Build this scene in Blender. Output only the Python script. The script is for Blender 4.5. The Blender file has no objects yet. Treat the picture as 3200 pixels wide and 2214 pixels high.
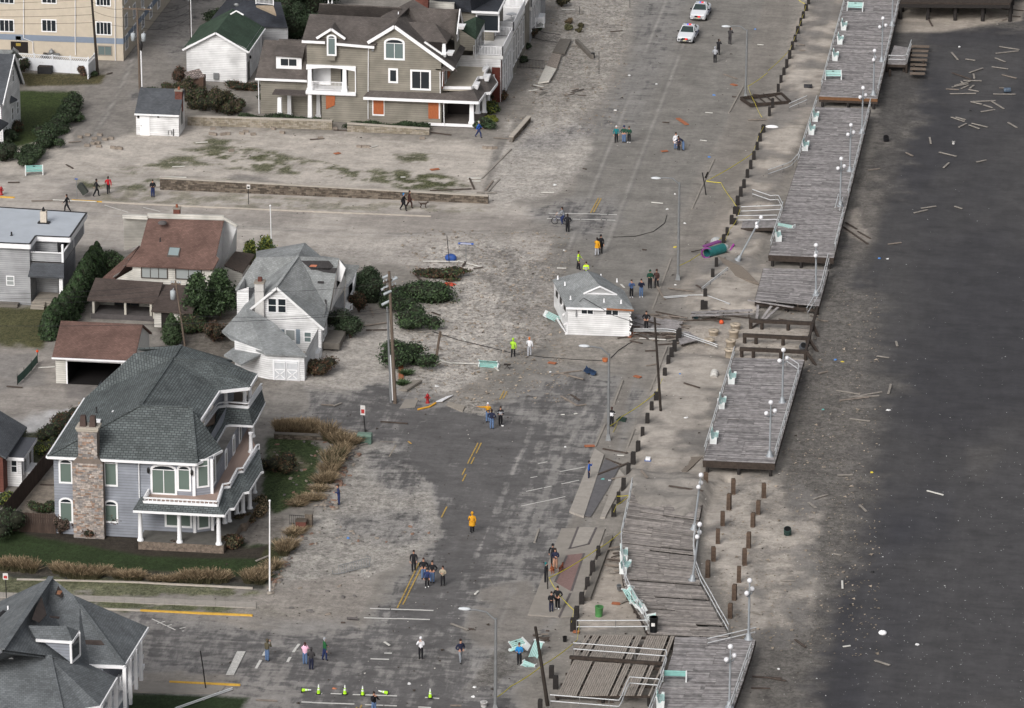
import bpy,bmesh,math,random
import numpy as np
from mathutils import Vector,Matrix,Euler
from mathutils.geometry import tessellate_polygon
random.seed(7);RNG=np.random.default_rng(7)
R=math.radians
SC=bpy.context.scene
# camera
CAM_H,PITCH,YAW,ROLL,FPX=148.0,R(18.8),R(7.5),0.004,15590.0
fwd=np.array([-math.sin(YAW)*math.cos(PITCH),math.cos(YAW)*math.cos(PITCH),-math.sin(PITCH)])
rt0=np.array([math.cos(YAW),math.sin(YAW),0.0]);dn0=np.cross(fwd,rt0)
cR,sR=math.cos(ROLL),math.sin(ROLL)
RT=cR*rt0-sR*dn0;DN=sR*rt0+cR*dn0
CAMP=np.array([0.0,0.0,CAM_H])
cam=bpy.data.cameras.new('camera');camo=bpy.data.objects.new('camera',cam)
SC.collection.objects.link(camo);SC.camera=camo
cam.sensor_width=36.0;cam.lens=FPX/3200*36;cam.clip_start=1.0;cam.clip_end=5000
m=Matrix.Identity(4)
for i in range(3):
 m[i][0]=RT[i];m[i][1]=-DN[i];m[i][2]=-fwd[i];m[i][3]=CAMP[i]
camo.matrix_world=m
# overcast sky and soft sun
SUN_EL,SUN_AZ=R(36),R(200)
w=bpy.data.worlds.new('World');SC.world=w;w.use_nodes=True
nt=w.node_tree;nt.nodes.clear()
out=nt.nodes.new('ShaderNodeOutputWorld');bg=nt.nodes.new('ShaderNodeBackground')
sky=nt.nodes.new('ShaderNodeTexSky');sky.sky_type='NISHITA';sky.sun_disc=False
sky.sun_elevation=SUN_EL;sky.sun_rotation=SUN_AZ;sky.air_density=1.0;sky.dust_density=6.0;sky.ozone_density=1.0
hs=nt.nodes.new('ShaderNodeHueSaturation');hs.inputs['Saturation'].default_value=0.28
nt.links.new(sky.outputs[0],hs.inputs['Color']);nt.links.new(hs.outputs[0],bg.inputs[0])
bg.inputs[1].default_value=0.13;nt.links.new(bg.outputs[0],out.inputs[0])
sl=bpy.data.lights.new('sun','SUN');sl.energy=1.4;sl.angle=R(25);sl.color=(1.0,0.985,0.96)
so=bpy.data.objects.new('sun',sl);SC.collection.objects.link(so)
sd=Vector((math.sin(SUN_AZ)*math.cos(SUN_EL),math.cos(SUN_AZ)*math.cos(SUN_EL),math.sin(SUN_EL)))
so.rotation_euler=sd.to_track_quat('Z','Y').to_euler()
vs=SC.view_settings
vs.view_transform='Standard';vs.look='None';vs.exposure=-0.02;vs.gamma=1.0;vs.use_curve_mapping=False
# from a spot in the photograph to a point in the place
def ray(p):return fwd+RT*((p[0]-1600)/FPX)+DN*((p[1]-1107)/FPX)
def Z(p,z=0.0):
 r=ray(p);return CAMP+r*((z-CAM_H)/r[2])
def Yp(p,y):
 r=ray(p);return CAMP+r*(y/r[1])
def Xp(p,x):
 r=ray(p);return CAMP+r*(x/r[0])
def pix(q):
 v=np.asarray(q,float)-CAMP;zc=v@fwd
 return 1600+FPX*(v@RT)/zc,1107+FPX*(v@DN)/zc
def _crop(x0,y0):return lambda x,y:(x0+x/2.85,y0+y/2.85)
a1,a2,a3,a4=[_crop(x,0)for x in(0,800,1600,2400)]
b1,b2,b3,b4=[_crop(x,540)for x in(0,800,1600,2200)]
c1,c2,c3,c4=[_crop(x,1060)for x in(0,800,1600,2200)]
d1,d2,d3,d4=[_crop(x,1654)for x in(0,800,1600,2400)]
def o(x,y):return(x*1.38709,y*1.38709)
# materials
def lin(c):
 c=c/255.0
 return c/12.92 if c<=.04045 else((c+.055)/1.055)**2.4
def rgb(r,g,b):return(lin(r),lin(g),lin(b),1)
MATS={}
def mat(name,col,rough=.8,var=.12,scale=3.0,metal=0.0,spec=.3,kind=None,emit=0.0,k=None):
 if name in MATS:return MATS[name]
 mt=bpy.data.materials.new(name);mt.use_nodes=True;MATS[name]=mt
 n=mt.node_tree;bs=n.nodes['Principled BSDF'];L=n.links.new;N=n.nodes.new
 bs.inputs['Roughness'].default_value=rough;bs.inputs['Metallic'].default_value=metal
 bs.inputs['Specular IOR Level'].default_value=spec
 col=tuple(col)+((1,)if len(col)==3 else())
 dk=tuple(c*(1-var*1.6)for c in col[:3])+(1,);lt=tuple(min(1,c*(1+var))for c in col[:3])+(1,)
 tc=N('ShaderNodeTexCoord')
 if kind in('shingle','block','brick'):
  uv=tc.outputs['UV']
  br=N('ShaderNodeTexBrick');br.inputs['Color1'].default_value=dk;br.inputs['Color2'].default_value=lt
  bw,bh,mo,mc=k
  br.inputs['Brick Width'].default_value=bw;br.inputs['Row Height'].default_value=bh;br.inputs['Mortar Size'].default_value=mo
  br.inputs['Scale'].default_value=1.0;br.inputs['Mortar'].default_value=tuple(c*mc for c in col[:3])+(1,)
  br.inputs['Mortar Smooth'].default_value=.3;br.inputs['Bias'].default_value=0.0
  L(uv,br.inputs['Vector'])
  nz=N('ShaderNodeTexNoise');nz.inputs['Scale'].default_value=.6;nz.inputs['Detail'].default_value=6
  L(tc.outputs['Object'],nz.inputs['Vector'])
  mx=N('ShaderNodeMix');mx.data_type='RGBA';mx.blend_type='MULTIPLY';mx.inputs[0].default_value=1
  rp=N('ShaderNodeValToRGB');rp.color_ramp.elements[0].position=.3;rp.color_ramp.elements[0].color=(.72,.72,.72,1)
  rp.color_ramp.elements[1].position=.7;rp.color_ramp.elements[1].color=(1.15,1.15,1.15,1)
  L(nz.outputs['Fac'],rp.inputs[0]);L(br.outputs['Color'],mx.inputs[6]);L(rp.outputs[0],mx.inputs[7])
  L(mx.outputs[2],bs.inputs['Base Color'])
  bp=N('ShaderNodeBump');bp.inputs['Strength'].default_value=.5;bp.inputs['Distance'].default_value=.02;bp.invert=True
  L(br.outputs['Fac'],bp.inputs['Height']);L(bp.outputs[0],bs.inputs['Normal'])
  return mt
 nz=N('ShaderNodeTexNoise');nz.inputs['Scale'].default_value=scale;nz.inputs['Detail'].default_value=5
 nz.inputs['Roughness'].default_value=.65
 if kind=='grain':
  mp=N('ShaderNodeMapping');mp.inputs['Scale'].default_value=k
  L(tc.outputs['Object'],mp.inputs['Vector']);L(mp.outputs[0],nz.inputs['Vector'])
 else:L(tc.outputs['Object'],nz.inputs['Vector'])
 rp=N('ShaderNodeValToRGB');rp.color_ramp.elements[0].position=.32;rp.color_ramp.elements[0].color=dk
 rp.color_ramp.elements[1].position=.68;rp.color_ramp.elements[1].color=lt
 L(nz.outputs['Fac'],rp.inputs[0]);colout=rp.outputs[0]
 if kind in('leaf','isl','grain'):
  gi=N('ShaderNodeNewGeometry');hv=N('ShaderNodeHueSaturation')
  mr=N('ShaderNodeMapRange');mr.inputs[3].default_value=1-var*1.8;mr.inputs[4].default_value=1+var*1.6
  L(gi.outputs['Random Per Island'],mr.inputs[0]);L(mr.outputs[0],hv.inputs['Value'])
  L(colout,hv.inputs['Color']);colout=hv.outputs[0]
 L(colout,bs.inputs['Base Color'])
 if kind=='leaf':
  bs.inputs['Subsurface Weight'].default_value=0.0
 if emit:
  bs.inputs['Emission Color'].default_value=col;bs.inputs['Emission Strength'].default_value=emit
 return mt
def glass(name='window_glass',col=(.02,.025,.03),rough=.08):
 if name in MATS:return MATS[name]
 mt=bpy.data.materials.new(name);mt.use_nodes=True;MATS[name]=mt
 b=mt.node_tree.nodes['Principled BSDF'];b.inputs['Base Color'].default_value=(*col,1)
 b.inputs['Roughness'].default_value=rough;b.inputs['Specular IOR Level'].default_value=.5
 return mt
# object helpers
COL=SC.collection
def tag(ob,label=None,cat=None,group=None,kind=None):
 if label:ob['label']=label
 if cat:ob['category']=cat
 if group:ob['group']=group
 if kind:ob['kind']=kind
 return ob
def thing(name,label,cat,loc=(0,0,0),rz=0,group=None):
 e=bpy.data.objects.new(name,None);COL.objects.link(e)
 e.location=tuple(float(v)for v in loc);e.rotation_euler=(0,0,rz);e.empty_display_size=.3
 return tag(e,label,cat,group)
def copy_tree(ob,parent=None):
 c=ob.copy();COL.objects.link(c);c.parent=parent
 for ch in list(ob.children):copy_tree(ch,c)
 return c
def place(proto,used,loc,rz,label,group=None,rot=None,scl=None):
 c=proto if not used.get(proto.name)else copy_tree(proto)
 used[proto.name]=1
 c.location=tuple(float(v)for v in loc);c.rotation_euler=rot if rot else(0,0,rz)
 if scl:c.scale=(scl,)*3
 c['label']=label
 if group:c['group']=group
 return c
USED={}
ORD=['first','second','third','fourth','fifth','sixth','seventh','eighth','ninth','tenth','eleventh','twelfth','thirteenth',
       'fourteenth','fifteenth','sixteenth','seventeenth','eighteenth','nineteenth','twentieth','twenty-first','twenty-second',
       'twenty-third','twenty-fourth','twenty-fifth','twenty-sixth','twenty-seventh','twenty-eighth','twenty-ninth','thirtieth']
ORD+=[t+'-'+u for t in('thirty','forty','fifty','sixty','seventy','eighty','ninety')for u in ORD[:9]]
def V(*a):return np.array(a,float)
class MB:
 def __init__(s):s.v=[];s.f=[];s.m=[];s.uv=[];s.sm=[]
 def poly(s,pts,mi=0,uv=None,smooth=False):
  b=len(s.v);s.v+=[tuple(map(float,p))for p in pts];s.f.append(tuple(range(b,b+len(pts))));s.m.append(mi);s.sm.append(smooth)
  if uv is None:uv=planar_uv(pts)
  s.uv.append(uv);return s
 def raw(s,vs,fs,mi=0,smooth=False):
  b=len(s.v);s.v+=[tuple(map(float,p))for p in vs]
  for f in fs:
   s.f.append(tuple(b+i for i in f));s.m.append(mi);s.sm.append(smooth);s.uv.append(planar_uv([vs[i]for i in f]))
  return s
 def hexa(s,lo,hi,mi=0):
  n=len(lo);vs=list(lo)+list(hi)
  fs=[tuple(range(n))[::-1],tuple(range(n,2*n))]+[(i,(i+1)%n,n+(i+1)%n,n+i)for i in range(n)]
  return s.raw(vs,fs,mi)
 def box(s,x0,x1,y0,y1,z0,z1,mi=0):
  return s.hexa([(x0,y0,z0),(x1,y0,z0),(x1,y1,z0),(x0,y1,z0)],[(x0,y0,z1),(x1,y0,z1),(x1,y1,z1),(x0,y1,z1)],mi)
 def bar(s,a,b,wd,ht,mi=0,up=(0,0,1)):
  a=V(*a);b=V(*b);d=b-a;L_=np.linalg.norm(d)
  if L_<1e-6:return s
  d/=L_;u=V(*up)
  if abs(d@u)>.98:u=V(0,1,0)
  r=np.cross(d,u);r/=np.linalg.norm(r);u=np.cross(r,d)
  q=[(-.5,-.5),(.5,-.5),(.5,.5),(-.5,.5)]
  return s.hexa([a+r*wd*i+u*ht*j for i,j in q],[b+r*wd*i+u*ht*j for i,j in q],mi)
 def tube(s,pts,r,n=6,mi=0,caps=True,smooth=True):
  pts=[V(*p)for p in pts];rr=r if hasattr(r,'__len__')else[r]*len(pts)
  rings=[];pu=None
  for i,p in enumerate(pts):
   d=pts[min(i+1,len(pts)-1)]-pts[max(i-1,0)];d/=(np.linalg.norm(d)+1e-9)
   u=V(0,0,1)if abs(d[2])<.9 else V(1,0,0)
   if pu is not None:u=pu
   x=np.cross(d,u);x/=(np.linalg.norm(x)+1e-9);u2=np.cross(x,d);pu=u2
   rings.append([p+rr[i]*(x*math.cos(2*math.pi*j/n)+u2*math.sin(2*math.pi*j/n))for j in range(n)])
  vs=[q for rg in rings for q in rg];fs=[]
  for i in range(len(rings)-1):
   for j in range(n):fs.append((i*n+j,i*n+(j+1)%n,(i+1)*n+(j+1)%n,(i+1)*n+j))
  s.raw(vs,fs,mi,smooth)
  if caps:
   s.raw(rings[0],[tuple(range(n))[::-1]],mi);s.raw(rings[-1],[tuple(range(n))],mi)
  return s
 def lathe(s,prof,n=12,c=(0,0,0),mi=0,smooth=True):
  vs=[];fs=[];k=len(prof)
  for r,z in prof:
   for j in range(n):vs.append((c[0]+r*math.cos(2*math.pi*j/n),c[1]+r*math.sin(2*math.pi*j/n),c[2]+z))
  for i in range(k-1):
   for j in range(n):fs.append((i*n+j,i*n+(j+1)%n,(i+1)*n+(j+1)%n,(i+1)*n+j))
  s.raw(vs,fs,mi,smooth)
  if prof[0][0]>1e-3:s.raw(vs[:n],[tuple(range(n))[::-1]],mi)
  if prof[-1][0]>1e-3:s.raw(vs[-n:],[tuple(range(n))],mi)
  return s
 def ball(s,c,r,n=10,k=7,mi=0):
  rx,ry,rz=r if hasattr(r,'__len__')else(r,r,r)
  vs=[];fs=[]
  for i in range(k+1):
   t=math.pi*i/k
   for j in range(n):vs.append((c[0]+rx*math.sin(t)*math.cos(2*math.pi*j/n),c[1]+ry*math.sin(t)*math.sin(2*math.pi*j/n),c[2]-rz*math.cos(t)))
  for i in range(k):
   for j in range(n):fs.append((i*n+j,i*n+(j+1)%n,(i+1)*n+(j+1)%n,(i+1)*n+j))
  return s.raw(vs,fs,mi,True)
 def slab(s,pts,th,mi=0,mside=None,msub=None):
  pts=[V(*p)for p in pts]
  nrm=np.zeros(3)
  for i in range(len(pts)):nrm+=np.cross(pts[i]-pts[0],pts[(i+1)%len(pts)]-pts[0])
  if nrm[2]<0:pts=pts[::-1]
  lo=[p-V(0,0,th)for p in pts];n=len(pts);nl=nrm if nrm[2]>=0 else-nrm;o0=pts[0];e_u=np.cross(V(0,0,1),nl);hh_=np.linalg.norm(e_u);e_u=e_u/hh_ if hh_>.12*np.linalg.norm(nl)else V(1,0,0);e_v=np.cross(nl/np.linalg.norm(nl),e_u);uv=[(float(p@e_u),float(p@e_v))for p in pts]
  if n==3:tris=[(0,1,2)]
  else:
   up=lambda t:np.cross(pts[t[1]]-pts[t[0]],pts[t[2]]-pts[t[0]])[2]
   tris=[t if up(t)>0 else t[::-1]for t in tessellate_polygon([[Vector((p[0],p[1],0))for p in pts]])]
  for t in tris:
   s.poly([pts[i]for i in t],mi,[uv[i]for i in t]);s.poly([lo[i]for i in t[::-1]],mi if msub is None else msub)
  for i in range(n):s.poly([lo[i],lo[(i+1)%n],pts[(i+1)%n],pts[i]],mi if mside is None else mside)
  return s
 def build(s,name,mats,parent=None,**tg):
  me=bpy.data.meshes.new(name)
  off=V(0,0,0)
  if parent is not None:
   pp=parent
   while pp is not None:off=off+V(*pp.location);pp=pp.parent
  vs=(np.array(s.v,float).reshape(-1,3)-off)
  me.from_pydata(vs.tolist(),[],s.f)
  mats=mats if isinstance(mats,(list,tuple))else[mats]
  for q in mats:me.materials.append(q)
  me.polygons.foreach_set('material_index',np.array(s.m,dtype=np.int32))
  me.polygons.foreach_set('use_smooth',np.array(s.sm,dtype=bool))
  ul=me.uv_layers.new(name='UVMap')
  ul.data.foreach_set('uv',np.array([c for f in s.uv for p in f for c in p],dtype=np.float32))
  me.update()
  ob=bpy.data.objects.new(name,me);COL.objects.link(ob);ob.parent=parent
  return tag(ob,**tg)
def planar_uv(pts):
 (x0,y0,z0),(x1,y1,z1),(x2,y2,z2)=pts[0],pts[1],pts[2]
 ax,ay,az=x1-x0,y1-y0,z1-z0;bx,by,bz=x2-x0,y2-y0,z2-z0
 nx,ny,nz=ay*bz-az*by,az*bx-ax*bz,ax*by-ay*bx;h=math.sqrt(nx*nx+ny*ny);l_=math.sqrt(h*h+nz*nz)
 if l_<1e-12 or h<.25*l_:return[(p[0],p[1])for p in pts]
 ux,uy=-ny/h,nx/h;vx,vy,vz=-uy*nz/l_ if False else(ny*0-nz*uy)/l_,(nz*ux)/l_,(nx*uy-ny*ux)/l_
 return[(p[0]*ux+p[1]*uy,p[0]*vx+p[1]*vy+p[2]*vz)for p in pts]

# the ground: one sheet of storm-washed sand, asphalt and beach
def vnoise(x,y,s,seed):
 g=np.random.default_rng(seed).random((256,256));x=x/s;y=y/s
 xi=np.floor(x).astype(int);yi=np.floor(y).astype(int);fx=x-xi;fy=y-yi
 fx=fx*fx*(3-2*fx);fy=fy*fy*(3-2*fy);a=lambda i,j:g[(xi+i)%256,(yi+j)%256]
 return(a(0,0)*(1-fx)+a(1,0)*fx)*(1-fy)+(a(0,1)*(1-fx)+a(1,1)*fx)*fy
def fbm(x,y,s,seed,n=4):
 t=0;amp=.5;tot=0
 for i in range(n):
  t=t+amp*vnoise(x+17.3*i,y-9.1*i,s,seed+i);tot+=amp;amp*=.55;s*=.5
 return t/tot*2-1
def poly_sd(px,py,poly):
 d=np.full(px.shape,1e9);ins=np.zeros(px.shape,bool);n=len(poly)
 for i in range(n):
  x0,y0=poly[i];x1,y1=poly[(i+1)%n];ex,ey=x1-x0,y1-y0
  t=np.clip(((px-x0)*ex+(py-y0)*ey)/(ex*ex+ey*ey+1e-9),0,1)
  d=np.minimum(d,(px-x0-t*ex)**2+(py-y0-t*ey)**2)
  c=((y0>py)!=(y1>py))&(px<(x1-x0)*(py-y0)/(y1-y0+1e-12)+x0);ins^=c
 d=np.sqrt(d);return np.where(ins,d,-d)
gx=np.concatenate([[-1500,-600,-300,-200],np.arange(-150,12,.3),[60,200,700,1600]])
gy=np.concatenate([[-300,100,250,310],np.arange(330,592,.4),[640,800,1300,2600]])
GX,GY=np.meshgrid(gx,gy,indexing='ij');fxx=GX.ravel();fyy=GY.ravel()
pp=np.stack([fxx,fyy,np.zeros_like(fxx)],1)-CAMP;zc=pp@fwd;zc=np.where(zc<50,50,zc)
QX=(1600+FPX*(pp@RT)/zc)/1.38709;QY=(1107+FPX*(pp@DN)/zc)/1.38709          # where each spot lies in the photograph survey
n1=fbm(fxx,fyy,9,11);n2=fbm(fxx,fyy,3,23);n3=fbm(fxx,fyy*.35,4.5,37);n4=fbm(fxx,fyy,1.2,51);n5=fbm(fxx,fyy*.25,14,61)
SAND=(170,157,143);DIRT=(128,119,109);ASPH=(98,94,92);WET=(60,58,63);GRASS=(62,71,44);DUST=(143,132,120);PALE=(158,150,141)
colr=np.tile(np.array([lin(v)for v in(136,131,125)]),(len(fxx),1));rub=np.full(len(fxx),.14);grs=np.zeros(len(fxx));asp=np.zeros(len(fxx));wet=np.zeros(len(fxx));hgt=np.zeros(len(fxx))
def paint(poly,col,soft=14,amt=1.0,r=None,g=0.0,wt=0.0,rag=18,h=None,thr=0.0,nz=None,a=None):
 pa=np.array(poly,float);mg_=soft+rag*1.6+2
 idx=np.nonzero((QX>pa[:,0].min()-mg_)&(QX<pa[:,0].max()+mg_)&(QY>pa[:,1].min()-mg_)&(QY<pa[:,1].max()+mg_))[0]
 d=poly_sd(QX[idx],QY[idx],poly)+rag*(n2[idx]*.6+n4[idx]*.4+n1[idx]*.5)
 k=np.clip(d/soft+.5,0,1);k=k*k*(3-2*k)*amt
 if nz is not None:k=k*np.clip(((nz[idx]if hasattr(nz,'__len__')else nz)+thr)*3+.5,0,1)
 asp[idx]=asp[idx]*(1-k)+(a or 0)*k
 if a is not None and a<1:col=(col[0]+a*26,col[1]+a*25,col[2]+a*24)
 gr_=sum(col)/3;ds=1.0 if g>.3 else .52;c=np.array([lin(min(255,(gr_+(v-gr_)*ds)*(1.10 if wt<.05 else 1.02)))for v in col]);colr[idx]=colr[idx]*(1-k[:,None])+c*k[:,None]
 if r is not None:rub[idx]=rub[idx]*(1-k)+r*k
 grs[idx]=grs[idx]*(1-k)+g*k;wet[idx]=wet[idx]*(1-k)+wt*k
 if h is not None:hgt[idx]=hgt[idx]*(1-k)+h*k
BIG=[(-4000,-3000),(6000,-3000),(6000,6000),(-4000,6000)]
paint(BIG,DIRT,amt=.5,nz=n1)
# vacant lot and upper side street
paint([(-200,280),(420,285),(760,305),(1130,325),(1090,440),(350,400),(-200,400)],SAND,20,.92,.15)
paint([(-200,395),(360,400),(1100,445),(1190,455),(1230,490),(900,560),(300,560),(-200,540)],(164,152,140),16,.95,.06)
paint([(-100,420),(150,425),(460,460),(1180,485),(1230,520),(900,530),(500,500),(190,470)],(138,127,117),20,.8,.1,nz=n3,thr=.25)
paint([(40,395),(200,415),(190,440),(60,430)],(120,112,106),16,.8,nz=n3,thr=.2)
paint([(700,540),(1000,535),(1200,520),(1260,560),(1180,620),(900,600),(720,575)],(162,151,140),22,.8,.35)
for pl in([(240,385),(400,352),(600,345),(760,372),(900,385),(1000,400),(1060,425),(900,420),(720,395),(560,385),(420,372),(300,392)],[(400,335),(520,325),(640,345),(560,362),(440,352)],[(850,395),(1000,395),(1060,420),(1040,432),(900,425)],[(890,350),(980,345),(960,365),(900,365)],[(455,305),(560,318),(500,330),(430,325)],[(330,405),(520,408),(540,418),(330,412)],[(170,405),(330,415),(330,428),(180,420)]):
 paint(pl,(86,87,62),12,.85,.5,1.0,nz=n4+n3*.5,thr=.05,rag=10)
paint([(300,425),(1080,470),(1100,478),(560,470),(170,448)],(104,101,80),6,.5,.4,.5,nz=n4,rag=5)
paint([(400,395),(560,402),(760,422),(740,432),(520,415),(380,405)],(112,105,100),12,.7,nz=n3,thr=.2)
# alley at upper left, driveway
paint([(190,180),(300,120),(360,0),(600,-60),(470,20),(400,180),(310,230),(305,300),(150,345),(180,250)],(124,116,108),16,.95,.15)
paint([(330,60),(420,-20),(560,-40),(450,60),(400,150)],(112,107,103),30,.8,.1,a=.45)
paint([(285,208),(395,196),(400,218),(300,224)],(104,100,98),20,.85,.1,rag=12,a=.8)
paint([(20,205),(170,206),(178,250),(90,318),(20,335)],(60,72,40),8,1,.3,1,rag=4)
paint([(40,165),(240,168),(225,190),(60,196)],(82,76,54),6,1,.3,.9,rag=4)
paint([(30,245),(130,250),(60,330),(30,340)],(60,70,40),8,.6,.3,1,rag=6)
# yards of the middle row
paint([(-60,690),(130,690),(95,790),(-60,780)],(78,76,50),12,.95,.3,.9,rag=8)
paint([(-100,770),(120,790),(330,860),(320,900),(140,980),(-100,1000)],(140,129,119),14,.95,.15)
paint([(-60,800),(60,795),(120,860),(40,880),(-60,870)],(118,112,108),16,.7,.1,nz=n2,thr=.2)
paint([(120,840),(300,855),(240,920),(150,900)],(108,101,97),14,.8,.1,nz=n3,thr=.3)
paint([(-60,910),(160,920),(140,985),(-60,990)],(170,168,170),10,.8,.1,nz=n3,thr=-.1)
paint([(0,985),(180,950),(120,1030),(50,1060),(0,1050)],(58,60,40),10,.9,.5,.9)
paint([(60,1090),(130,1075),(120,1170),(40,1170)],(134,117,98),8,.9,.3,rag=4)
paint([(500,690),(700,780),(700,860),(560,880),(360,770),(340,700)],(92,82,70),12,.8,.6)
# lawn and verge of the lower row
paint([(-100,1180),(150,1190),(640,1230),(640,1300),(500,1310),(-100,1275)],(44,57,33),6,1,.2,1,rag=3)
paint([(30,1180),(330,1185),(560,1235),(610,1225),(600,1260),(330,1255),(60,1205)],(60,47,41),8,.9,.4,rag=6)
paint([(-100,1262),(600,1300),(590,1325),(-100,1290)],(74,64,50),6,.9,.6,rag=4)
paint([(-100,1290),(590,1312),(600,1328),(-100,1308)],(58,58,50),5,.95,.4,rag=2)
paint([(-100,1305),(300,1315),(640,1332),(700,1355),(640,1345),(-100,1335)],(98,99,76),8,.9,.5,.8,nz=n4+.4)
paint([(180,1352),(640,1362),(790,1378),(640,1392),(200,1370)],(86,90,62),8,.85,.5,.8,nz=n4,thr=.3)
paint([(560,1340),(780,1340),(820,1380),(640,1385)],(150,138,126),14,.8,.3)
paint([(600,985),(700,990),(725,1010),(700,1120),(620,1160),(590,1130)],(64,76,48),8,1,.5,1,rag=5)
paint([(600,1000),(640,1000),(690,1050),(620,1080)],(120,114,96),14,.7,.4,.5,nz=n2,thr=.1)
paint([(590,1170),(650,1150),(640,1210),(560,1230),(540,1200)],(110,101,92),10,.9,.4)
paint([(620,1200),(640,1230),(600,1320),(560,1310)],(66,66,44),8,.8,.6,.8)
# ocean avenue, upper reach
paint([(1420,-80),(1830,-80),(1560,420),(1430,760),(1330,900),(1090,900),(1250,560),(1330,330),(1430,100)],(118,112,104),22,.95,.1)
paint([(1440,-60),(1570,-60),(1500,160),(1430,300),(1330,300),(1420,120)],(112,108,104),60,.75,.1,a=.5)
paint([(1270,-60),(1430,-60),(1420,90),(1370,200),(1290,290),(1215,300),(1180,200),(1230,110)],(146,137,126),24,.95,.65,rag=26)
paint([(1150,270),(1290,260),(1330,330),(1270,430),(1140,470),(1095,440)],(160,150,139),24,.95,.45,rag=26)
paint([(1190,300),(1330,270),(1340,300),(1250,340),(1160,345)],(118,113,110),30,.7,.5,a=.5)
paint([(1115,325),(1180,280),(1195,255),(1160,270),(1095,430),(1085,445)],(116,109,102),8,.8,.2,rag=6)
paint([(1190,462),(1390,440),(1400,500),(1330,530),(1200,500)],(110,106,103),40,.8,.05,a=.72)
paint([(950,555),(1120,540),(1250,620),(1240,760),(1120,830),(1000,885),(880,880),(800,830),(900,700),(960,640)],(166,156,145),26,.95,.7,rag=24)
paint([(700,760),(860,740),(930,860),(900,905),(640,880)],(158,148,137),20,.95,.4)
paint([(1040,560),(1160,560),(1210,700),(1160,740)],(122,114,106),20,.55,.8,nz=n2,thr=.1)
paint([(1190,600),(1290,560),(1240,760),(1130,860),(1090,820),(1200,700)],(120,111,102),24,.6,.6,nz=n2,thr=.2)
paint([(1250,760),(1440,750),(1480,790),(1380,830),(1230,820)],(140,129,116),20,.8,.35)
# lower asphalt
paint([(880,890),(1090,905),(1240,850),(1420,830),(1450,880),(1330,1150),(1240,1420),(1120,1640),(700,1640),(860,1330),(990,1210),(960,1120),(870,1060),(830,960)],(112,108,104),50,.97,.06,rag=30,a=.62)
paint([(900,930),(1080,935),(1220,960),(1120,1200),(1020,1420),(880,1420),(985,1240),(1000,1120),(930,1040)],(104,101,99),60,.85,.04,rag=26,a=.92)
paint([(1080,1320),(1190,1300),(1240,1400),(1180,1470),(1110,1480),(1050,1420)],(118,109,100),18,.85,.15,nz=n2,thr=.35)
paint([(1130,1440),(1230,1450),(1220,1500),(1130,1530),(1040,1580),(1000,1600),(1060,1540)],(100,93,86),14,.8,.7,nz=n4+.1,thr=.2)
paint([(640,870),(900,890),(900,990),(700,975),(600,930)],(116,111,106),30,.9,.15,a=.45)
paint([(700,905),(890,900),(1000,930),(1010,960),(870,990),(720,950)],(108,104,101),30,.85,.08,a=.72)
paint([(830,860),(900,870),(885,905),(795,895)],(108,104,101),20,.85,.1,a=.8)
paint([(590,860),(680,860),(700,925),(600,940)],(128,119,109),12,.8,.2)
paint([(1000,900),(1100,905),(1115,935),(1060,930)],(140,130,118),8,.8,.8)
paint([(770,1010),(880,1000),(960,1090),(1000,1200),(860,1290),(700,1340),(620,1330),(640,1250),(700,1180),(740,1090)],(146,138,128),22,.95,.6,rag=20)
paint([(820,1010),(900,1010),(960,1100),(900,1120),(820,1060)],(112,108,104),40,.8,.3,a=.7)
paint([(760,1160),(960,1150),(1000,1200),(900,1230),(760,1200)],(114,110,107),40,.7,.4,a=.6)
paint([(610,1320),(800,1290),(850,1330),(770,1420),(600,1400),(500,1380)],(136,125,114),18,.9,.3)
# lower side street
paint([(300,1375),(640,1395),(800,1400),(830,1470),(760,1640),(300,1640),(240,1450)],(118,112,107),24,.95,.1,rag=14,a=.42)
paint([(330,1400),(600,1410),(640,1470),(540,1520),(330,1510)],(106,102,99),40,.8,.06,a=.62)
paint([(640,1440),(840,1430),(850,1530),(760,1560),(640,1540)],(104,100,98),40,.8,.06,a=.75)
paint([(300,1515),(500,1510),(560,1530),(500,1545),(300,1540)],(142,130,116),14,.8,.1,nz=n3,thr=.2)
paint([(420,1385),(780,1395),(800,1430),(560,1425)],(134,123,111),14,.7,.1,nz=n3,thr=.1)
paint([(700,1530),(860,1525),(1180,1575),(1160,1640),(640,1640)],(104,100,98),40,.8,.06,a=.75)
paint([(240,1560),(560,1572),(520,1640),(240,1640)],(42,54,33),6,1,.3,1,rag=3)
# promenade between the kerb and the posts, sand below the boardwalk
paint([(1720,0),(1810,-60),(1650,420),(1560,600),(1470,760),(1420,880),(1390,1010),(1290,1240),(1210,1430),(1185,1400),(1280,1180),(1360,950),(1420,800),(1500,620),(1600,400),(1650,240)],(122,113,103),10,.95,.1,rag=6)
paint([(1830,-60),(1990,-60),(1850,220),(1760,420),(1700,600),(1600,640),(1600,520),(1680,380),(1770,150)],(152,137,121),18,.9,.05,rag=12,h=.25)
paint([(1830,-20),(1880,0),(1850,120),(1800,220),(1740,260),(1790,120)],(124,114,104),16,.8,.1,nz=n2,thr=.3)
paint([(1690,250),(1750,270),(1650,470),(1590,560),(1640,380)],(120,110,99),18,.8,.05,nz=n2,thr=.3)
paint([(1580,600),(1740,590),(1710,700),(1560,720),(1540,650)],(140,127,113),18,.9,.08,h=.2)
paint([(1590,690),(1700,680),(1700,720),(1600,720)],(175,158,139),12,.9,.02)
paint([(1540,740),(1830,730),(1830,830),(1640,830),(1520,810)],(162,147,131),16,.9,.3)
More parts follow.
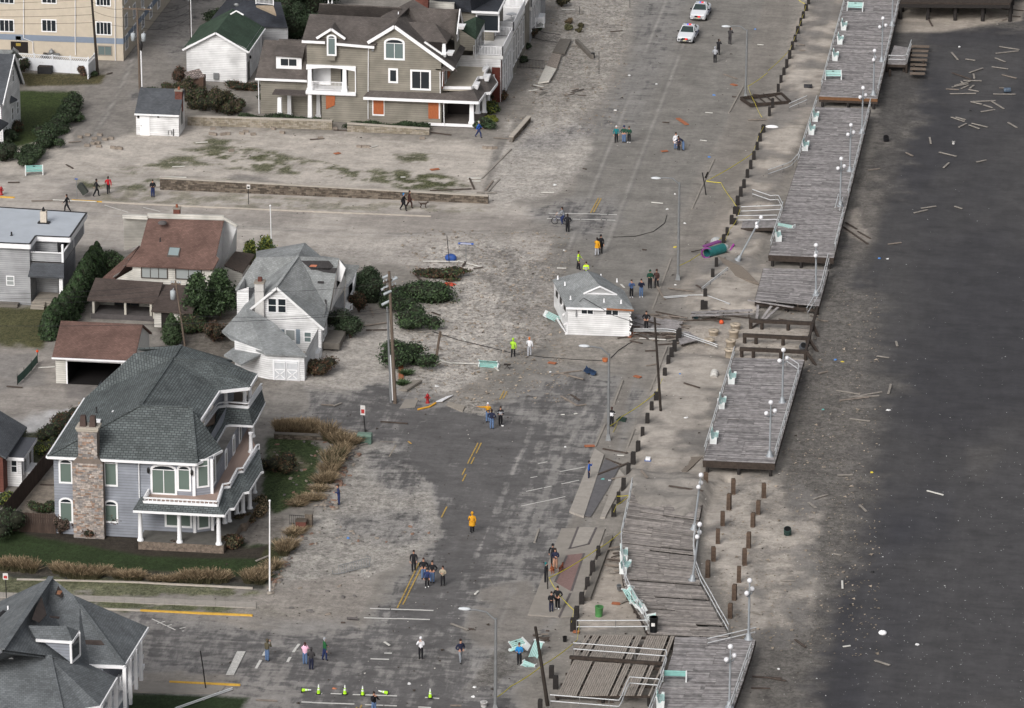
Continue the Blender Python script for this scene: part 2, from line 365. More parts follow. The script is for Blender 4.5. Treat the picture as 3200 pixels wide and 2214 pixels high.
paint([(1500,800),(1660,810),(1600,1040),(1580,1090),(1440,1090),(1440,960)],(116,107,98),18,.95,.08,h=.25)
paint([(1560,790),(1640,800),(1600,870),(1540,900)],(136,124,111),14,.8,.1)
paint([(1430,1010),(1590,1070),(1690,1070),(1640,1110),(1600,1160),(1430,1090)],(148,134,118),14,.85,.1)
paint([(1355,1220),(1400,1240),(1440,1330),(1460,1410),(1300,1420),(1320,1330)],(156,141,125),8,.95,.08)
paint([(1590,1080),(1720,1080),(1860,1120),(1820,1300),(1850,1420),(1760,1470),(1690,1420),(1640,1380),(1570,1180)],(142,130,116),18,.95,.45)
paint([(1580,1110),(1640,1100),(1650,1200),(1600,1250),(1600,1160)],(106,99,93),12,.8,.1)
paint([(1640,1340),(1700,1310),(1760,1400),(1790,1600),(1700,1640),(1690,1500)],(112,104,96),16,.85,.2)
# beach: rubble strip then wet dark sand
paint([(2020,-80),(3000,-80),(3000,1700),(1700,1700),(1720,1430),(1850,1330),(1760,1100),(1800,830),(1880,590),(1960,300)],(104,97,90),40,.95,.55,wt=.1,rag=34)
paint([(2080,60),(2500,20),(3500,40),(3500,2400),(1800,2400),(1830,1560),(1850,1430),(1930,1240),(1960,1100),(1930,1010),(1990,850),(1960,700),(1935,600),(1990,440),(2030,250)],WET,110,.98,.1,wt=.8,rag=95)
paint([(1990,60),(2080,80),(2060,260),(1990,480),(1950,620),(1930,560),(1960,400)],(82,77,74),26,.8,.3,wt=.3,rag=26)
paint([(2030,10),(2320,0),(2300,42),(2120,70),(2020,70)],(158,142,124),10,.9,.05,rag=6)
paint([(1890,480),(1930,470),(1950,540),(1900,520)],(152,138,123),10,.8,.2)
paint([(1840,840),(1960,850),(2000,1000),(1950,1060),(1880,1050),(1830,900)],(110,102,94),26,.6,.6,nz=n2,thr=.1)
paint([(2180,1010),(2400,960),(2400,1130),(2180,1110)],(104,97,90),40,.5,.3,nz=n3)
paint([(2240,1370),(2400,1380),(2400,1480),(2260,1450)],(98,92,87),30,.6,.3,nz=n3)
paint([(2120,1570),(2400,1540),(2400,1700),(2120,1650)],(104,97,90),20,.5,.3,nz=n3)
paint([(1980,1150),(2600,900),(2700,2600),(1900,2600),(1930,1400)],(56,56,66),200,.7,.06,wt=.85,rag=60)  # bluer tint paints the sky's reflection into the wet sand
paint([(2050,100),(3000,100),(3000,1700),(1900,1700),(1960,700)],(84,80,78),60,.5,.15,wt=.6,nz=n5,thr=-.12)
for pl in([(1830,-20),(1990,-60),(1850,220),(1760,420),(1700,600),(1600,620),(1690,380),(1780,150)],[(1500,800),(1650,820),(1600,1040),(1580,1090),(1440,1090),(1440,960)],[(1590,1080),(1720,1080),(1860,1120),(1830,1420),(1760,1470),(1690,1420),(1570,1180)],[(1580,600),(1740,590),(1710,720),(1560,720)]):
 paint(pl,(112,106,101),20,.75,.05,nz=n2*.7+n3*.6,thr=-.05);paint(pl,(172,158,143),16,.7,.05,nz=-(n2*.7+n3*.6),thr=-.12)
for nm,wd in(('dry',26),):
 paint([(1960,300),(2020,300),(1960,560),(1920,600),(1930,480)],(120,110,100),wd,.5,.4,nz=n2)
paint([(1425,1070),(1600,1095),(1585,1150),(1545,1185),(1430,1165),(1415,1120)],(132,123,113),30,.95,.06,h=1.0,rag=16)
paint([(1560,1060),(1700,1060),(1640,1110),(1600,1150),(1570,1100)],(150,137,122),16,.8,.06)
def track(pts,dk=(106,102,98),lt=(150,143,135)):
 for o_,c in((-5,dk),(5,dk),(0,lt)):
  for(x0,y0),(x1,y1)in zip(pts[:-1],pts[1:]):
   dx,dy=x1-x0,y1-y0;l_=math.hypot(dx,dy);nx_,ny_=-dy/l_,dx/l_;w_=2.0;p=[(x0+nx_*(o_-w_),y0+ny_*(o_-w_)*.5),(x1+nx_*(o_-w_),y1+ny_*(o_-w_)*.5),(x1+nx_*(o_+w_),y1+ny_*(o_+w_)*.5),(x0+nx_*(o_+w_),y0+ny_*(o_+w_)*.5)]
   paint(p,c,4,.5,rag=2,nz=n2,thr=.5)
for tk in([(1130,560),(1160,590),(1150,640),(1120,700),(1130,800),(1180,860)],[(1170,560),(1210,600),(1200,660),(1160,730)],[(1500,0),(1440,160),(1370,340),(1300,520),(1260,600)],[(1560,40),(1480,260),(1400,470),(1330,640)],[(1330,900),(1240,1080),(1170,1280),(1120,1420)],[(1200,960),(1130,1120),(1040,1330)],[(560,1400),(700,1420),(800,1470),(820,1540)],[(400,1440),(620,1450),(780,1500)],[(100,470),(500,510),(900,530),(1200,520),(1320,480)],[(330,40),(290,160),(240,260),(190,340)]):track(tk)
# low relief
hz=hgt+.05*n1+.03*n2+rub*.09*n4-hgt*.9*np.clip(n2*.7+n3*.6,-.5,.6)-.25*np.clip((QX-2000)/400,0,1)
hz=np.where(QX>0,hz,0);hz-=.02
hz-=.9*np.clip(1-np.hypot((QX-1640)/16,(QY-1078)/9),0,1)
def ground_z(x,y):
 i=int(np.clip(np.searchsorted(gx,x)-1,0,len(gx)-2));j=int(np.clip(np.searchsorted(gy,y)-1,0,len(gy)-2))
 return float(hz[i*len(gy)+j])
me=bpy.data.meshes.new('ground');nx,ny=len(gx),len(gy)
ii,jj=np.meshgrid(np.arange(nx-1),np.arange(ny-1),indexing='ij');a_=(ii*ny+jj).ravel()
quads=np.stack([a_,a_+ny,a_+ny+1,a_+1],1).astype(np.int32)
me.vertices.add(nx*ny);me.vertices.foreach_set('co',np.stack([fxx,fyy,hz],1).astype(np.float32).ravel())
me.loops.add(quads.size);me.loops.foreach_set('vertex_index',quads.ravel())
me.polygons.add(len(quads));me.polygons.foreach_set('loop_start',np.arange(0,quads.size,4,dtype=np.int32))
me.polygons.foreach_set('use_smooth',np.ones(len(quads),bool));me.update(calc_edges=True)
at=me.color_attributes.new('soil','FLOAT_COLOR','POINT');at.data.foreach_set('color',np.concatenate([colr,np.ones((len(colr),1))],1).astype(np.float32).ravel())
at=me.color_attributes.new('cover','FLOAT_COLOR','POINT');at.data.foreach_set('color',np.stack([rub,grs,wet,np.clip(asp,.001,1)],1).astype(np.float32).ravel())
gmat=bpy.data.materials.new('storm_washed_ground');gmat.use_nodes=True
n_=gmat.node_tree;bs=n_.nodes['Principled BSDF'];N=n_.nodes.new;L=n_.links.new
A1=N('ShaderNodeVertexColor');A1.layer_name='soil';A2=N('ShaderNodeVertexColor');A2.layer_name='cover'
sp=N('ShaderNodeSeparateColor');L(A2.outputs[0],sp.inputs[0])
ge=N('ShaderNodeNewGeometry')
def noise(scale,det,rg,sc=(1,1,1),off=(0,0,0)):
 mp=N('ShaderNodeMapping');mp.inputs['Scale'].default_value=sc;mp.inputs['Location'].default_value=off;L(ge.outputs['Position'],mp.inputs['Vector'])
 t=N('ShaderNodeTexNoise');t.inputs['Scale'].default_value=scale;t.inputs['Detail'].default_value=det;t.inputs['Roughness'].default_value=rg
 L(mp.outputs[0],t.inputs['Vector']);return t.outputs['Fac']
def math_(op,a,b=None,c=None,clamp=False):
 q=N('ShaderNodeMath');q.operation=op;q.use_clamp=clamp
 for i,v in enumerate((a,b,c)):
  if v is None:continue
  if isinstance(v,(int,float)):q.inputs[i].default_value=v
  else:L(v,q.inputs[i])
 return q.outputs[0]
def rng(v,a,b,c,d):
 q=N('ShaderNodeMapRange');L(v,q.inputs[0]);q.interpolation_type='SMOOTHSTEP'
 for i,t in enumerate((a,b,c,d)):q.inputs[i+1].default_value=t
 return q.outputs[0]
fine=noise(2.6,5,.72);big=noise(.35,3,.6,(1,1,1),(3,8,0));streak=noise(1.0,3,.6,(1.5,.16,1));strx=noise(.8,3,.6,(.5,1.6,1),(9,0,4))
chip=noise(2.3,5,.8,(1,.8,1),(31,7,2))
fa=math_('MULTIPLY',math_('MULTIPLY_ADD',sp.outputs[0],.25,.085),rng(sp.outputs[2],0,1,1,.35))
f1=math_('MULTIPLY',math_('MULTIPLY_ADD',rng(fine,.25,.75,-1,1),fa,1.0),rng(big,.3,.7,.88,1.12))
dn=noise(.22,4,.55,(1,1.5,1),(7,3,1));dn.node.inputs['Distortion'].default_value=2.2
dk=noise(.5,4,.6,(.45,1.9,1),(2,11,5));dk.node.inputs['Distortion'].default_value=1.4
f1=math_('MULTIPLY',f1,math_('MULTIPLY',rng(dn,.5,.66,1.03,.91),rng(dk,.56,.72,1.0,.90)))
f2=math_('MULTIPLY',rng(streak,.3,.7,.95,1.05),rng(strx,.3,.7,.93,1.07))
f=math_('MULTIPLY',f1,f2)
chipv=rng(chip,.37,.60,.50,1.48)
rb=math_('MULTIPLY_ADD',math_('SUBTRACT',chipv,1.0),sp.outputs[0],1.0)
f=math_('MULTIPLY',f,rb)
mx=N('ShaderNodeMix');mx.data_type='RGBA';mx.blend_type='MULTIPLY';mx.inputs[0].default_value=1.0
cc=N('ShaderNodeCombineColor');[L(f,cc.inputs[i])for i in range(3)]
am=N('ShaderNodeMix');am.data_type='RGBA';am.inputs[7].default_value=rgb(95,93,93)
cov=math_('ADD',A2.outputs[1],math_('MULTIPLY',math_('ADD',math_('SUBTRACT',dn,.5),math_('ADD',math_('SUBTRACT',dk,.5),math_('MULTIPLY',math_('SUBTRACT',noise(1.3,6,.7,(1,.2,1),(4,4,9)),.5),1.6))),.85))
L(math_('MULTIPLY',rng(cov,.34,.72,0,.95),math_('GREATER_THAN',A2.outputs[1],.02)),am.inputs[0]);L(A1.outputs[0],am.inputs[6])
L(am.outputs[2],mx.inputs[6]);L(cc.outputs[0],mx.inputs[7])
# sand dusted over grass, dark flecks
mg=N('ShaderNodeMix');mg.data_type='RGBA';mg.inputs[7].default_value=rgb(36,46,24)
L(math_('MULTIPLY',sp.outputs[1],rng(noise(5.5,6,.8,(1,.6,1),(5,5,5)),.45,.6,0,.8)),mg.inputs[0]);L(mx.outputs[2],mg.inputs[6])
L(mg.outputs[2],bs.inputs['Base Color'])
L(rng(sp.outputs[2],0,1,.95,.62),bs.inputs['Roughness']);bs.inputs['Specular IOR Level'].default_value=.22
bp=N('ShaderNodeBump');bp.inputs['Distance'].default_value=.25
L(math_('MULTIPLY',math_('MULTIPLY_ADD',sp.outputs[0],.75,.18),rng(sp.outputs[2],0,1,1,.3)),bp.inputs['Strength']);L(math_('ADD',fine,chip),bp.inputs['Height']);L(bp.outputs[0],bs.inputs['Normal'])
me.materials.append(gmat)
ground=bpy.data.objects.new('ground',me);COL.objects.link(ground);tag(ground,'sand strewn ground of street, lots and wet beach',kind='structure')

# building kit
WHITE=mat('white_paint',rgb(230,230,231),.55,.04,2)
TRIM=mat('white_trim',rgb(234,234,236),.5,.03,2)
DGLASS=glass();GGLASS=glass('green_blind_glass',(.13,.17,.15),.12);LGLASS=glass('curtained_glass',(.30,.32,.32),.15)
BGLASS=glass('blind_glass',(.14,.18,.18),.1)
SHADEIN=mat('shade_painted_interior',rgb(38,33,32),.9,.1)  # near-black colour paints shade into openings and porch depths
CONC=mat('concrete',rgb(146,139,130),.9,.1,2);CONCD=mat('dark_concrete',rgb(112,107,101),.9,.12,2)
PLY=mat('plywood_sheet',rgb(160,92,58),.8,.16,2.2,kind='grain',k=(6,1,1))
BLACK=mat('black_metal',rgb(34,33,34),.5,.1)
GREYM=mat('galvanised_metal',rgb(132,134,136),.45,.08,3,metal=.3)
def siding(name,c,row=.2,var=.05,dark_line=.02,mc=.62):return mat(name,c,.65,var,kind='shingle',k=(60.0,row,dark_line,mc))  # dark line per row paints the shade under each board lap
def shingle(name,c,w_=.26,row=.15,var=.11,dark_line=.012,mc=.62):return mat(name,c,.92,var,kind='shingle',k=(w_,row,dark_line,mc))
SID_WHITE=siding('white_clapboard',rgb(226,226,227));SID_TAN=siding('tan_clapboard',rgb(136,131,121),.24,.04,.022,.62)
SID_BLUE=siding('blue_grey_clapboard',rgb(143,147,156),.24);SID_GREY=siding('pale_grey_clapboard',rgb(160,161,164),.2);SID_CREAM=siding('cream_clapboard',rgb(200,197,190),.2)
SH_BROWN=shingle('dark_brown_shingles',rgb(94,88,85));SH_RED=shingle('red_brown_shingles',rgb(108,85,78));SH_GREY=shingle('light_grey_shingles',rgb(144,147,148))
SH_SLATE=shingle('slate_green_shingles',rgb(97,103,104),.42,.24,.16,.035,.4);SH_SLATE2=shingle('slate_grey_shingles',rgb(108,112,115),.3,.18,.12,.016,.6)
SH_GREEN=shingle('green_shingles',rgb(64,82,68));SH_BLUE=shingle('blue_black_shingles',rgb(62,65,72));SH_DK=shingle('charcoal_shingles',rgb(84,87,92))
def zed(ps,z):return[Z(p,z)for p in ps]
def roofs(parent,polys,m,name='roof',th=.16,trim=TRIM):
 b=MB()
 for ps in polys:b.slab(ps,th,0,0,0)
 return b.build(name,[m,trim],parent)
def walls(parent,polys,m,name='wall'):
 b=MB()
 for ps in polys:b.poly(ps,0)
 return b.build(name,m,parent)
def wy(y,pts):return[V(x,y,z)for x,z in pts]
def wx(x,pts):return[V(x,y,z)for y,z in pts]
def boxwall(x0,x1,y0,y1,z0,z1):
 return[wy(y0,[(x0,z0),(x1,z0),(x1,z1),(x0,z1)]),wx(x1,[(y0,z0),(y1,z0),(y1,z1),(y0,z1)]),wy(y1,[(x1,z0),(x0,z0),(x0,z1),(x1,z1)]),wx(x0,[(y1,z0),(y0,z0),(y0,z1),(y1,z1)])]
def arch_pts(u0,u1,z0,z1,rise,n=8):
 if rise<=0:return[(u0,z0),(u1,z0),(u1,z1),(u0,z1)]
 c=(u0+u1)/2;hw=(u1-u0)/2
 return[(u0,z0),(u1,z0)]+[(c+hw*math.cos(math.pi*i/n),z1-rise+rise*math.sin(math.pi*i/n))for i in range(n+1)]
def window(parent,plane,tl,br,pane=None,cols=1,rows=1,arch=0.0,fw=.12,name='window',frame=None,prd=.06,mun=.06,px=True,sill=True):
 ax,val=plane
 if px:
  A,B=(Yp(tl,val),Yp(br,val))if ax=='y' else(Xp(tl,val),Xp(br,val))
  u0,u1=sorted((A[0],B[0])if ax=='y' else(A[1],B[1]));z1,z0=max(A[2],B[2]),min(A[2],B[2])
 else:u0,u1,z0,z1=tl[0],br[0],br[1],tl[1]
 def q(u,z,d):return(u,val-d,z)if ax=='y' else(val+d,u,z)
 fr=MB();outer=arch_pts(u0,u1,z0,z1,arch);inner=arch_pts(u0+fw,u1-fw,z0+fw,z1-fw,arch*.8 if arch else 0);n=len(outer)
 for i in range(n):
  j=(i+1)%n;a,b,c,d=outer[i],outer[j],inner[j],inner[i]
  fr.poly([q(*a,prd),q(*b,prd),q(*c,prd),q(*d,prd)]);fr.poly([q(*a,0),q(*b,0),q(*b,prd),q(*a,prd)]);fr.poly([q(*d,prd),q(*c,prd),q(*c,.012),q(*d,.012)])
 iu0,iu1,iz0,iz1=u0+fw,u1-fw,z0+fw,z1-fw
 zt=iz1-(arch*.8 if arch else 0)
 def bx(a,b,c,d):
  p0,p1=q(a,c,.012),q(b,d,prd*.8);fr.box(min(p0[0],p1[0]),max(p0[0],p1[0]),min(p0[1],p1[1]),max(p0[1],p1[1]),c,d)
 for i in range(1,cols):c=iu0+(iu1-iu0)*i/cols;bx(c-mun/2,c+mun/2,iz0,zt)
 for i in range(1,rows):c=iz0+(zt-iz0)*i/rows;bx(iu0,iu1,c-mun/2,c+mun/2)
 if arch:bx(iu0,iu1,zt-mun/2,zt+mun/2)
 wo=fr.build(name,frame or TRIM,parent)
 pm=pane or DGLASS
 for i in range(cols):
  for k_ in range(rows):
   a,b=iu0+(iu1-iu0)*i/cols,iu0+(iu1-iu0)*(i+1)/cols;c,d=iz0+(zt-iz0)*k_/rows,iz0+(zt-iz0)*(k_+1)/rows
   MB().poly([q(a,c,.015),q(b,c,.015),q(b,d,.015),q(a,d,.015)]).build('pane',pm,wo)
 if arch:MB().poly([q(*t,.014)for t in arch_pts(iu0,iu1,zt,iz1,iz1-zt)]).build('pane',DGLASS,wo)
 return wo
def panel(parent,plane,tl,br,m,d=.03,name='panel',px=True):
 ax,val=plane
 if px:
  A,B=(Yp(tl,val),Yp(br,val))if ax=='y' else(Xp(tl,val),Xp(br,val))
  u0,u1=sorted((A[0],B[0])if ax=='y' else(A[1],B[1]));z1,z0=max(A[2],B[2]),min(A[2],B[2])
 else:u0,u1,z0,z1=tl[0],br[0],br[1],tl[1]
 b=MB()
 if ax=='y':b.box(u0,u1,val-d,val+.01,z0,z1)
 else:b.box(val-.01,val+d,u0,u1,z0,z1)
 return b.build(name,m,parent)
def railing(parent,pts,h=.9,m=None,post=2.0,bal=.13,name='railing',top=.09,bw=.04):
 b=MB();pts=[V(*p)for p in pts]
 for a,c in zip(pts[:-1],pts[1:]):
  L_=np.linalg.norm(c-a)
  if L_<.05:continue
  b.bar(a+V(0,0,h),c+V(0,0,h),top,.06);b.bar(a+V(0,0,.1),c+V(0,0,.1),.05,.05)
  k=max(1,int(L_/post));[b.bar(a+(c-a)*i/k,a+(c-a)*i/k+V(0,0,h+.05),.1,.1)for i in range(k+1)]
  if bal:
   k=int(L_/bal);[b.bar(a+(c-a)*i/k+V(0,0,.1),a+(c-a)*i/k+V(0,0,h),bw,bw)for i in range(1,k)]
 return b.build(name,m or TRIM,parent)
def column(parent,p,h,r=.17,m=None,name='column',sq=False):
 b=MB();x,y,z=p
 if sq:
  b.box(x-r*1.35,x+r*1.35,y-r*1.35,y+r*1.35,z,z+.25);b.hexa([(x-r,y-r,z+.25),(x+r,y-r,z+.25),(x+r,y+r,z+.25),(x-r,y+r,z+.25)],[(x-r*.8,y-r*.8,z+h),(x+r*.8,y-r*.8,z+h),(x+r*.8,y+r*.8,z+h),(x-r*.8,y+r*.8,z+h)])
 else:b.lathe([(r*1.5,0),(r*1.5,.12),(r*1.25,.16),(r*1.05,.3),(r,h*.4),(r*.85,h-.2),(r*1.15,h-.12),(r*1.2,h)],10,(x,y,z))
 return b.build(name,m or TRIM,parent)
def downspout(parent,pts,m=None):
 b=MB();b.tube(pts,.05,6);return b.build('downspout',m or TRIM,parent)
def chimney(parent,x,y,z0,z1,sx,sy,m,name='chimney'):
 b=MB();b.box(x-sx/2,x+sx/2,y-sy/2,y+sy/2,z0,z1,0);b.box(x-sx/2-.06,x+sx/2+.06,y-sy/2-.06,y+sy/2+.06,z1+.002,z1+.12,1)
 b.lathe([(.13,0),(.11,.3)],8,(x,y,z1+.12),2)
 return b.build(name,[m,CONC,mat('terracotta',rgb(140,84,62))],parent)
BRICK=mat('chimney_brick',rgb(104,66,58),.9,.2,kind='brick',k=(.22,.08,.012,1.5))
def vent(parent,p,h=.35,m=None,r=.06):
 b=MB();b.lathe([(r*2.2,0),(r,.04),(r,h)],8,p);return b.build('roof_vent',m or BLACK,parent)

def RP(p,P0,P1,P2,off=0.0):
 n=np.cross(P1-P0,P2-P0);n/=np.linalg.norm(n)
 if n[2]<0:n=-n
 r=ray(p);return CAMP+r*(((P0+n*off-CAMP)@n)/(r@n))

# tan three-storey house with boarded windows
T=thing('tan_house','tan three-storey house with brown roofs and plywood boarded ground floor windows','house',(-80,504.2,0))
Y0=504.27;ty=lambda x,y:Yp(a2(x,y),Y0)
PY=('y',Y0)
xL,xM,xR=-88.5,-81.9,-74.07
walls(T,[wy(Y0,[(xM,0),(xR,0),(xR,7.35),(-79,10.72),(xM,9.05)]),wy(Y0+.06,[(xL,6.3),(xM,6.3),(xM,8.75),(xL,8.75)]),wy(Y0+.06,[(-84.05,0),(xM,0),(xM,6.3),(-84.05,6.3)]),
          wy(Y0+.06,[(-86.95,0),(-84.05,0),(-84.05,3.0),(-86.95,3.0)]),wx(xL,[(Y0,3),(Y0+12,3),(Y0+12,8.75),(Y0,8.75)]),wx(xR,[(Y0,0),(Y0+13,0),(Y0+13,7.3),(Y0,7.3)]),
          wy(Y0+2.2,[(xL,0),(-84.0,0),(-84.0,6.3),(xL,6.3)]),wx(-84.05,[(Y0+.06,3),(Y0+2.2,3),(Y0+2.2,6.3),(Y0+.06,6.3)][::-1]),wx(-86.95,[(Y0+.06,0),(Y0+2.2,0),(Y0+2.2,3),(Y0+.06,3)][::-1]),wx(-84.0,[(Y0+1,8.8),(Y0+9,8.8),(Y0+9,10.5)])],SID_TAN)
rz,r2=10.95,11.5
pk=ty(1237,218);rgb_=Z(a2(1365,65),r2);rr=Z(a2(1812,85),r2);el=ty(1000,362);er=ty(1768,600);erb=V(er[0],er[1]+8,er[2])
mid=V(pk[0],pk[1]+6,rz)
fwd_=V(0,-.35,0)
lwl,lwr=ty(415,352)+V(0,-.4,0),ty(1060,405)+V(0,-.4,0);lrl,lrr=Z(a2(478,125),11.0),Z(a2(1262,165),11.0)
polys=[[pk+fwd_,el+fwd_,V(el[0],el[1]+7,el[2]),mid],[pk+fwd_,er+fwd_,erb,mid],[lwl,lwr,lrr,lrl],
         [lrl,lrr,lrr+V(0,2.5,-1.6),lrl+V(0,2.5,-1.6)],
         [Z(a2(540,230),8.6),Z(a2(1300,270),8.6),Z(a2(1292,65),11.7),Z(a2(565,30),11.7)],
         [rgb_,rr,Z(a2(1765,330),8.6),Z(a2(1500,330),8.6),mid],[rgb_,Z(a2(1400,-5),12.0),Z(a2(1110,150),10.9),lrr],[rgb_,Z(a2(1400,-5),12.0),Z(a2(1520,70),11.5)],
         [rr,rr+V(0,4,-2.8),rgb_+V(0,4,-2.8),rgb_],
         [Z(a2(1310,195),10.4),Z(a2(1590,205),10.4),Z(a2(1745,315),9.0),Z(a2(1700,378),8.9),Z(a2(1490,368),8.9)]]
roofs(T,polys,SH_BROWN)
b=MB()
for a,c in((pk,el),(pk,er)):b.bar(a+fwd_*1.12+V(0,0,-.16),c+fwd_*1.12+V(0,0,-.16),.1,.34)
b.bar(lwl+V(0,-.08,-.12),ty(622,362)+V(0,-.48,-.12),.14,.26);b.bar(ty(722,375)+V(0,-.48,-.12),lwr+V(0,-.08,-.12),.14,.26)
b.bar(Z(a2(1490,368),8.8),Z(a2(1700,380),8.8),.2,.22);b.build('eave_trim',TRIM,T)
# cross gable end facing the sea
g0,g1,g2=rr+V(-.25,-1.9,-1.9),rr+V(-.25,0,0),rr+V(-.25,1.9,-1.9)
walls(T,[[g0,rr+V(-.25,1.9,-1.9),g1],[g0,g0+V(0,0,-3.2),g2+V(0,0,-3.2),g2]],SID_TAN)
b=MB();b.bar(rr+V(.05,0,-.05),rr+V(.05,-2.2,-2.2),.1,.25);b.bar(rr+V(.05,0,-.05),rr+V(.05,2.2,-2.2),.1,.25);b.build('rake_trim',TRIM,T)
window(T,('x',rr[0]-.2),(rr[1]-.6,rr[2]-1.4),(rr[1]+.6,rr[2]-3.4),px=False)
# little gable over the tall window
gl,gp,gr=ty(545,335),ty(675,245),ty(800,340)
roofs(T,[[gl+fwd_,gp+fwd_,gp+V(0,2.2,0),gl+V(0,1.0,0)],[gp+fwd_,gr+fwd_,gr+V(0,1.0,0),gp+V(0,2.2,0)]],SH_BROWN,'dormer_roof')
b=MB();b.bar(gl+fwd_*1.2,gp+fwd_*1.2+V(0,0,-.1),.09,.26);b.bar(gp+fwd_*1.2+V(0,0,-.1),gr+fwd_*1.2,.09,.26);b.build('dormer_trim',TRIM,T)
walls(T,[[gl+V(.4,0,-.1),gr+V(-.4,0,-.1),gp+V(0,0,-.2)]],SID_TAN,'dormer_wall')
walls(T,[wy(Y0-.45,[(x_,z_)for x_,z_ in((ty(640,500)[0],6.9),(ty(710,500)[0],6.9),(ty(710,330)[0],9.0),(ty(640,330)[0],9.0))])],SID_TAN,'dormer_wall')
window(T,('y',Y0-.46),a2(630,308),a2(718,500),BGLASS,1,1,.28,.17)
window(T,PY,a2(1140,335),a2(1326,540),BGLASS,2,1,.5,.2)
window(T,PY,a2(1178,608),a2(1266,743),None,1,1,0,.2)
window(T,PY,a2(1374,620),a2(1559,809),None,2,1,0,.2)
wo=panel(T,PY,a2(1036,872),a2(1144,1034),TRIM,.03,'window_frame');panel(T,PY,a2(1045,878),a2(1138,1020),PLY,.06,'plywood_sheet')['label']='orange plywood sheet over the ground floor window'
panel(T,PY,a2(1628,905),a2(1638,1060),TRIM,.04,'window_frame');panel(T,PY,a2(1535,905),a2(1628,1060),PLY,.06,'plywood_sheet')
MB().hexa([ty(*q)+V(0,.06,0)for q in((624,975),(700,940),(705,858),(622,850))],[ty(*q)+V(0,-.02,0)for q in((624,975),(700,940),(705,858),(622,850))]).build('plywood_sheet',PLY,T)
for k_ in((1003,395,1000,1060),):downspout(T,[ty(k_[0],k_[1])+V(0,-.1,0),ty(k_[2],800)+V(0,-.1,0),ty(k_[2],k_[3])+V(0,-.1,0)])
downspout(T,[ty(1640,640)+V(0,-.08,0),ty(1642,830)+V(0,-.08,0)]);downspout(T,[ty(1675,905)+V(0,-.3,0),ty(1680,1120)+V(0,-.3,0)])
b=MB();A=ty(1042,425);b.box(A[0]-.12,A[0]+.12,Y0-.25,Y0,A[2]-.35,A[2]);b.build('wall_lamp',GREYM,T)
# recessed balcony at the corner
b=MB();A,B=ty(448,575),ty(890,600)
arc=[V(A[0]+(B[0]-A[0])*i/10,Y0-.05,A[2]-.55+.28*math.sin(math.pi*i/10))for i in range(11)]
for i in range(10):b.hexa([arc[i]+V(0,-.06,0),arc[i+1]+V(0,-.06,0),arc[i+1]+V(0,.15,0),arc[i]+V(0,.15,0)],[V(arc[i][0],Y0-.11,A[2]),V(arc[i+1][0],Y0-.11,A[2]),V(arc[i+1][0],Y0+.1,A[2]),V(arc[i][0],Y0+.1,A[2])])
b.box(xL-.1,B[0],Y0-.14,Y0+2.15,3.0,3.42);b.box(xL-.1,B[0],Y0-.3,Y0-.14,3.1,3.4);b.box(B[0]-.1,B[0],Y0-.1,Y0+.1,3.4,6.0);b.build('balcony',TRIM,T)
for x in(-88.2,-84.45):column(T,(x,Y0+.15,3.42),2.5,.24,sq=True)
railing(T,[(-87.9,Y0+.1,3.45),(-84.7,Y0+.1,3.45)],.95,bal=.14)
b=MB();b.box(-87.1,-85.9,Y0-.15,Y0+.05,4.15,4.4);b.build('planter_box',TRIM,T)
panel(T,('y',Y0+2.2),(-88.2,6.0),(-86.3,3.5),TRIM,.04,'door',px=False);panel(T,('y',Y0+2.2),(-85.2,5.9),(-84.5,3.5),DGLASS,.05,'door',px=False)
column(T,(-88.2,Y0+.1,0),3.0,.24,sq=True);column(T,(-87.6,Y0+1.9,0),3.0,.22,sq=True);column(T,(-91.4,Y0-.4,0),2.6,.25,sq=True);column(T,(-90.7,Y0+1.6,0),2.9,.22,sq=True)
b=MB();[b.bar((-92.2,Y0-.3+.32*i,2.95),(-88.6,Y0-.3+.32*i,2.95),.1,.18)for i in range(6)];b.build('pergola',mat('weathered_wood',rgb(84,78,76),.9,.2,3),T)
# lower wing to the west
Yg=506.5;gy_=lambda x,y:Yp(a2(x,y),Yg)
gxl,gxr=gy_(40,700)[0],-88.5;ge_=gy_(40,700)[2]
walls(T,boxwall(gxl,gxr,Yg,Yg+6,0,ge_),SID_TAN,'wing_wall')
e0,e1=gy_(0,690)+V(0,-.4,0),V(-88.3,Yg-.4,gy_(0,690)[2]);q0,q1=Z(a2(72,355),7.6),V(-88.3,Z(a2(72,355),7.6)[1],7.6)
roofs(T,[[e0,e1,q1,q0],[q0,q1,q1+V(0,4,-3),q0+V(0,4,-3)]],SH_BROWN,'wing_roof')
b=MB();b.bar(e0+V(0,-.06,-.08),e1+V(0,-.06,-.08),.12,.24);b.build('gutter',TRIM,T);downspout(T,[e0+V(.3,.2,-.2),V(e0[0]+.3,Yg-.1,0)])
Yd=Yg+.3;dl,dr=Yp(a2(178,485),Yd),Yp(a2(405,500),Yd)
walls(T,[wy(Yd,[(dl[0],4.4),(dr[0],4.4),(dr[0],dl[2]),(dl[0],dl[2])]),wx(dr[0],[(Yd,4.4),(Yd+2.5,5),(Yd+2.5,dl[2]),(Yd,dl[2])])],TRIM,'dormer_wall')
roofs(T,[[dl+V(-.2,-.25,0),dr+V(.2,-.25,0),V(dr[0]+.1,Yd+2.6,dl[2]+1.0),V(dl[0]-.1,Yd+2.6,dl[2]+1.0)]],SH_BROWN,'dormer_roof')
window(T,('y',Yd),a2(212,515),a2(370,598),None,2,1,0,.1)
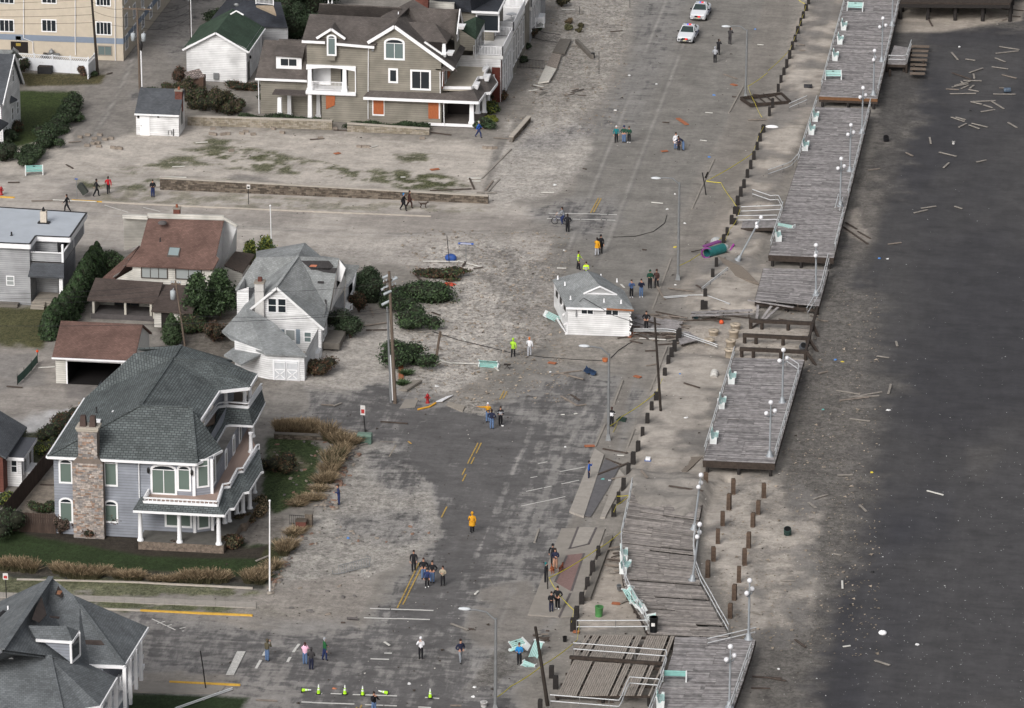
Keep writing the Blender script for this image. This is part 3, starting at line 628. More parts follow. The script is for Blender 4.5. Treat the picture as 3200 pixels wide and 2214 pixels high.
# wrap-round porch with roof deck
ze=3.02;eav=[Yp(a2(955,852),Y0-.6),Yp(a2(1982,905),Y0-.6)];ze=float(eav[1][2]);eav[0][2]=ze
eav=eav+[Z(a2(*q),ze)for q in((2040,822),(2085,818),(2148,735))]+[Z(a2(2110,672),ze),Z(a2(2145,640),ze)]
zt_=3.85;inn=[ty(1005,806),V(-73.9,Y0,3.72)]+[Z(a2(*q),zt_)for q in((1935,800),(1985,708),(2030,705),(2075,620),(2075,575))]
pl=[[eav[0],eav[1],inn[2],inn[1],inn[0]],[eav[1],eav[2],inn[3],inn[2]],[eav[2],eav[3],inn[4],inn[3]],[eav[3],eav[4],inn[5],inn[4]],[eav[4],eav[5],inn[6],inn[5]]]
roofs(T,pl,SH_BROWN,'porch_roof')
dk=[Z(a2(*q),3.86)for q in((1655,795),(1925,798),(1978,706),(2030,703),(2065,575),(1835,562),(1700,700))]
MB().slab(dk,.2,0).build('roof_deck',mat('sandy_deck',rgb(180,172,158),.9,.08,1),T)
b=MB()
for a,c in zip(dk[:6],dk[1:6]):b.hexa([a+V(-.08,-.08,0),c+V(-.08,-.08,0),c+V(.08,.08,0),a+V(.08,.08,0)],[a+V(-.08,-.08,.3),c+V(-.08,-.08,.3),c+V(.08,.08,.3),a+V(.08,.08,.3)])
b.build('deck_parapet',TRIM,T)
for q in((2045,620),(2060,690),(1965,760)):
 p=Z(a2(*q),4.0);b=MB();b.hexa([p+V(-.2,-.6,-.3),p+V(.2,-.6,-.3),p+V(.2,.6,-.3),p+V(-.2,.6,-.3)],[p+V(-.3,-.75,.2),p+V(.3,-.75,.2),p+V(.3,.75,.2),p+V(-.3,.75,.2)]);b.build('planter_box',TRIM,T)
b=MB()
for a,c in zip(eav[:-1],eav[1:]):b.bar(a+V(0,0,-.16),c+V(0,0,-.16),.16,.3)
b.build('porch_trim',TRIM,T)
yf=eav[1][1]+.45
b=MB();b.box(-74.0,-69.9,yf,Y0+7,0,.42,0);b.build('porch_floor',[mat('porch_boards',rgb(92,86,82),.8,.12,2)],T);b=MB();b.box(-76,-70.3,yf-.06,yf-.005,.12,.44);b.build('porch_skirt',TRIM,T)
for i_,q in enumerate(((1922,1105),(1975,1015),(2030,1005),(2065,960))):
 p=Z(a2(*q),.35);column(T,p,ze-.65,.25,sq=(i_==0))
MB().box(-73.9,-71.5,Y0+3.6,Y0+3.7,.4,3).build('porch_back_wall',SHADEIN,T)  # porch shade painted into the back wall colour
# deck storey wall facing sea, boarded
panel(T,('x',xR),(Y0+.5,6.2),(Y0+1.8,4.0),PLY,.06,'plywood_sheet',px=False);panel(T,('x',xR),(Y0+4.6,6.2),(Y0+6.2,4.0),PLY,.06,'plywood_sheet',px=False);window(T,('x',xR),(Y0+2.4,6.2),(Y0+3.8,4.0),px=False)
q=[ty(1600,615),ty(1790,628)];roofs(T,[[q[0],q[1],q[1]+V(-.3,.6,.35),q[0]+V(0,.6,.35)]],SH_BROWN,'eave_return');downspout(T,[ty(1665,640),ty(1660,770)])
# third floor porch under the hip, its shaded opening painted as a dark block
RPL=(pk,er,erb);q0,q1=RP(a2(1500,372),*RPL),RP(a2(1692,508),*RPL);yy=float(q0[1])-.3
MB().hexa([Yp(a2(*q),yy)for q in((1540,395),(1655,478),(1655,388),(1540,382))],[Yp(a2(*q),yy)+V(0,.3,0)for q in((1540,395),(1655,478),(1655,388),(1540,382))]).build('balcony_shade_panel',SHADEIN,T)
MB().bar(Yp(a2(1500,375),yy-.1),Yp(a2(1690,506),yy-.1),.12,.2).build('balcony_parapet',TRIM,T);p=Yp(a2(1675,480),yy-.15);column(T,(p[0],p[1],p[2]-.1),1.15,.2,sq=True)
for q in((1735,470),(1835,235)):p=Yp(a2(*q),yy);MB().hexa([p+V(x,y,-.25)for x,y in((-.25,-.4),(.2,-.4),(.2,.5),(-.25,.5))],[p+V(x,y,.1)for x,y in((-.4,-.6),(.35,-.6),(.35,.7),(-.4,.7))]).build('planter_box',TRIM,T)
# dish and vents on the roof
p=Z(a2(1048,125),11.2);b=MB();b.lathe([(.0,0),(.2,.02),(.38,.12)],12,(0,0,0));d=b.build('satellite_dish',GREYM,T);d.location=Vector(p)-T.location;d.rotation_euler=(R(60),0,R(20));vent(T,Z(a2(1268,140),11.0),.4,TRIM);vent(T,Z(a2(645,30),11.8),.3,TRIM);vent(T,Z(a2(678,30),11.8),.3,TRIM)

# big blue-grey house with stone chimney and stacked decks
T=thing('blue_grey_house','big blue-grey house with slate hip roof, stone chimney and stacked white decks','house',(-82,379.7,0))
Y0=379.7;PY=('y',Y0);ty=lambda x,y:Yp(c1(x,y),Y0)
xl=ty(482,1300)[0];xr=ty(1728,1300)[0];ze=ty(1000,1055)[2]
cb=ty(1895,1075)   # chamfered bay end (plan)
bx1,by1=xr+1.35,Y0+.75
walls(T,[wy(Y0,[(xl,0),(xr,0),(xr,ze),(xl,ze)]),[V(xr,Y0,0),V(bx1,by1,0),V(bx1,by1,ze),V(xr,Y0,ze)],wx(bx1,[(by1,0),(Y0+2.2,0),(Y0+2.2,ze),(by1,ze)]),wx(bx1,[(Y0+2.2,0),(Y0+17,0),(Y0+17,5.7),(Y0+2.2,5.7)]),wx(bx1-1.2,[(Y0+2.2,5.6),(Y0+17,5.6),(Y0+17,ze),(Y0+2.2,ze)]),wx(xl,[(Y0+19,0),(Y0,0),(Y0,ze),(Y0+19,ze)])],SID_BLUE)
b=MB()
for x,y in((xr,Y0),(bx1,by1)):b.box(x-.12,x+.12,y-.06,y+.14,0,ze)
b.build('corner_board',TRIM,T)
EO=.45;zr=ze+3.25
C=V(xl-.4,Y0-EO,ze);A=Z(c1(1245,595),zr);B=Z(c1(1697,605),zr)
e1=V(ty(1757,1080)[0],Y0-EO,ze);e2=Z(c1(1980,985),ze);e3=Z(c1(1800,740),ze+1.7)
D=Z(c1(1535,175),zr);P_=Z(c1(1610,55),zr);Fp=Z(c1(1870,197),zr);zq=ze+2.15
E1,E2=Z(c1(1788,722),zq),Z(c1(1955,460),zq);t1,t2,t3,t4=Z(c1(2000,455),zq),Z(c1(2222,430),zq),Z(c1(2290,318),zq),Z(c1(2010,190),zq)
wl=V(C[0],Z(c1(890,530),ze)[1],ze)
polys=[[C,e1,B,A],[e1,e2,e3,B],[C,A,D,P_,wl+V(3.6,3.5,3.0),wl],[A,RP(c1(1697,605),A,D,E2),RP(c1(1788,722),A,D,E2),E2,D],[D,E2,t1,Fp],[Fp,t1,t2],[Fp,t2,t3],[Fp,t3,t4,P_,D],[B,e3,E1],[P_,t4,V(t4[0],t4[1]+3,zq-1),P_+V(1,5,-3),wl+V(3.6,5,3.0)]]
roofs(T,polys,SH_SLATE,th=.2)
rc=MB()
for a,c in((C,A),(A,B),(A,D),(D,P_),(B,e1),(D,Fp),(Fp,t1),(Fp,t2),(D,E2),(Fp,t3)):rc.bar(a+V(0,0,.03),c+V(0,0,.03),.3,.06)
rc.build('ridge_caps',SH_SLATE,T)
g=MB();g.bar(C+V(0,-.06,-.1),e1+V(0,-.06,-.1),.14,.2);g.bar(e1+V(0,-.06,-.1),e2+V(0,-.06,-.1),.14,.2);g.bar(C+V(-.06,0,-.1),wl+V(-.06,0,-.1),.14,.2)
for a,c in((E1,E2),(E2,t1),(t1,t2),(t2,t3)):g.bar(a+V(0,0,-.12),c+V(0,0,-.12),.16,.26)
g.build('gutter',TRIM,T)
s0,s1,s2=Z(c1(1065,245),ze-.3),Z(c1(1235,255),ze-.3),Z(c1(1030,470),ze-2.4)
roofs(T,[[s2,s2+V(2.6,0,0),s1,s0]],SH_SLATE,'rear_roof')
# stone chimney
CY=Y0-.75;cx=lambda x,y:Yp(c1(x,y),CY);z_=cx(700,800)[2];zs=cx(645,1100)[2]
w0,w1,n0,n1_=cx(645,1200)[0],cx(915,1200)[0],cx(696,900)[0],cx(862,900)[0]
b=MB();b.box(w0,w1,CY,Y0-.01,0,zs);b.hexa([(w0,CY,zs),(w1,CY,zs),(w1,Y0+.3,zs),(w0,Y0+.3,zs)],[(n0,CY,zs+.6),(n1_,CY,zs+.6),(n1_,Y0+.3,zs+.6),(n0,Y0+.3,zs+.6)]);b.box(n0,n1_,CY,Y0+.3,zs+.6,z_)
ch=b.build('chimney',mat('chimney_mortar',rgb(120,110,103),.95,.1),T)
st=MB()
def stones(xa,xb,za,zb):
 z=za
 while z<zb-.05:
  h=random.uniform(.09,.17);x=xa+random.uniform(-.1,0)
  while x<xb-.04:
   wd=random.uniform(.16,.42);x1=min(x+wd,xb+.02);d=random.uniform(.015,.06)
   st.box(max(x,xa-.02)+.008,x1-.008,CY-d,CY+.02,z+.008,min(z+h,zb)-.006,random.choice([0,0,0,1,1,2]));x=x1
  z+=h
stones(w0,w1,0.0,zs);stones(n0,n1_,zs+.4,z_)
st.build('stone_facing',[mat('fieldstone',rgb(168,158,151),.95,.2,5,kind='isl'),mat('fieldstone_grey',rgb(140,135,133),.95,.18,5,kind='isl'),mat('fieldstone_rust',rgb(156,132,117),.95,.18,5,kind='isl')],ch)
ch.children[0]['kind']='stuff'
b=MB();b.box(n0-.18,n1_+.18,CY-.2,Y0+.5,z_+.003,z_+.16);b.box(n0-.1,n1_+.1,CY-.1,Y0+.4,z_-.2,z_-.003);b.build('chimney_cap',mat('cap_stone',rgb(176,168,156),.8,.06),T)
for x in(n0+.38,n1_-.38):
 b=MB();b.hexa([(x-.27,CY+.1,z_+.16),(x+.27,CY+.1,z_+.16),(x+.27,CY+.7,z_+.16),(x-.27,CY+.7,z_+.16)],[(x-.2,CY+.2,z_+1.05),(x+.2,CY+.2,z_+1.05),(x+.2,CY+.6,z_+1.05),(x-.2,CY+.6,z_+1.05)]);b.build('chimney_pot',mat('bronze_pot',rgb(74,60,55),.6,.1),T)
# windows
for x0,x1 in((520,652),(920,1052)):
 window(T,PY,c1(x0,1058),c1(x1,1315-25*(x0==520)),GGLASS,1,1,.38,.15);window(T,PY,c1(x0+3,1408+22*(x0==920)),c1(x1+3,1640),GGLASS,1,1,.38,.15)
window(T,PY,c1(1338,1108),c1(1578,1395),GGLASS,2,1,.42,.17);window(T,PY,c1(1575,1118),c1(1704,1358),GGLASS,1,1,.35,.15)
window(T,PY,(ty(1465,1500)[0],2.95),(ty(1710,1500)[0],1.1),GGLASS,2,1,0,.17,px=False)
# chamfer window drawn on its own slanted plane
u=V(bx1-xr,by1-Y0,0);u/=np.linalg.norm(u);nn=V(u[1],-u[0],0)
for za,zb,ar in((4.75,6.95,.3),(1.1,2.95,0)):
 fr=MB();O=V(xr,Y0,0)+nn*.02
 def bb(u0,u1,z0,z1,d,mb,mi=0):mb.hexa([O+u*u0+V(0,0,z0),O+u*u1+V(0,0,z0),O+u*u1+nn*d+V(0,0,z0),O+u*u0+nn*d+V(0,0,z0)],[O+u*u0+V(0,0,z1),O+u*u1+V(0,0,z1),O+u*u1+nn*d+V(0,0,z1),O+u*u0+nn*d+V(0,0,z1)],mi)
 for q in((.22,.37,za,zb),(1.17,1.32,za,zb),(.22,1.32,za-.15,za),(.22,1.32,zb,zb+.15),(.37,1.17,zb-.5,zb-.43)):bb(*q,.06,fr)
 fo=fr.build('window',TRIM,T);pm=MB();bb(.37,1.17,za,zb,.02,pm);pm.build('pane',GGLASS,fo)
window(T,('x',bx1),(Y0+1.3,7.0),(Y0+2.4,4.4),GGLASS,1,1,.3,.14,px=False);window(T,('x',bx1),(Y0+1.3,3.0),(Y0+2.4,.9),GGLASS,1,1,0,.14,px=False)
for y in(Y0+6.5,Y0+10,Y0+13):window(T,('x',bx1),(y,5.65),(y+1.0,3.95),GGLASS,1,1,.2,.14,px=False,name='door')
downspout(T,[ty(1238,1072)+V(0,-.12,0),ty(1245,1410)+V(0,-.12,0)])
for q in((1325,1165),(1712,1185)):
 p=ty(*q);b=MB();b.tube([p+V(0,-.02,.1),p+V(0,-.2,.14)],.03);b.lathe([(.02,.3),(.1,.2),(.12,-.1),(.03,-.28)],8,p+V(0,-.22,0));b.build('wall_lantern',BLACK,T)
# porch, skirt roof and second floor deck
yp=Y0-2.6;zp=.7
pz_=lambda x,y:Yp(c1(x,y),yp-.35)
eL,eR=pz_(1185,1520),pz_(2000,1567);zz=float(eL[2]);eR[2]=zz
ev=[eL,eR]+[Z(c1(*q),zz)for q in((2040,1502),(2085,1498),(2165,1360),(2215,1352),(2320,1180),(2345,1170))]
zd=3.95;rl=[V(eL[0]+.75,eL[1]+.85,zd),V(eR[0]-.75,eL[1]+.85,zd)]
rp=rl+[Z(c1(*q),zd)for q in((1985,1335),(2045,1325),(2115,1195),(2165,1190),(2290,985),(2310,980))]
pls=[[ev[i],ev[i+1],rp[i+1],rp[i]]for i in range(len(ev)-1)]+[[eL,rl[0],V(rl[0][0],Y0,zd),V(eL[0],Y0,zz)]]
roofs(T,pls,SH_SLATE,'porch_roof',th=.15)
MB().slab([rp[0],rp[1],rp[2],rp[3],rp[4],rp[5],rp[6],V(rp[6][0]-2,rp[6][1]+6,zd),V(bx1,rp[6][1]+6,zd),V(bx1,by1,zd),V(xr,Y0,zd),V(rp[0][0],Y0,zd)],.15,0).build('deck_floor',mat('pinkish_deck',rgb(158,138,128),.85,.06,1,kind='grain',k=(12,.4,1)),T)
b=MB()
for a,c in zip([V(rp[0][0],Y0-.1,zd)]+rp[:-1],rp):b.bar(a+V(0,0,.06),c+V(0,0,.06),.16,.22);b.bar(a+V(0,0,.42),c+V(0,0,.42),.16,.09);k=max(1,int(np.linalg.norm(c-a)/.35));[b.bar(a+(c-a)*i/k+V(0,0,.1),a+(c-a)*i/k+V(0,0,.42),.06,.06)for i in range(k+1)]
b.build('deck_railing',TRIM,T)
b=MB()
for a,c in zip(ev[:-1],ev[1:]):b.bar(a+V(0,0,-.15),c+V(0,0,-.15),.12,.2)
b.build('porch_trim',TRIM,T)
b=MB();b.slab([V(eL[0]+.3,yp,zp),V(eR[0]-.2,yp,zp)]+[V(q[0]-.25,q[1]+.1,zp)for q in ev[2:]]+[V(bx1,ev[-1][1],zp),V(bx1,by1,zp),V(xr,Y0,zp),V(eL[0]+.3,Y0,zp)],.72,0,1,1);b.build('porch_floor',[mat('bluestone_floor',rgb(98,96,92),.85,.14,1.2),mat('stone_foundation',rgb(118,106,96),.95,.3,4)],T)
for q in((1252,95),(1600,118),(1950,137)):p=Yp(d1(*q),yp+.2);column(T,(p[0],yp+.2,zp),zz-zp-.2,.19)
for q in((2000,1640),(2040,1625),(2110,1560),(2165,1550),(2225,1510),(2265,1370)):p=Z(c1(*q),zp);column(T,p,zz-zp-.2,.17)
# third floor deck and its skirt
z3=ze-.1;r3=[Z(c1(*q),z3)for q in((1822,775),(1938,615),(2025,605),(2210,618),(2268,530),(2330,440))];e3_=[Z(c1(*q),z3-.95)for q in((1930,905),(2010,765),(2040,755),(2250,765),(2290,700),(2360,560))]
roofs(T,[[e3_[i],e3_[i+1],r3[i+1],r3[i]]for i in range(5)],SH_SLATE,'deck_skirt_roof',th=.15)
b=MB()
for a,c in zip(r3[:-1],r3[1:]):b.bar(a+V(0,0,.1),c+V(0,0,.1),.16,.22);b.bar(a+V(0,0,.45),c+V(0,0,.45),.16,.09)
for a,c in zip(e3_[:-1],e3_[1:]):b.bar(a+V(0,0,-.14),c+V(0,0,-.14),.12,.18)
b.build('upper_deck_railing',TRIM,T)
MB().slab([r3[0],r3[1],r3[2],r3[3],r3[4],V(r3[4][0]-4,r3[4][1]+4,z3),V(bx1-1.5,r3[0][1]+1,z3)],.15,0).build('upper_deck_floor',mat('brown_deck',rgb(110,96,86),.85,.1),T)
for q in((1852,680),(2012,590),(2180,575),(2225,540)):p=Z(c1(*q),z3);column(T,p,1.95,.17)
b=MB();p,q=Z(c1(1900,640),z3),Z(c1(2080,545),z3);b.hexa([p,V(q[0],q[1],z3),V(q[0],q[1]+.2,z3),p+V(0,.2,0)],[p+V(0,0,2.0),V(q[0],q[1],z3+2.0),V(q[0],q[1]+.2,z3+2.0),p+V(0,.2,2.0)]);b.build('upper_deck_wall',SID_BLUE,T)
for q in((2235,1010),(2250,870)):p=Z(c1(*q),zd);column(T,p,z3-1.15-zd,.17)
for q in((1298,200),(860,655)):vent(T,Z(c1(*q),ze+1.3),.5)
for q in((1030,655),(865,730)):p=Z(c1(*q),ze+1.9);b=MB();b.box(p[0]-.3,p[0]+.3,p[1]-.2,p[1]+.2,p[2]-.1,p[2]+.12);b.build('roof_vent',TRIM,T)
# slate-roofed house at the lower corner
T=thing('slate_roofed_house','slate-roofed house with patched shingles and white balconies, cut off by the frame corner','house',(-82,352,0))
zr,ze=11.0,6.9
pk=Z(d1(455,430),zr);rb=Z(d1(20,1075),zr);eR=Z(d1(1318,872),ze);eF=Z(d1(1105,1215),ze);eF0=Z(d1(795,1205),ze);eLb=Z(d1(-250,760),ze)
v1,v2=Z(d1(430,665),9.6),Z(d1(710,680),9.6);lo1,lo2=Z(d1(1040,1320),6.4),Z(d1(890,1575),6.4);rid=Z(d1(430,1130),8.9);rl_=Z(d1(150,1110),8.9);bl=Z(d1(-250,1250),8.4);bb_=Z(d1(-250,2000),5.2);bq2=Z(d1(620,1990),5.0);lo3=Z(d1(760,1596),6.4)
S_=Z(d1(700,1190),7.4);U_=Z(d1(650,585),10.0)
polys=[[pk,rb,eLb],[pk,rb,rl_,rid,S_,v1],[pk,v1,U_],[v1,v2,eF,eF0,S_],[v2,eR,eF],[U_,eR,v2,v1],[rid,lo1,lo2,lo3,bq2],[rid,lo1,eF0,S_],[rid,bq2,bb_,bl,rl_],[rb,bl,rl_]]
M1=(pk,rb,S_);M2=(v1,v2,eF)
roofs(T,polys,SH_SLATE2,th=.2)
g=MB()
for a,c in((eR,eF),(eF0,eF),(lo1,lo2),(lo2,lo3)):g.bar(a+V(0,0,-.12),c+V(0,0,-.12),.16,.26)
g.build('gutter',TRIM,T)
rc=MB();rc.bar(pk+V(0,0,.05),rb+V(0,0,.05),.4,.1);rc.bar(rid+V(0,0,.05),bq2+V(0,0,.05),.5,.06);rc.bar(rid+V(0,0,.05),lo1+V(-1,0,.3),.4,.06);rc.bar(v2+V(0,0,.04),eF+V(0,0,.04),.3,.06);rc.build('ridge_caps',SH_SLATE2,T)
TAR=mat('bare_roof_felt',rgb(74,66,63),.95,.15,2)
def patch(ps,pl,m=TAR,off=.07):MB().slab([RP(d1(*q),*pl,off)for q in ps],.05,0,0,0).build('torn_shingle_patch',m,T)
patch([(370,600),(415,760),(350,830),(285,800),(320,700)],M1,off=.12);patch([(520,500),(580,560),(550,610),(490,580)],M1,off=.1);patch([(515,545),(555,550),(535,580),(505,575)],M1,mat('bare_sheathing',rgb(186,132,100)),.14)
patch([(710,985),(900,990),(930,1030),(720,1025)],M2);patch([(440,770),(530,780),(525,795),(450,785)],M1,off=.12)
walls(T,[[V(eR[0]-1.6,eR[1],0),V(eF[0]-1.6,eF[1],0),V(eF[0]-1.6,eF[1],ze),V(eR[0]-1.6,eR[1],ze)][::-1],[eF+V(-1.6,0,-7),eF0+V(-1,0,-7),eF0+V(-1,0,0),eF+V(-1.6,0,0)],[lo1+V(-1.4,0,-6.4),lo2+V(-1.4,0,-6.4),lo2+V(-1.4,0,0),lo1+V(-1.4,0,0)][::-1],[lo2+V(-1.4,0,-6.4),lo3+V(-6,0,-6.4),lo3+V(-6,0,0),lo2+V(-1.4,0,0)]],SID_BLUE)
# dormer
dA=RP(d1(320,975),*M1,.05);dB,dC=Z(d1(645,995),dA[2]),Z(d1(705,905),dA[2])
d0=RP(d1(255,860),*M1,.05);d1_=Z(d1(590,865),d0[2])
roofs(T,[[dA,dB,d1_,d0],[dB,dC,d1_]],SH_SLATE2,'dormer_roof',th=.14)
bt=V(dB[0]-.15,dB[1]+.1,Yp(d1(640,1180),dB[1]+.1)[2]-.1)
walls(T,[[bt,dB+V(-.15,.1,-.1),dA+V(.3,.1,-.1)],[bt,bt+V(.25,1.6,0),V(bt[0]+.25,bt[1]+1.6,dB[2]-.1),dB+V(-.15,.1,-.1)]],SID_BLUE,'dormer_wall')
b=MB();b.bar(dA+V(0,-.05,-.12),dB+V(0,-.05,-.12),.12,.2);b.bar(dB+V(0,0,-.1),dC+V(0,0,-.1),.12,.2);b.bar(bt+V(.02,-.04,0),dB+V(-.13,-.04,0),.16,.16);b.bar(bt+V(.3,1.6,0),V(bt[0]+.3,bt[1]+1.6,dB[2]),.14,.14);b.bar(bt,bt+V(.3,1.6,0),.14,.14);b.build('dormer_trim',TRIM,T)
MB().poly([bt+V(.08,.15,.15),bt+V(.3,1.5,.15),V(bt[0]+.3,bt[1]+1.5,dB[2]-.25),V(bt[0]+.08,bt[1]+.15,dB[2]-.25)]).build('dormer_pane',DGLASS,T)
# front gable at the edge
ga,gb,gc=Z(d1(-150,1200),8.3),Z(d1(12,1082),9.3),Z(d1(190,1215),8.2)
walls(T,[[ga,gc,gb]],SID_BLUE,'gable_wall');b=MB();b.bar(ga+V(0,-.1,0),gb+V(0,-.1,0),.12,.24);b.bar(gb+V(0,-.1,0),gc+V(0,-.1,0),.12,.24);b.build('gable_trim',TRIM,T)
# balcony tiers on the sea side
for(pa,pb,zz)in((Z(d1(1250,1130),4.6),Z(d1(1075,1420),4.6),4.6),(Z(d1(1262,1215),3.6),Z(d1(935,1700),3.6),3.6),(Z(d1(1060,1400),4.2),Z(d1(900,1640),4.2),4.2)):
 b=MB();b.bar(pa,pb,.5,.3);b.build('balcony_beam',TRIM,T);railing(T,[pa,pb],.9,None,1.6,0.5)
for q in((1250,985),(1205,1060),(1155,1140),(1108,1225)):p=Z(d1(*q),ze);b=MB();b.box(p[0]-.13,p[0]+.13,p[1]-.13,p[1]+.13,3.6,ze-.1);b.build('balcony_post',TRIM,T)
for q in((1030,1330),(975,1420),(900,1560)):p=Z(d1(*q),6.4);b=MB();b.box(p[0]-.13,p[0]+.13,p[1]-.13,p[1]+.13,2.6,6.3);b.build('balcony_post',TRIM,T)
for q in((1160,1560),(1120,1596)):p=Z(d1(*q),0);b=MB();b.box(p[0]-.15,p[0]+.15,p[1]-.15,p[1]+.15,0,3.7);b.build('porch_post',TRIM,T)
p=Z(d1(262,650),9.6);vent(T,p,.45,TRIM);p=Z(d1(72,740),9.2);vent(T,p,.5,TRIM)
for q in((92,750),(10,760)):a=Z(d1(q[0]-35,q[1]+25),9.15);c=Z(d1(q[0]+35,q[1]-25),9.3);b=MB();b.bar(a,c,.35,.16);b.build('skylight',BLACK,T)

# white cape with light grey roof and torn shingles
T=thing('white_cape_house','white clapboard house with light grey roof, one slope torn open above the porch','house',(-76,429,0))
Y0=429.0;PY=('y',Y0);ty=lambda x,y:Yp(b2(x,y),Y0)
xr=ty(583,1500)[0];xl=ty(-560,1500)[0];ze=ty(600,1365)[2];pk=ty(190,1003);gl=ty(80,1085)
xg=pk[0]-(xr-pk[0]);xw,zw=Yp(b1(2108,1042),Y0+2)[0],Yp(b1(2108,1042),Y0+2)[2]
walls(T,[wy(Y0,[(xg,0),(xr,0),(xr,ze),(pk[0],pk[2]-.12),(xg,ze)]),wx(xr,[(Y0,0),(Y0+3.2,0),(Y0+3.2,ze+1.5),(Y0,ze)]),wy(Y0+2,[(xw,0),(xg+1,0),(xg+1,zw+.3),(xw,zw-.15)]),wx(xw,[(Y0+14,0),(Y0+2,0),(Y0+2,zw-.2),(Y0+14,zw-.2)])],SID_WHITE)
zr=pk[2]+1.7;f_=V(0,-.35,0)
erF=V(xr+.3,Y0-.35,ze-.1);pf=pk+f_
hip=Z(b2(375,745),zr);top=Z(b2(435,625),zr);dE=Z(b2(742,762),zr-.2);dW=Z(b2(660,1240),ze+.1)
W3=Z(b2(738,765),zr-.25);W2=Z(b2(650,1238),ze+.5);W1=RP(b2(490,960),hip,W3,W2)
polys=[[pf,erF,W2,W1,hip],[pf,hip,Z(b2(60,960),pk[2]-1.2),V(xg-.3,Y0-.35,ze-.1)],
         [hip,W1,W2,W3],
         [top,Z(b2(575,742),zr-1.1),dE,hip],[top,hip,Z(b2(205,962),pk[2]-.9),Z(b1(2095,1035),ze+1.0),Z(b2(0,757),zr-.9)],
         [Z(b2(750,770),zr-.6),Z(b2(785,815),zr-.9),Z(b2(920,825),zr-1.2),Z(b2(815,985),zr-2.8),Z(b2(795,840),zr-1.6)],[top,Z(b2(0,757),zr-.9),Z(b2(0,700),zr-3)]]
rf=roofs(T,polys,SH_GREY,th=.18)
M=(hip,W2,W3)
FELT=mat('dark_roof_felt',rgb(62,60,61),.95,.15,3)
for ps,mm in(([(405,785),(650,785),(690,830),(660,870),(490,860),(450,825)],FELT),([(490,820),(545,822),(535,838),(475,835)],mat('bare_wood_sheathing',rgb(176,112,88))),([(490,850),(720,850),(705,895),(600,880)],FELT),([(550,965),(605,968),(602,985),(548,982)],FELT),([(610,1130),(625,1130),(630,1170),(618,1165)],FELT)):
 MB().slab([RP(b2(*q),*M,.09 if mm is FELT else .15)for q in ps],.04).build('torn_shingle_patch',mm,T)
b=MB()
for a,c in((pf,erF),(pf,V(xg-.3,Y0-.35,ze-.1))):b.bar(a+V(0,-.04,-.16),c+V(0,-.04,-.16),.08,.2)
b.build('rake_trim',WHITE,T);b=MB();b.bar(hip+V(0,0,.04),pf+V(0,0,.04),.25,.06);b.bar(hip+V(0,0,.04),W1+V(0,0,.05),.25,.05);b.build('ridge_caps',SH_GREY,T)
# sea-side gables and porch
zb=.5;sa,sb,sc_=Z(b2(742,775),zr-.35),Z(b2(800,835),zr-1.0),Z(b2(655,1240),ze+.5)
wl_=[Z(b2(742,775),zr-.35),Z(b2(798,850),zr-1.05),Z(b2(795,1000),3.2),Z(b2(690,1190),2.7),Z(b2(665,1240),2.9)]
b=MB();b.poly(wl_,0);b.poly([Z(b2(690,1190),2.7),Z(b2(785,1040),3.0),Z(b2(785,1215),.9),Z(b2(690,1260),.9)],1);b.poly([Z(b2(800,985),3.0),Z(b2(900,850),3.3),Z(b2(890,1000),1.6),Z(b2(835,1215),.6),Z(b2(790,1215),.6)],0)
b.build('sea_gable_wall',[WHITE,SID_GREY],T)
for ps in([(712,1035),(770,930),(768,835),(712,920)],[(818,1110),(855,1040),(855,960),(820,1005)]):
 q=[Z(b2(*p),zr-2.6 if ps[0][0]<800 else 2.4)for p in ps];b=MB();b.poly([v+V(.06,-.02,0)for v in q]);wo=b.build('window',BLACK,T);c=sum(q)/4;MB().poly([c+(v-c)*.86+V(.09,-.03,0)for v in q]).build('pane',BGLASS,wo)
b=MB();b.box(xr,xr+1.6,Y0+.4,Y0+4.2,.2,.8);b.build('porch_floor',CONCD,T)
railing(T,[Z(b2(728,1385),.5),Z(b2(800,1265),.5),Z(b2(855,1220),.7)],.55,WHITE,1.2,0.3)
for x0,x1,z0_,z1_ in((590,625,1380,1460),(632,672,1290,1400)):
 pass
window(T,('x',xr),(Y0+.7,2.1),(Y0+1.5,.8),None,1,2,0,.08,px=False,frame=WHITE);window(T,('x',xr),(Y0+1.9,2.3),(Y0+2.7,.9),None,1,2,0,.08,px=False,frame=WHITE)
window(T,PY,b2(104,1115),b2(186,1248),None,1,2,0,.07);window(T,PY,b2(192,1118),b2(272,1252),None,1,2,0,.07)
window(T,PY,b2(425,1415),b2(497,1515),BGLASS,1,2,0,.08);window(T,PY,b2(262,1395),b2(352,1500),LGLASS,1,1,0,.06)
for x in(218,357):panel(T,PY,b2(x,1395),b2(x+36,1525),mat('blue_shutter',rgb(120,132,142)),.05,'shutter')
cx_=ty(40,1200);z1c=Yp(b2(45,975),Y0+.2)[2];b=MB();b.box(cx_[0]-.45,cx_[0]+.38,Y0-.4,Y0+.5,0,z1c,0);b.box(cx_[0]-.52,cx_[0]+.45,Y0-.47,Y0+.57,z1c+.003,z1c+.15,1);b.box(cx_[0]-.2,cx_[0]+.15,Y0-.15,Y0+.25,z1c+.15,z1c+.5,2);b.build('chimney',[mat('white_washed_brick',rgb(192,190,188),.9,.08,4),CONC,BRICK],T)
window(T,PY,b1(2400,1),b1(2401,2),px=True)if False else None
b=MB();p=Z(c2(540,140),.3);b.box(p[0]-.35,p[0]+.35,p[1]-.9,p[1]+.9,0,.7,0);b.build('entry_step',WHITE,T)
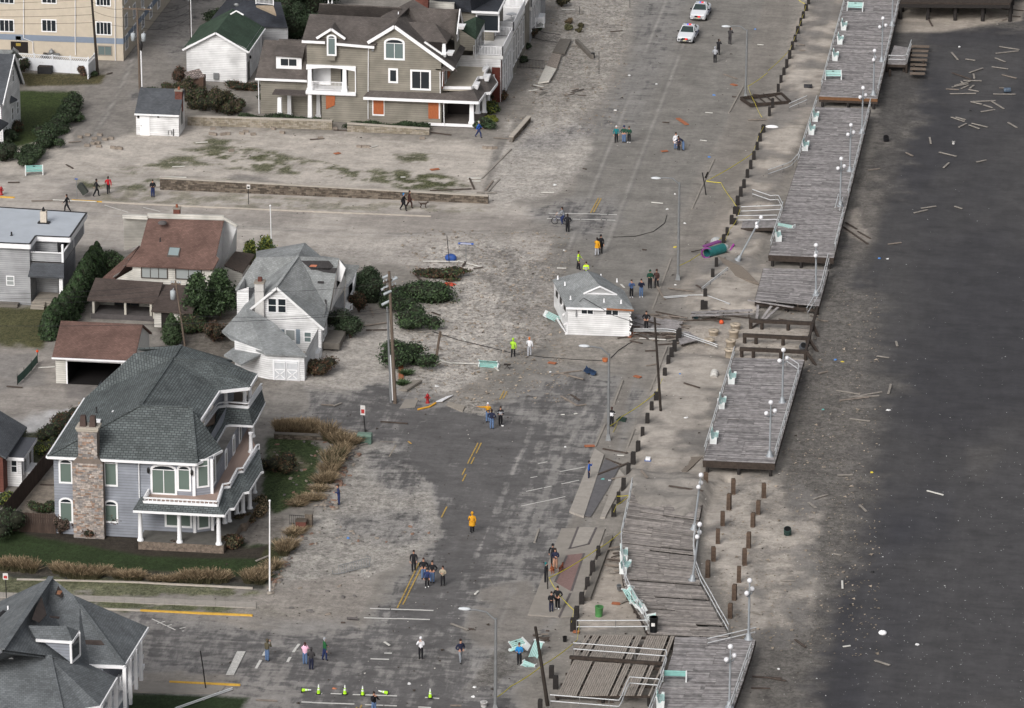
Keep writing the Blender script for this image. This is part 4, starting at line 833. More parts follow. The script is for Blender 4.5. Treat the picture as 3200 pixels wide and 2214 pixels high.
# attached garage with low links
Yg=420.8;gy_=lambda x,y:Yp(c2(x,y),Yg);gx0,gx1,gz=gy_(160,300)[0],gy_(432,300)[0],gy_(160,125)[2]
gxc=gy_(110,125)[0]
walls(T,[wy(Yg,[(gxc,0),(gx1,0),(gx1,gz),(gxc,gz)]),wx(gx1,[(Yg,0),(Yg+7.5,0),(Yg+7.5,gz),(Yg,gz)]),[V(gxc-3.4,Yg+1.6,0),V(gxc,Yg,0),V(gxc,Yg,gz),V(gxc-3.4,Yg+1.6,gz+.5)]],SID_WHITE,'garage_wall')
gp=Z(b2(-102,1190),gz+1.9);gb=Z(b2(-230,1500),gz+.3)
roofs(T,[[V(gxc-.2,Yg-.3,gz),V(gx1+.25,Yg-.3,gz),Z(b2(310,1480),gz+.6),gp],[V(gxc-.2,Yg-.3,gz),gp,Z(b1(1975,1410),gz+.25),Z(b1(2060,1480),gz+.2)],[gp,Z(b2(310,1480),gz+.6),Z(b2(150,1330),gz+1.3)]],SH_GREY,'garage_roof')
roofs(T,[[Z(c1(1995,140),1.9),Z(c1(2110,55),2.3),Z(c1(2330,130),2.3),Z(c1(2150,225),1.8)]],SH_GREY,'link_roof')
b=MB();dA_,dB_=gy_(160,215),gy_(378,180);zt=(dA_[2]+dB_[2])/2
b.box(dA_[0]-.1,dB_[0]+.1,Yg-.08,Yg,0,zt+.1);b.build('door_frame',TRIM,T)
DOORW=mat('worn_white_door',rgb(196,198,202),.7,.06,2)
hw=(dB_[0]-dA_[0])/2
for i in range(2):
 x0,x1=dA_[0]+hw*i+.02,dA_[0]+hw*(i+1)-.02;b=MB();b.box(x0,x1,Yg-.12,Yg-.085,.08,zt);do=b.build('garage_door',DOORW,T)
 b=MB()
 for q0,q1 in(((x0+.05,.12),(x1-.05,.12)),((x0+.05,1.05),(x1-.05,1.05)),((x0+.05,zt-.1),(x1-.05,zt-.1)),((x0+.05,.1),(x0+.05,zt-.05)),((x1-.05,.1),(x1-.05,zt-.05)),((x0+.05,.15),(x1-.05,1.0)),((x0+.05,1.0),(x1-.05,.15))):b.bar((q0[0],Yg-.135,q0[1]),(q1[0],Yg-.135,q1[1]),.03,.09)
 b.build('brace',TRIM,do)
# small white house washed into the street
T=thing('washed_out_house','small white clapboard house torn off its base and tilted in the avenue','house',(-49.5,437.4,0))
Yf=437.42;fy=lambda x,y:Yp(b3(x,y),Yf);A,B=fy(497,1440),fy(1045,1440);zl,zrr=fy(495,1192)[2],fy(1060,1212)[2]
bk=Z(b3(358,1208),0);dx_,dy_=bk[0]-A[0],bk[1]-A[1]
k_=V(dx_,dy_,0);k_=k_/np.linalg.norm(k_)*7.0
LB=V(A[0],Yf,0)
tl,tr=V(A[0],Yf,zl),V(B[0],Yf,zrr)
walls(T,[[V(A[0],Yf,-.05),V(B[0],Yf,.05),tr,tl],[V(*A)+k_+V(0,0,.5),V(A[0],Yf,-.05),tl,tl+k_+V(0,0,.1)],[V(B[0],Yf,.05),V(B[0],Yf,0)+k_,tr+k_,tr]],SID_WHITE)
el_,er_=fy(495,1190)+V(-.1,-.3,.02),fy(1088,1212)+V(0,-.3,.02)
pk=Z(b3(785,1012),4.55);lt=Z(b3(640,1075),3.6);rt_=Z(b3(935,1085),3.6);fb=Z(b3(665,872),4.55);bl_=Z(b3(360,950),2.95);br_=Z(b3(875,985),4.0)
rb_=er_+k_*1.05
polys=[[el_,er_,rt_,lt],[el_,lt,pk,fb,bl_],[er_,Z(b3(1000,1050),3.4),pk,rt_],[pk,Z(b3(1000,1050),3.4),Z(b3(760,900),3.9),fb]]
roofs(T,polys,SH_GREY,th=.14)
walls(T,[[lt+V(.05,-.02,.05),rt_+V(-.05,-.02,.05),pk+V(0,-.02,-.05)]],SID_WHITE,'gable_wall')
b=MB();b.bar(lt+V(0,-.08,0),pk+V(0,-.08,0),.1,.14);b.bar(pk+V(0,-.08,0),rt_+V(0,-.08,0),.1,.14);b.bar(lt+V(0,-.08,.02),rt_+V(0,-.08,.02),.1,.1);b.bar(el_+V(0,-.06,-.1),fy(845,1200)+V(0,-.36,-.1),.1,.2);b.build('eave_trim',TRIM,T)
b=MB();b.bar(fy(845,1200)+V(0,-.3,-.06),er_+V(0,0,-.1),.12,.14);b.build('bare_rafter_edge',mat('raw_wood',rgb(150,98,66),.9,.15,4),T)
window(T,('y',Yf),b3(614,1208),b3(728,1266),None,2,1,0,.07);window(T,('y',Yf),b3(832,1218),b3(951,1276),None,2,1,0,.07)
for t in(.22,.5,.78):
 c=tl+k_*t;w_=V(*A)+k_*t;kk=k_/6.2;b=MB();b.poly([c-kk*.45+V(-.03,0,-.9),c+kk*.45+V(-.03,0,-.9),c+kk*.45+V(-.03,0,-.25),c-kk*.45+V(-.03,0,-.25)]);b.build('window',BLACK,T)
for q in((408,950),(472,1005),(522,1130),(792,935),(935,975),(820,1155),(972,1165)):
 p=Z(b3(*q),3.4);b=MB();b.lathe([(.12,0),(.07,.05),(.07,.35)],7,p);b.build('roof_vent',TRIM,T)
b=MB();a=Z(b3(590,1160),3.0);b.tube([a,a+V(.5,0,.5),a+V(3.5,-1.5,-.6),a+V(7,-2,-1.4)],.03,5);b.build('service_wire',BLACK,T)
b=MB();p=fy(573,1260);b.box(p[0]-.07,p[0]+.07,Yf-.1,Yf,p[2]-.25,p[2]+.15);b.tube([(p[0],Yf-.05,p[2]+.1),(p[0],Yf-.05,p[2]+.95)],.03,6);b.build('meter_box',GREYM,T)
for i in range(9):
 z=.25+i*.28;b=MB();e=V(B[0]+random.uniform(-.02,.12),Yf-.03,z);b.bar(e,e+V(random.uniform(.05,.2),-.05,random.uniform(-.2,.1)),.03,.16);b.build('torn_board',WHITE,T)
for i in range(4):
 e=V(*A)+k_*.1*i+V(-.05,-.03,.2+.7*i);b=MB();b.bar(e,e+V(-.18,-.05,-.2),.03,.16);b.build('torn_board',WHITE,T)
b=MB();e=V(*A)+k_*.55;b.bar(e+V(-.3,0,.25),e-k_*.5+V(-.1,0,-.05),.06,.25);b.bar(V(A[0]-.06,Yf-.04,0),V(A[0]-.06,Yf-.04,1.2),.1,.06);b.build('corner_board',TRIM,T)
# brown-roofed house with greenhouse panes
T=thing('brown_roofed_house','cream clapboard house with steep red-brown roof, skylights and rear porch','house',(-110,448,0))
yq=Z(b1(1118,1310))[1]-.2;Yb=yq+3.4;PY=('y',Yb);ty=lambda x,y:Yp(b1(x,y),Yb)
zp=ty(1150,1000)
eL,eR=ty(1130,815)+V(0,-.3,0),ty(1905,855)+V(0,-.3,0);ze=eL[2];eR[2]=ze
hp=RP(b1(1590,565),V(eL[0],eL[1],ze),V(eR[0],eR[1],ze),V(eL[0],eL[1]+1,ze+.75));hpz=hp[2]
r0,r1=Z(b1(1318,400),hpz+1.3),Z(b1(1995,420),hpz+1.3);MR=(r0,V(r1[0],r0[1],r0[2]),r0+V(0,-1,-.8));r1=RP(b1(1995,420),*MR);hk=RP(b1(1648,480),*MR)
sl=Z(b1(915,935),ze-2.1);sl2=Z(b1(1250,660),ze-.6);eRb=Z(b1(1960,765),ze)
polys=[[eL,eR,hp],[eR,RP(b1(1950,765),*MR),hk,hp],[eL,hp,hk,RP(b1(1250,655),*MR)],[RP(b1(1250,655),*MR),hk,RP(b1(1925,740),*MR),r1,r0],[sl,Z(b1(1020,950),ze-1.9),Z(b1(1185,850),ze-1.2),eL,sl2,Z(b1(1240,650),ze-.4)]]
roofs(T,polys,SH_RED,th=.16)
M=(eL,eR,hp)
q=[RP(b1(*p),*M,.12)for p in((1488,738),(1592,745),(1610,668),(1505,662))];b=MB();b.slab(q,.14);wo=b.build('skylight',mat('skylight_frame',rgb(86,78,74)),T);c=sum(q)/4;MB().slab([c+(v-c)*.84+V(0,0,.02)for v in q],.03).build('pane',glass('sky_glass',(.22,.27,.28),.08),wo)
for q in((1015,925,1115,865),(1085,845,1150,815),(1105,795,1165,770),(1140,750,1190,730),(1165,715,1235,680)):
 a,c=Z(b1(q[0],q[1]),ze-1.75),Z(b1(q[2],q[3]),ze-1.0);b=MB();b.bar(a,c,.5,.1);b.build('skylight',mat('slim_skylight',rgb(112,110,108),.3),T)
xl,xr=ty(1180,850)[0],ty(1895,870)[0]
walls(T,[wy(Yb,[(xl,0),(xr,0),(xr,ze-.05),(xl,ze-.05)]),wx(xr,[(Yb,0),(Yb+1.5,0),(Yb+1.5,ze),(Yb,ze)]),[Z(b1(1025,955),ze-1.9),ty(1190,985),ty(1190,860)]],SID_CREAM)
window(T,PY,b1(1255,832),b1(1497,950),LGLASS,3,1,0,.1,frame=mat('bronze_frame',rgb(72,66,62)));window(T,PY,b1(1560,850),b1(1800,960),LGLASS,2,1,0,.1,frame=MATS['bronze_frame'])
sd_=[Z(b1(1925,740),ze),Z(b1(1995,400),hpz+1.4),Z(b1(2113,480),hpz+.8),Z(b1(2105,690),ze-1.5),Z(b1(1970,890),ze-2.8),Z(b1(1890,880),ze-2)]
walls(T,[sd_],WHITE,'side_wall');b=MB();b.bar(r1+V(0,0,.15),Z(b1(2113,478),hpz+.9),.2,.25);b.bar(r0+V(0,0,.2),r1+V(0,0,.2),.3,.45);b.build('parapet',SID_CREAM,T)
b=MB();b.poly([Z(b1(2052,700),ze-.8),Z(b1(2052,580),ze+.4),Z(b1(2105,530),ze+.5),Z(b1(2105,650),ze-.6)]);b.build('side_window',BLACK,T)
walls(T,[[Z(b1(1105,700),ze-.6),Z(b1(1100,395),hpz+1.2),Z(b1(1318,405),hpz+1.2),Z(b1(1255,640),ze+.2)][::-1]],SID_CREAM,'rear_block_wall');b=MB();b.bar(Z(b1(1095,388),hpz+1.35),Z(b1(1318,400),hpz+1.35),.4,.35);b.build('rear_parapet',SID_CREAM,T)
p=Z(b1(1577,410),hpz+1.2);chimney(T,p[0],p[1],p[2]-.6,p[2]+1.0,.6,.6,BRICK);p=Z(b1(1447,455),hpz+1.1);b=MB();b.lathe([(.42,0),(.42,.12),(.3,.22),(0,.28)],14,p);b.build('roof_fan',mat('fan_cap',rgb(92,88,88)),T)
for q in((1427,615),(1833,475)):vent(T,Z(b1(*q),hpz+.3),.4)
# rear porch
pe0,pe1=Yp(b1(775,1130),yq),Yp(b1(1390,1160),yq);pz=pe0[2];pe1[2]=pz;pt0,pt1=Z(b1(850,937),pz+1.1),Z(b1(1452,978),pz+1.1)
roofs(T,[[pe0,pe1,pt1,pt0]],shingle('porch_brown_shingles',rgb(84,74,70)),'porch_roof')
for x in(835,1118,1345):p=Yp(b1(x,1250),yq+.25);b=MB();b.box(p[0]-.1,p[0]+.1,yq+.15,yq+.35,0,pz-.1);b.build('porch_post',mat('cream_paint',rgb(180,176,166)),T)
b=MB();b.box(pe0[0]+.3,pe1[0]+1,yq+.1,Yb,.0,.5);b.build('porch_floor',mat('grey_boards',rgb(84,80,80)),T);b=MB();b.box(pe0[0]+.5,pe0[0]+.6,yq+.2,Yb,.5,1.4);b.box(pe1[0]-.2,pe1[0]-.1,yq-.6,Yb,.5,1.4);b.build('porch_side_rail',MATS['cream_paint'],T)
walls(T,[wy(yq+2.8,[(pe0[0]+.4,.4),(pe1[0],.4),(pe1[0],pz+.3),(pe0[0]+.4,pz+.3)])],SID_CREAM,'porch_back_wall');window(T,('y',yq+2.8),(pe0[0]+2.0,2.3),(pe0[0]+4.4,.5),None,3,1,0,.08,px=False,name='glass_door',frame=MATS['bronze_frame'])
p=Yp(b1(1375,1420),Yb-5);q=Yp(b1(1560,1240),Yb-5);walls(T,boxwall(p[0],q[0]+1.5,Yb-5,Yb,0,q[2]+.05),SID_CREAM,'annex_wall');panel(T,('y',Yb-5),b1(1435,1240),b1(1520,1420),SHADEIN,.03,'doorway');roofs(T,[[V(p[0]-.2,Yb-5.3,q[2]+.1),V(q[0]+1.7,Yb-5.3,q[2]+.1),V(q[0]+1.7,Yb,q[2]+1.0),V(p[0]-.2,Yb,q[2]+1.0)]],MATS['porch_brown_shingles'],'annex_roof')  # doorway is a flat dark panel, its shade painted on the wall
aa=[Z(b1(1998,825),3.2),Z(b1(2095,700),3.2),Z(b1(2270,725),2.4),Z(b1(2160,890),2.4)];roofs(T,[aa],mat('brown_awning',rgb(96,84,76)),'awning');walls(T,[[aa[0]+V(0,0,-2.9),aa[3]+V(0,0,-2.2),aa[3],aa[0]]],SID_CREAM,'awning_wall')
# brown-roofed garage
T=thing('brown_roofed_garage','detached garage with red-brown roof and wide open dark doorway','garage',(-106,424,0))
Yk=Z(c1(500,395))[1];ky=lambda x,y:Yp(c1(x,y),Yk);x0,x1=ky(497,300)[0],ky(1185,300)[0];zg=ky(497,150)[2];dx0,dx1,dz=ky(595,300)[0],ky(1087,300)[0],ky(800,205)[2]
walls(T,[wy(Yk,[(x0,0),(dx0,0),(dx0,dz),(x0,dz)]),wy(Yk,[(dx1,0),(x1,0),(x1,dz),(dx1,dz)]),wy(Yk,[(x0,dz),(x1,dz),(x1,zg),(x0,zg)])],SID_CREAM)
pz=zg+2.0;yk2=Yk+7.4
walls(T,[wx(x1,[(Yk,0),(yk2,0),(yk2,zg),(Yk+3.7,pz),(Yk,zg)]),wx(x0,[(yk2,0),(Yk,0),(Yk,zg),(Yk+3.7,pz),(yk2,zg)]),wy(yk2,[(x1,0),(x0,0),(x0,zg),(x1,zg)])],mat('pale_stucco',rgb(196,194,190),.85,.05),'side_wall')
a,c=V(x0-.25,Yk-.35,zg-.05),V(x1+.2,Yk-.35,zg-.05);roofs(T,[[a,c,V(x1+.2,Yk+3.7,pz+.12),V(x0-.25,Yk+3.7,pz+.12)],[V(x0-.25,yk2+.3,zg),V(x1+.2,yk2+.3,zg),V(x1+.2,Yk+3.7,pz+.12),V(x0-.25,Yk+3.7,pz+.12)]],SH_RED)
b=MB();b.bar(a+V(0,-.06,-.05),c+V(0,-.06,-.05),.12,.14);b.build('gutter',TRIM,T);b=MB();b.box(dx0,dx1,Yk+6.6,Yk+6.7,0,dz);b.box(dx0-.1,dx0,Yk,Yk+6.6,0,dz);b.box(dx1,dx1+.1,Yk,Yk+6.6,0,dz);b.box(dx0,dx1,Yk+.3,Yk+6.6,dz,dz+.1);b.box(dx0,dx1,Yk+.05,Yk+6.6,.0,.03);b.build('shade_painted_interior',mat('garage_shade_paint',rgb(24,21,21),1,.1),T)  # near-black lining paints the shade inside the garage
b=MB();[b.box(x-.07,x+.07,Yk-.04,Yk,0,dz)for x in(dx0,dx1)];b.box(dx0-.07,dx1+.07,Yk-.045,Yk,dz,dz+.14);b.build('door_frame',TRIM,T)
# grey house with flat roof and corner balconies
T=thing('flat_roofed_house','pale grey house with flat light roof and open corner balconies','house',(-122,444,0))
Yl=Z(b1(265,1180))[1];ly=lambda x,y:Yp(b1(x,y),Yl);x1=ly(268,900)[0];x0=x1-14;zt=ly(268,640)[2]
walls(T,[wy(Yl,[(x0,0),(x1,0),(x1,zt),(x0,zt)]),wx(x1,[(Yl,0),(Yl+2.6,0),(Yl+2.6,zt),(Yl,zt)])],SID_GREY)
zz=zt+.12;rp=[V(x0,Yl-.3,zz),V(Z(b1(278,622),zz)[0],Yl-.3,zz),Z(b1(318,565),zz),Z(b1(622,578),zz),Z(b1(772,360),zz),Z(b1(0,310),zz),V(x0,Z(b1(0,310),zz)[1]+.3,zz)]
b=MB();b.slab(rp,.2,0,1,1);b.build('roof',[mat('light_membrane_roof',rgb(176,182,190),.8,.05,.5),TRIM],T)
b=MB();[b.bar(a+V(0,0,.03),c+V(0,0,.03),.16,.06)for a,c in zip(rp[:5],rp[1:6])];b.build('roof_edge',BLACK,T);b=MB();[b.bar(a+V(0,-.03,-.25),c+V(0,-.03,-.25),.12,.45)for a,c in zip(rp[:4],rp[1:5])];b.build('fascia',TRIM,T)
p=Z(b1(390,450),zz);b=MB();b.box(p[0]-.55,p[0]+.6,p[1]-.3,p[1]+.3,p[2],p[2]+.12,1);b.box(p[0]-.3,p[0]+.3,p[1]-.2,p[1]+.3,p[2]+.12,p[2]+1.2,0);b.lathe([(.15,0),(.13,.2),(.06,.4)],8,(p[0],p[1],p[2]+1.2),1);b.build('chimney',[mat('stained_white',rgb(196,186,172),.8,.1,4),BLACK],T);vent(T,Z(b1(103,560),zz),.35,BLACK,.08)
z2=ly(300,745)[2]-.6;fl=[V(x1,Yl+.4,z2),V(rp[3][0]-.3,Yl+.4,z2),V(rp[4][0]-.3,rp[4][1]-.4,z2),V(x1,rp[4][1]-.4,z2)]
MB().slab(fl,.25).build('balcony_floor',mat('grey_deck',rgb(112,106,104),.85,.1),T)
pr=MB()
for a,c in((fl[0],fl[1]),(fl[1],fl[2])):pr.hexa([a+V(0,0,-.1),c+V(0,0,-.1),c+V(.06,.1,-.1),a+V(.06,.1,-.1)],[a+V(0,0,.85),c+V(0,0,.85),c+V(.06,.1,.85),a+V(.06,.1,.85)])
pr.build('balcony_parapet',SID_GREY,T);b=MB();b.bar(fl[0]+V(0,0,.9),fl[1]+V(0,0,.9),.14,.08);b.bar(fl[1]+V(0,0,.9),fl[2]+V(0,0,.9),.14,.08);b.build('parapet_cap',TRIM,T)
for p in(fl[1],(fl[1]+fl[2])/2,fl[2]):b=MB();b.box(p[0]-.1,p[0]+.1,p[1]-.1,p[1]+.1,z2,zt);b.build('balcony_post',TRIM,T)
walls(T,[wy(Yl+2.6,[(x1,0),(fl[1][0]-1.0,0),(fl[1][0]-1.0,zt),(x1,zt)]),wx(fl[1][0]-1.0,[(Yl+2.6,0),(rp[4][1],0),(rp[4][1],zt),(Yl+2.6,zt)])],SID_GREY,'balcony_back_wall')
sk=[V(x1+.1,Yl+.3,z2-.1),V(fl[1][0]+.1,Yl+.3,z2-.1),V(fl[1][0]+.35,Yl-.9,z2-1.05),V(x1,Yl-.9,z2-1.05)];roofs(T,[sk],SH_DK,'skirt_roof');b=MB();b.box(fl[1][0]-.2,fl[1][0]+.15,Yl-.6,Yl-.2,0,z2-1.0);b.build('porch_pillar',TRIM,T)
b=MB();b.box(x1+.3,fl[1][0]-.3,Yl-.3,Yl+2.5,0,.55);[b.box(x1+.2,x1+1.5,Yl-.6-.3*i,Yl-.3-.3*i,0,.5-.15*i)for i in range(3)];b.build('porch_steps',CONC,T)
window(T,('y',Yl),b1(55,918),b1(131,1008),LGLASS,1,2,0,.08)
b=MB();p=ly(130,1185);b.box(p[0]-3,p[0]+.5,Yl-1.0,Yl-.15,0,.3);b.build('planter_bed',CONCD,T)
# little house at the frame edge beside the board fence
T=thing('small_corner_house','small white and brick house with dark flat roof beside the brown board fence','house',(-97,392,0))
Ys=Z(c1(65,1310))[1];sy=lambda x,y:Yp(c1(x,y),Ys);x0,x1=sy(65,1150)[0],sy(195,1250)[0];zt=sy(65,1040)[2]
y2=Z(c1(300,1100),zt-.6)[1]+1;x1b=x1
walls(T,[wy(Ys,[(x0,0),(x1,0),(x1,zt),(x0,zt)]),wx(x1,[(Ys,0),(Ys+4.5,0),(Ys+4.5,zt),(Ys,zt)])],SID_WHITE)
rr_=[V(x0-.2,Ys-.35,zt),V(x1+.3,Ys-.35,zt),V(x1+.3,Ys+4.8,zt),V(x0-1.6,Ys+4.8,zt)];b=MB();b.slab(rr_,.3,0,1,1);b.build('roof',[mat('dark_flat_roof',rgb(78,80,86),.9,.08),TRIM],T)
window(T,('y',Ys),c1(92,1068),c1(160,1195),None,1,2,0,.1)
for y in(Ys+.6,Ys+2.6):window(T,('x',x1),(y,zt-.5),(y+1.2,zt-1.9),None,1,1,0,.1,px=False)
walls(T,[wy(Ys-1.5,[(x0-9,0),(x0,0),(x0,zt+.3),(x0-9,zt+5)]),wx(x0,[(Ys-1.5,0),(Ys,0),(Ys,zt),(Ys-1.5,zt+.3)])],mat('red_brick_wall',rgb(98,62,54),.9,.18,kind='brick',k=(.22,.08,.012,1.4)),'brick_wall')
roofs(T,[[V(x0+.4,Ys-1.9,zt+.5),V(x0+.4,Ys+6,zt+.5),V(x0-9,Ys+6,zt+6),V(x0-9,Ys-1.9,zt+6)]],SH_DK,'gable_roof')
b=MB();b.box(x1+.02,x1+.7,Ys+1.2,Ys+3.6,0,.9);b.build('side_step',WHITE,T)

# beige apartment block
T=thing('apartment_block','beige stucco apartment block with blue band and white triple windows','apartment building',(-112,545,0))
STUC=mat('beige_stucco',rgb(192,181,165),.9,.05,1.5);BAND=mat('blue_grey_band',rgb(128,139,155),.85,.04)
c0=Z(a1(1100,545));Y0=c0[1];x1=c0[0];x0=x1-30;PY=('y',Y0);ty=lambda x,y:Yp(a1(x,y),Y0);H_=15.0
z1,z2=ty(1100,395)[2],ty(1100,345)[2]
yb2=Y0+38
for za,zb,mm,nm in((0,z1,STUC,'wall'),(z1,z2,BAND,'blue_band'),(z2,H_,STUC,'wall')):
 d=.05 if nm=='blue_band' else 0;b=MB();b.box(x0,x1+d,Y0-d,yb2,za,zb);b.build(nm,mm,T)
b=MB();b.box(x0-.3,x1+.3,Y0-.3,yb2+.3,H_+.004,H_+.3);b.build('roof',CONC,T)
for x in(-10,367,850):
 window(T,PY,a1(x,170 if x<800 else 190),a1(x+140 if x<800 else x+148,290 if x<800 else 318),None,3 if x<800 else 4,1,0,.12)
 window(T,PY,a1(x,-80),a1(x+140,38 if x<800 else 60),None,3 if x<800 else 4,1,0,.12)
window(T,PY,a1(868,405),a1(1000,500),BGLASS,2,1,0,.1,frame=CONC)
panel(T,PY,a1(95,370),a1(252,475),SHADEIN,.02,'entrance_shade_panel');panel(T,PY,a1(140,322),a1(188,368),mat('sign_plate',rgb(190,186,184)),.05,'sign');panel(T,PY,a1(142,385),a1(186,412),mat('yellow_emblem',rgb(150,130,60)),.03,'emblem')  # dark panel on the wall paints the shade of the entrance
for x in(212,672,1027):downspout(T,[ty(x,-100)+V(0,-.12,0),ty(x,340)+V(0,-.12,0)]+([ty(295,372)+V(0,-.12,0),ty(298,480)+V(0,-.12,0)]if x==212 else[ty(x+3,540 if x>1000 else 490)+V(0,-.12,0)]))
for k_ in range(7):
 y=Y0+1.0+k_*4.5
 for za in(.9,z2+.7,z2+3.6,z2+6.4):window(T,('x',x1),(y,za+1.7),(y+1.5,za),None,2,1,0,.12,px=False)
p=ty(467,450);b=MB();b.lathe([(.3,-.15),(.3,.1),(.12,.18),(.12,.3)],10,(p[0],Y0-.5,p[2]));b.box(p[0]-.9,p[0]+.9,Y0-.7,Y0-.3,p[2]-.5,p[2]-.2);b.build('utility_meter',GREYM,T)
# white garage with green roof
T=thing('green_roofed_garage','white clapboard garage with green gable roof beside the alley','garage',(-94,526,0))
A,B=Z(a1(1662,715)),Z(a1(2200,740));Y0=B[1];A[1]=Y0;PY=('y',Y0);ty=lambda x,y:Yp(a1(x,y),Y0);x0,x1=ty(1662,600)[0],ty(2195,600)[0];ez=ty(1650,410)[2];ez2=ty(2200,440)[2];ez=(ez+ez2)/2;pk=ty(1925,282);pk[2]=pk[2];yb2=Y0+9.5
walls(T,[wy(Y0,[(x0,0),(x1,0),(x1,ez),(pk[0],pk[2]-.1),(x0,ez)]),wx(x1,[(Y0,0),(yb2,0),(yb2,ez),(Y0,ez)])],SID_WHITE)
pf=pk+V(0,-.35,0);pb=V(pk[0],yb2+.3,pk[2]);l0,r0=V(x0-.35,Y0-.35,ez-.25),V(x1+.35,Y0-.35,ez-.25)
roofs(T,[[l0,pf,pb,V(l0[0],yb2+.3,l0[2])],[pf,r0,V(r0[0],yb2+.3,r0[2]),pb]],SH_GREEN)
b=MB();b.bar(l0+V(0,-.05,-.08),pf+V(0,-.05,-.08),.1,.2);b.bar(pf+V(0,-.05,-.08),r0+V(0,-.05,-.08),.1,.2);b.bar(r0+V(.05,0,-.05),V(r0[0]+.05,yb2,r0[2]-.05),.1,.16);b.build('rake_trim',TRIM,T)
panel(T,('x',x1),(Y0+.8,2.1),(Y0+1.8,.05),DGLASS,.04,'side_door',px=False);p=V(x1+.1,Y0+1.9,2.4);b=MB();b.lathe([(.05,.2),(.12,.1),(.1,-.15)],7,p);b.build('wall_lantern',BLACK,T)
b=MB();b.box(x0+3,x0+3.6,Y0-.2,Y0,.3,1.0);b.build('wall_meter',GREYM,T)
# white utility shed
T=thing('utility_shed','small white shed with grey shed roof, brick chimney and white door','shed',(-108,515,0))
A,B=Z(a1(1210,1205)),Z(a1(1595,1215));Y0=(A[1]+B[1])/2;PY=('y',Y0);ty=lambda x,y:Yp(a1(x,y),Y0);x0,x1=ty(1212,1100)[0],ty(1592,1100)[0];ez=ty(1400,1015)[2];tz=ez+1.9;yb2=Y0+3.2
walls(T,[wy(Y0,[(x0,0),(x1,0),(x1,ez),(x0,ez)]),wx(x1,[(Y0,0),(yb2,0),(yb2,tz-.5),(yb2-.5,tz),(Y0,ez)])],SID_WHITE)
roofs(T,[[V(x0-.1,Y0-.25,ez-.05),V(x1+.1,Y0-.25,ez-.05),V(x1+.1,yb2-.4,tz+.1),V(x0-.1,yb2-.4,tz+.1)],[V(x1+.1,yb2-.4,tz+.1),V(x0-.1,yb2-.4,tz+.1),V(x0-.1,yb2+.2,tz-.6),V(x1+.1,yb2+.2,tz-.6)]],SH_DK)
b=MB();b.bar((x0-.1,Y0-.3,ez-.08),(x1+.1,Y0-.3,ez-.08),.08,.18);b.build('fascia',TRIM,T)
do=panel(T,PY,a1(1247,1022),a1(1335,1210),TRIM,.06,'door');p=ty(1258,1120);MB().ball((p[0],Y0-.1,p[2]),.05,6,5).build('handle',BLACK,do)
for q in((1232,1042),(1410,1037)):p=ty(*q);b=MB();b.box(p[0]-.1,p[0]+.1,Y0-.12,Y0,p[2]-.12,p[2]+.12);b.build('wall_lamp',BLACK,T)
p=ty(1562,860);chimney(T,p[0],Y0+1.9,2.2,Yp(a1(1562,815),Y0+1.6)[2],.75,.6,BRICK)
b=MB();q=[ty(*v)+V(0,-.1,0)for v in((1500,1200),(1500,1165),(1530,1165),(1530,1200),(1545,1150),(1545,1210))];b.tube(q[:4],.03,5);b.tube(q[4:],.04,5);b.build('gas_pipes',BLACK,T)
b=MB();[b.bar((x1+.04,Y0+1.2,1.0+.15*i),(x1+.04,Y0+2.0,1.0+.15*i),.04,.1)for i in range(10)];b.build('louvre',GREYM,T)
# white house at the left edge
T=thing('steep_gabled_house','tall narrow white house with steep gable at the lawn edge','house',(-128,510,0))
A=Z(a1(105,1100));Y0=Z(a1(20,1200))[1];x1=Xp(a1(25,1290),A[0])[0]if False else A[0]
ye=A[1];ys=Z(a1(18,1310))[1];zt=7.6
x1=Z(a1(18,1310))[0]
walls(T,[wx(x1,[(ys,0),(ye,0),(ye,4.6),((ys+ye)/2+1,8.4),(ys,5.0)]),wy(ys,[(x1-8,0),(x1,0),(x1,5),(x1-8,5)])],SID_WHITE)
q0=V(x1+.3,(ys+ye)/2+1,8.6);roofs(T,[[q0,q0+V(-9,0,0),V(x1-9,ye+.5,4.4),V(x1+.3,ye+.5,4.4)],[q0,q0+V(-9,0,0),V(x1-9,ys-.4,4.8),V(x1+.3,ys-.4,4.8)]],SH_DK)
b=MB();b.bar(q0+V(.05,0,-.1),V(x1+.35,ye+.5,4.3),.1,.25);b.bar(q0+V(.05,0,-.1),V(x1+.35,ys-.4,4.7),.1,.25);b.build('rake_trim',TRIM,T)
for y,z in((ye-3.5,5.4),(ye-1.8,1.4),(ye-4.2,1.4)):window(T,('x',x1),(y,z+1.5),(y+.9,z),None,1,2,0,.12,px=False)
roofs(T,[[Z(a1(75,1095),2.6),Z(a1(-80,1230),2.6),Z(a1(-80,1100),3.4),Z(a1(0,1060),3.4)]],SH_DK,'porch_roof')
p=Z(a1(20,1305));b=MB();b.box(p[0]-.15,p[0]+.15,p[1]-.15,p[1]+.15,0,2.6);b.build('porch_post',TRIM,T);roofs(T,[[Z(a1(95,850),4.3),Z(a1(155,885),3.8),Z(a1(90,915),3.8)]],SH_DK,'bay_roof')
T=thing('grey_roofed_outbuilding','white outbuilding with low grey roof behind the white lattice fence','outbuilding',(-135,528,0))
A=Z(a1(175,710));x1,Y0=A[0],A[1];walls(T,[wx(x1,[(Y0-5,0),(Y0,0),(Y0,3.2),(Y0-2.5,4.4),(Y0-5,3.2)]),wy(Y0,[(x1,0),(x1-8,0),(x1-8,3.2),(x1,3.2)])],SID_WHITE)
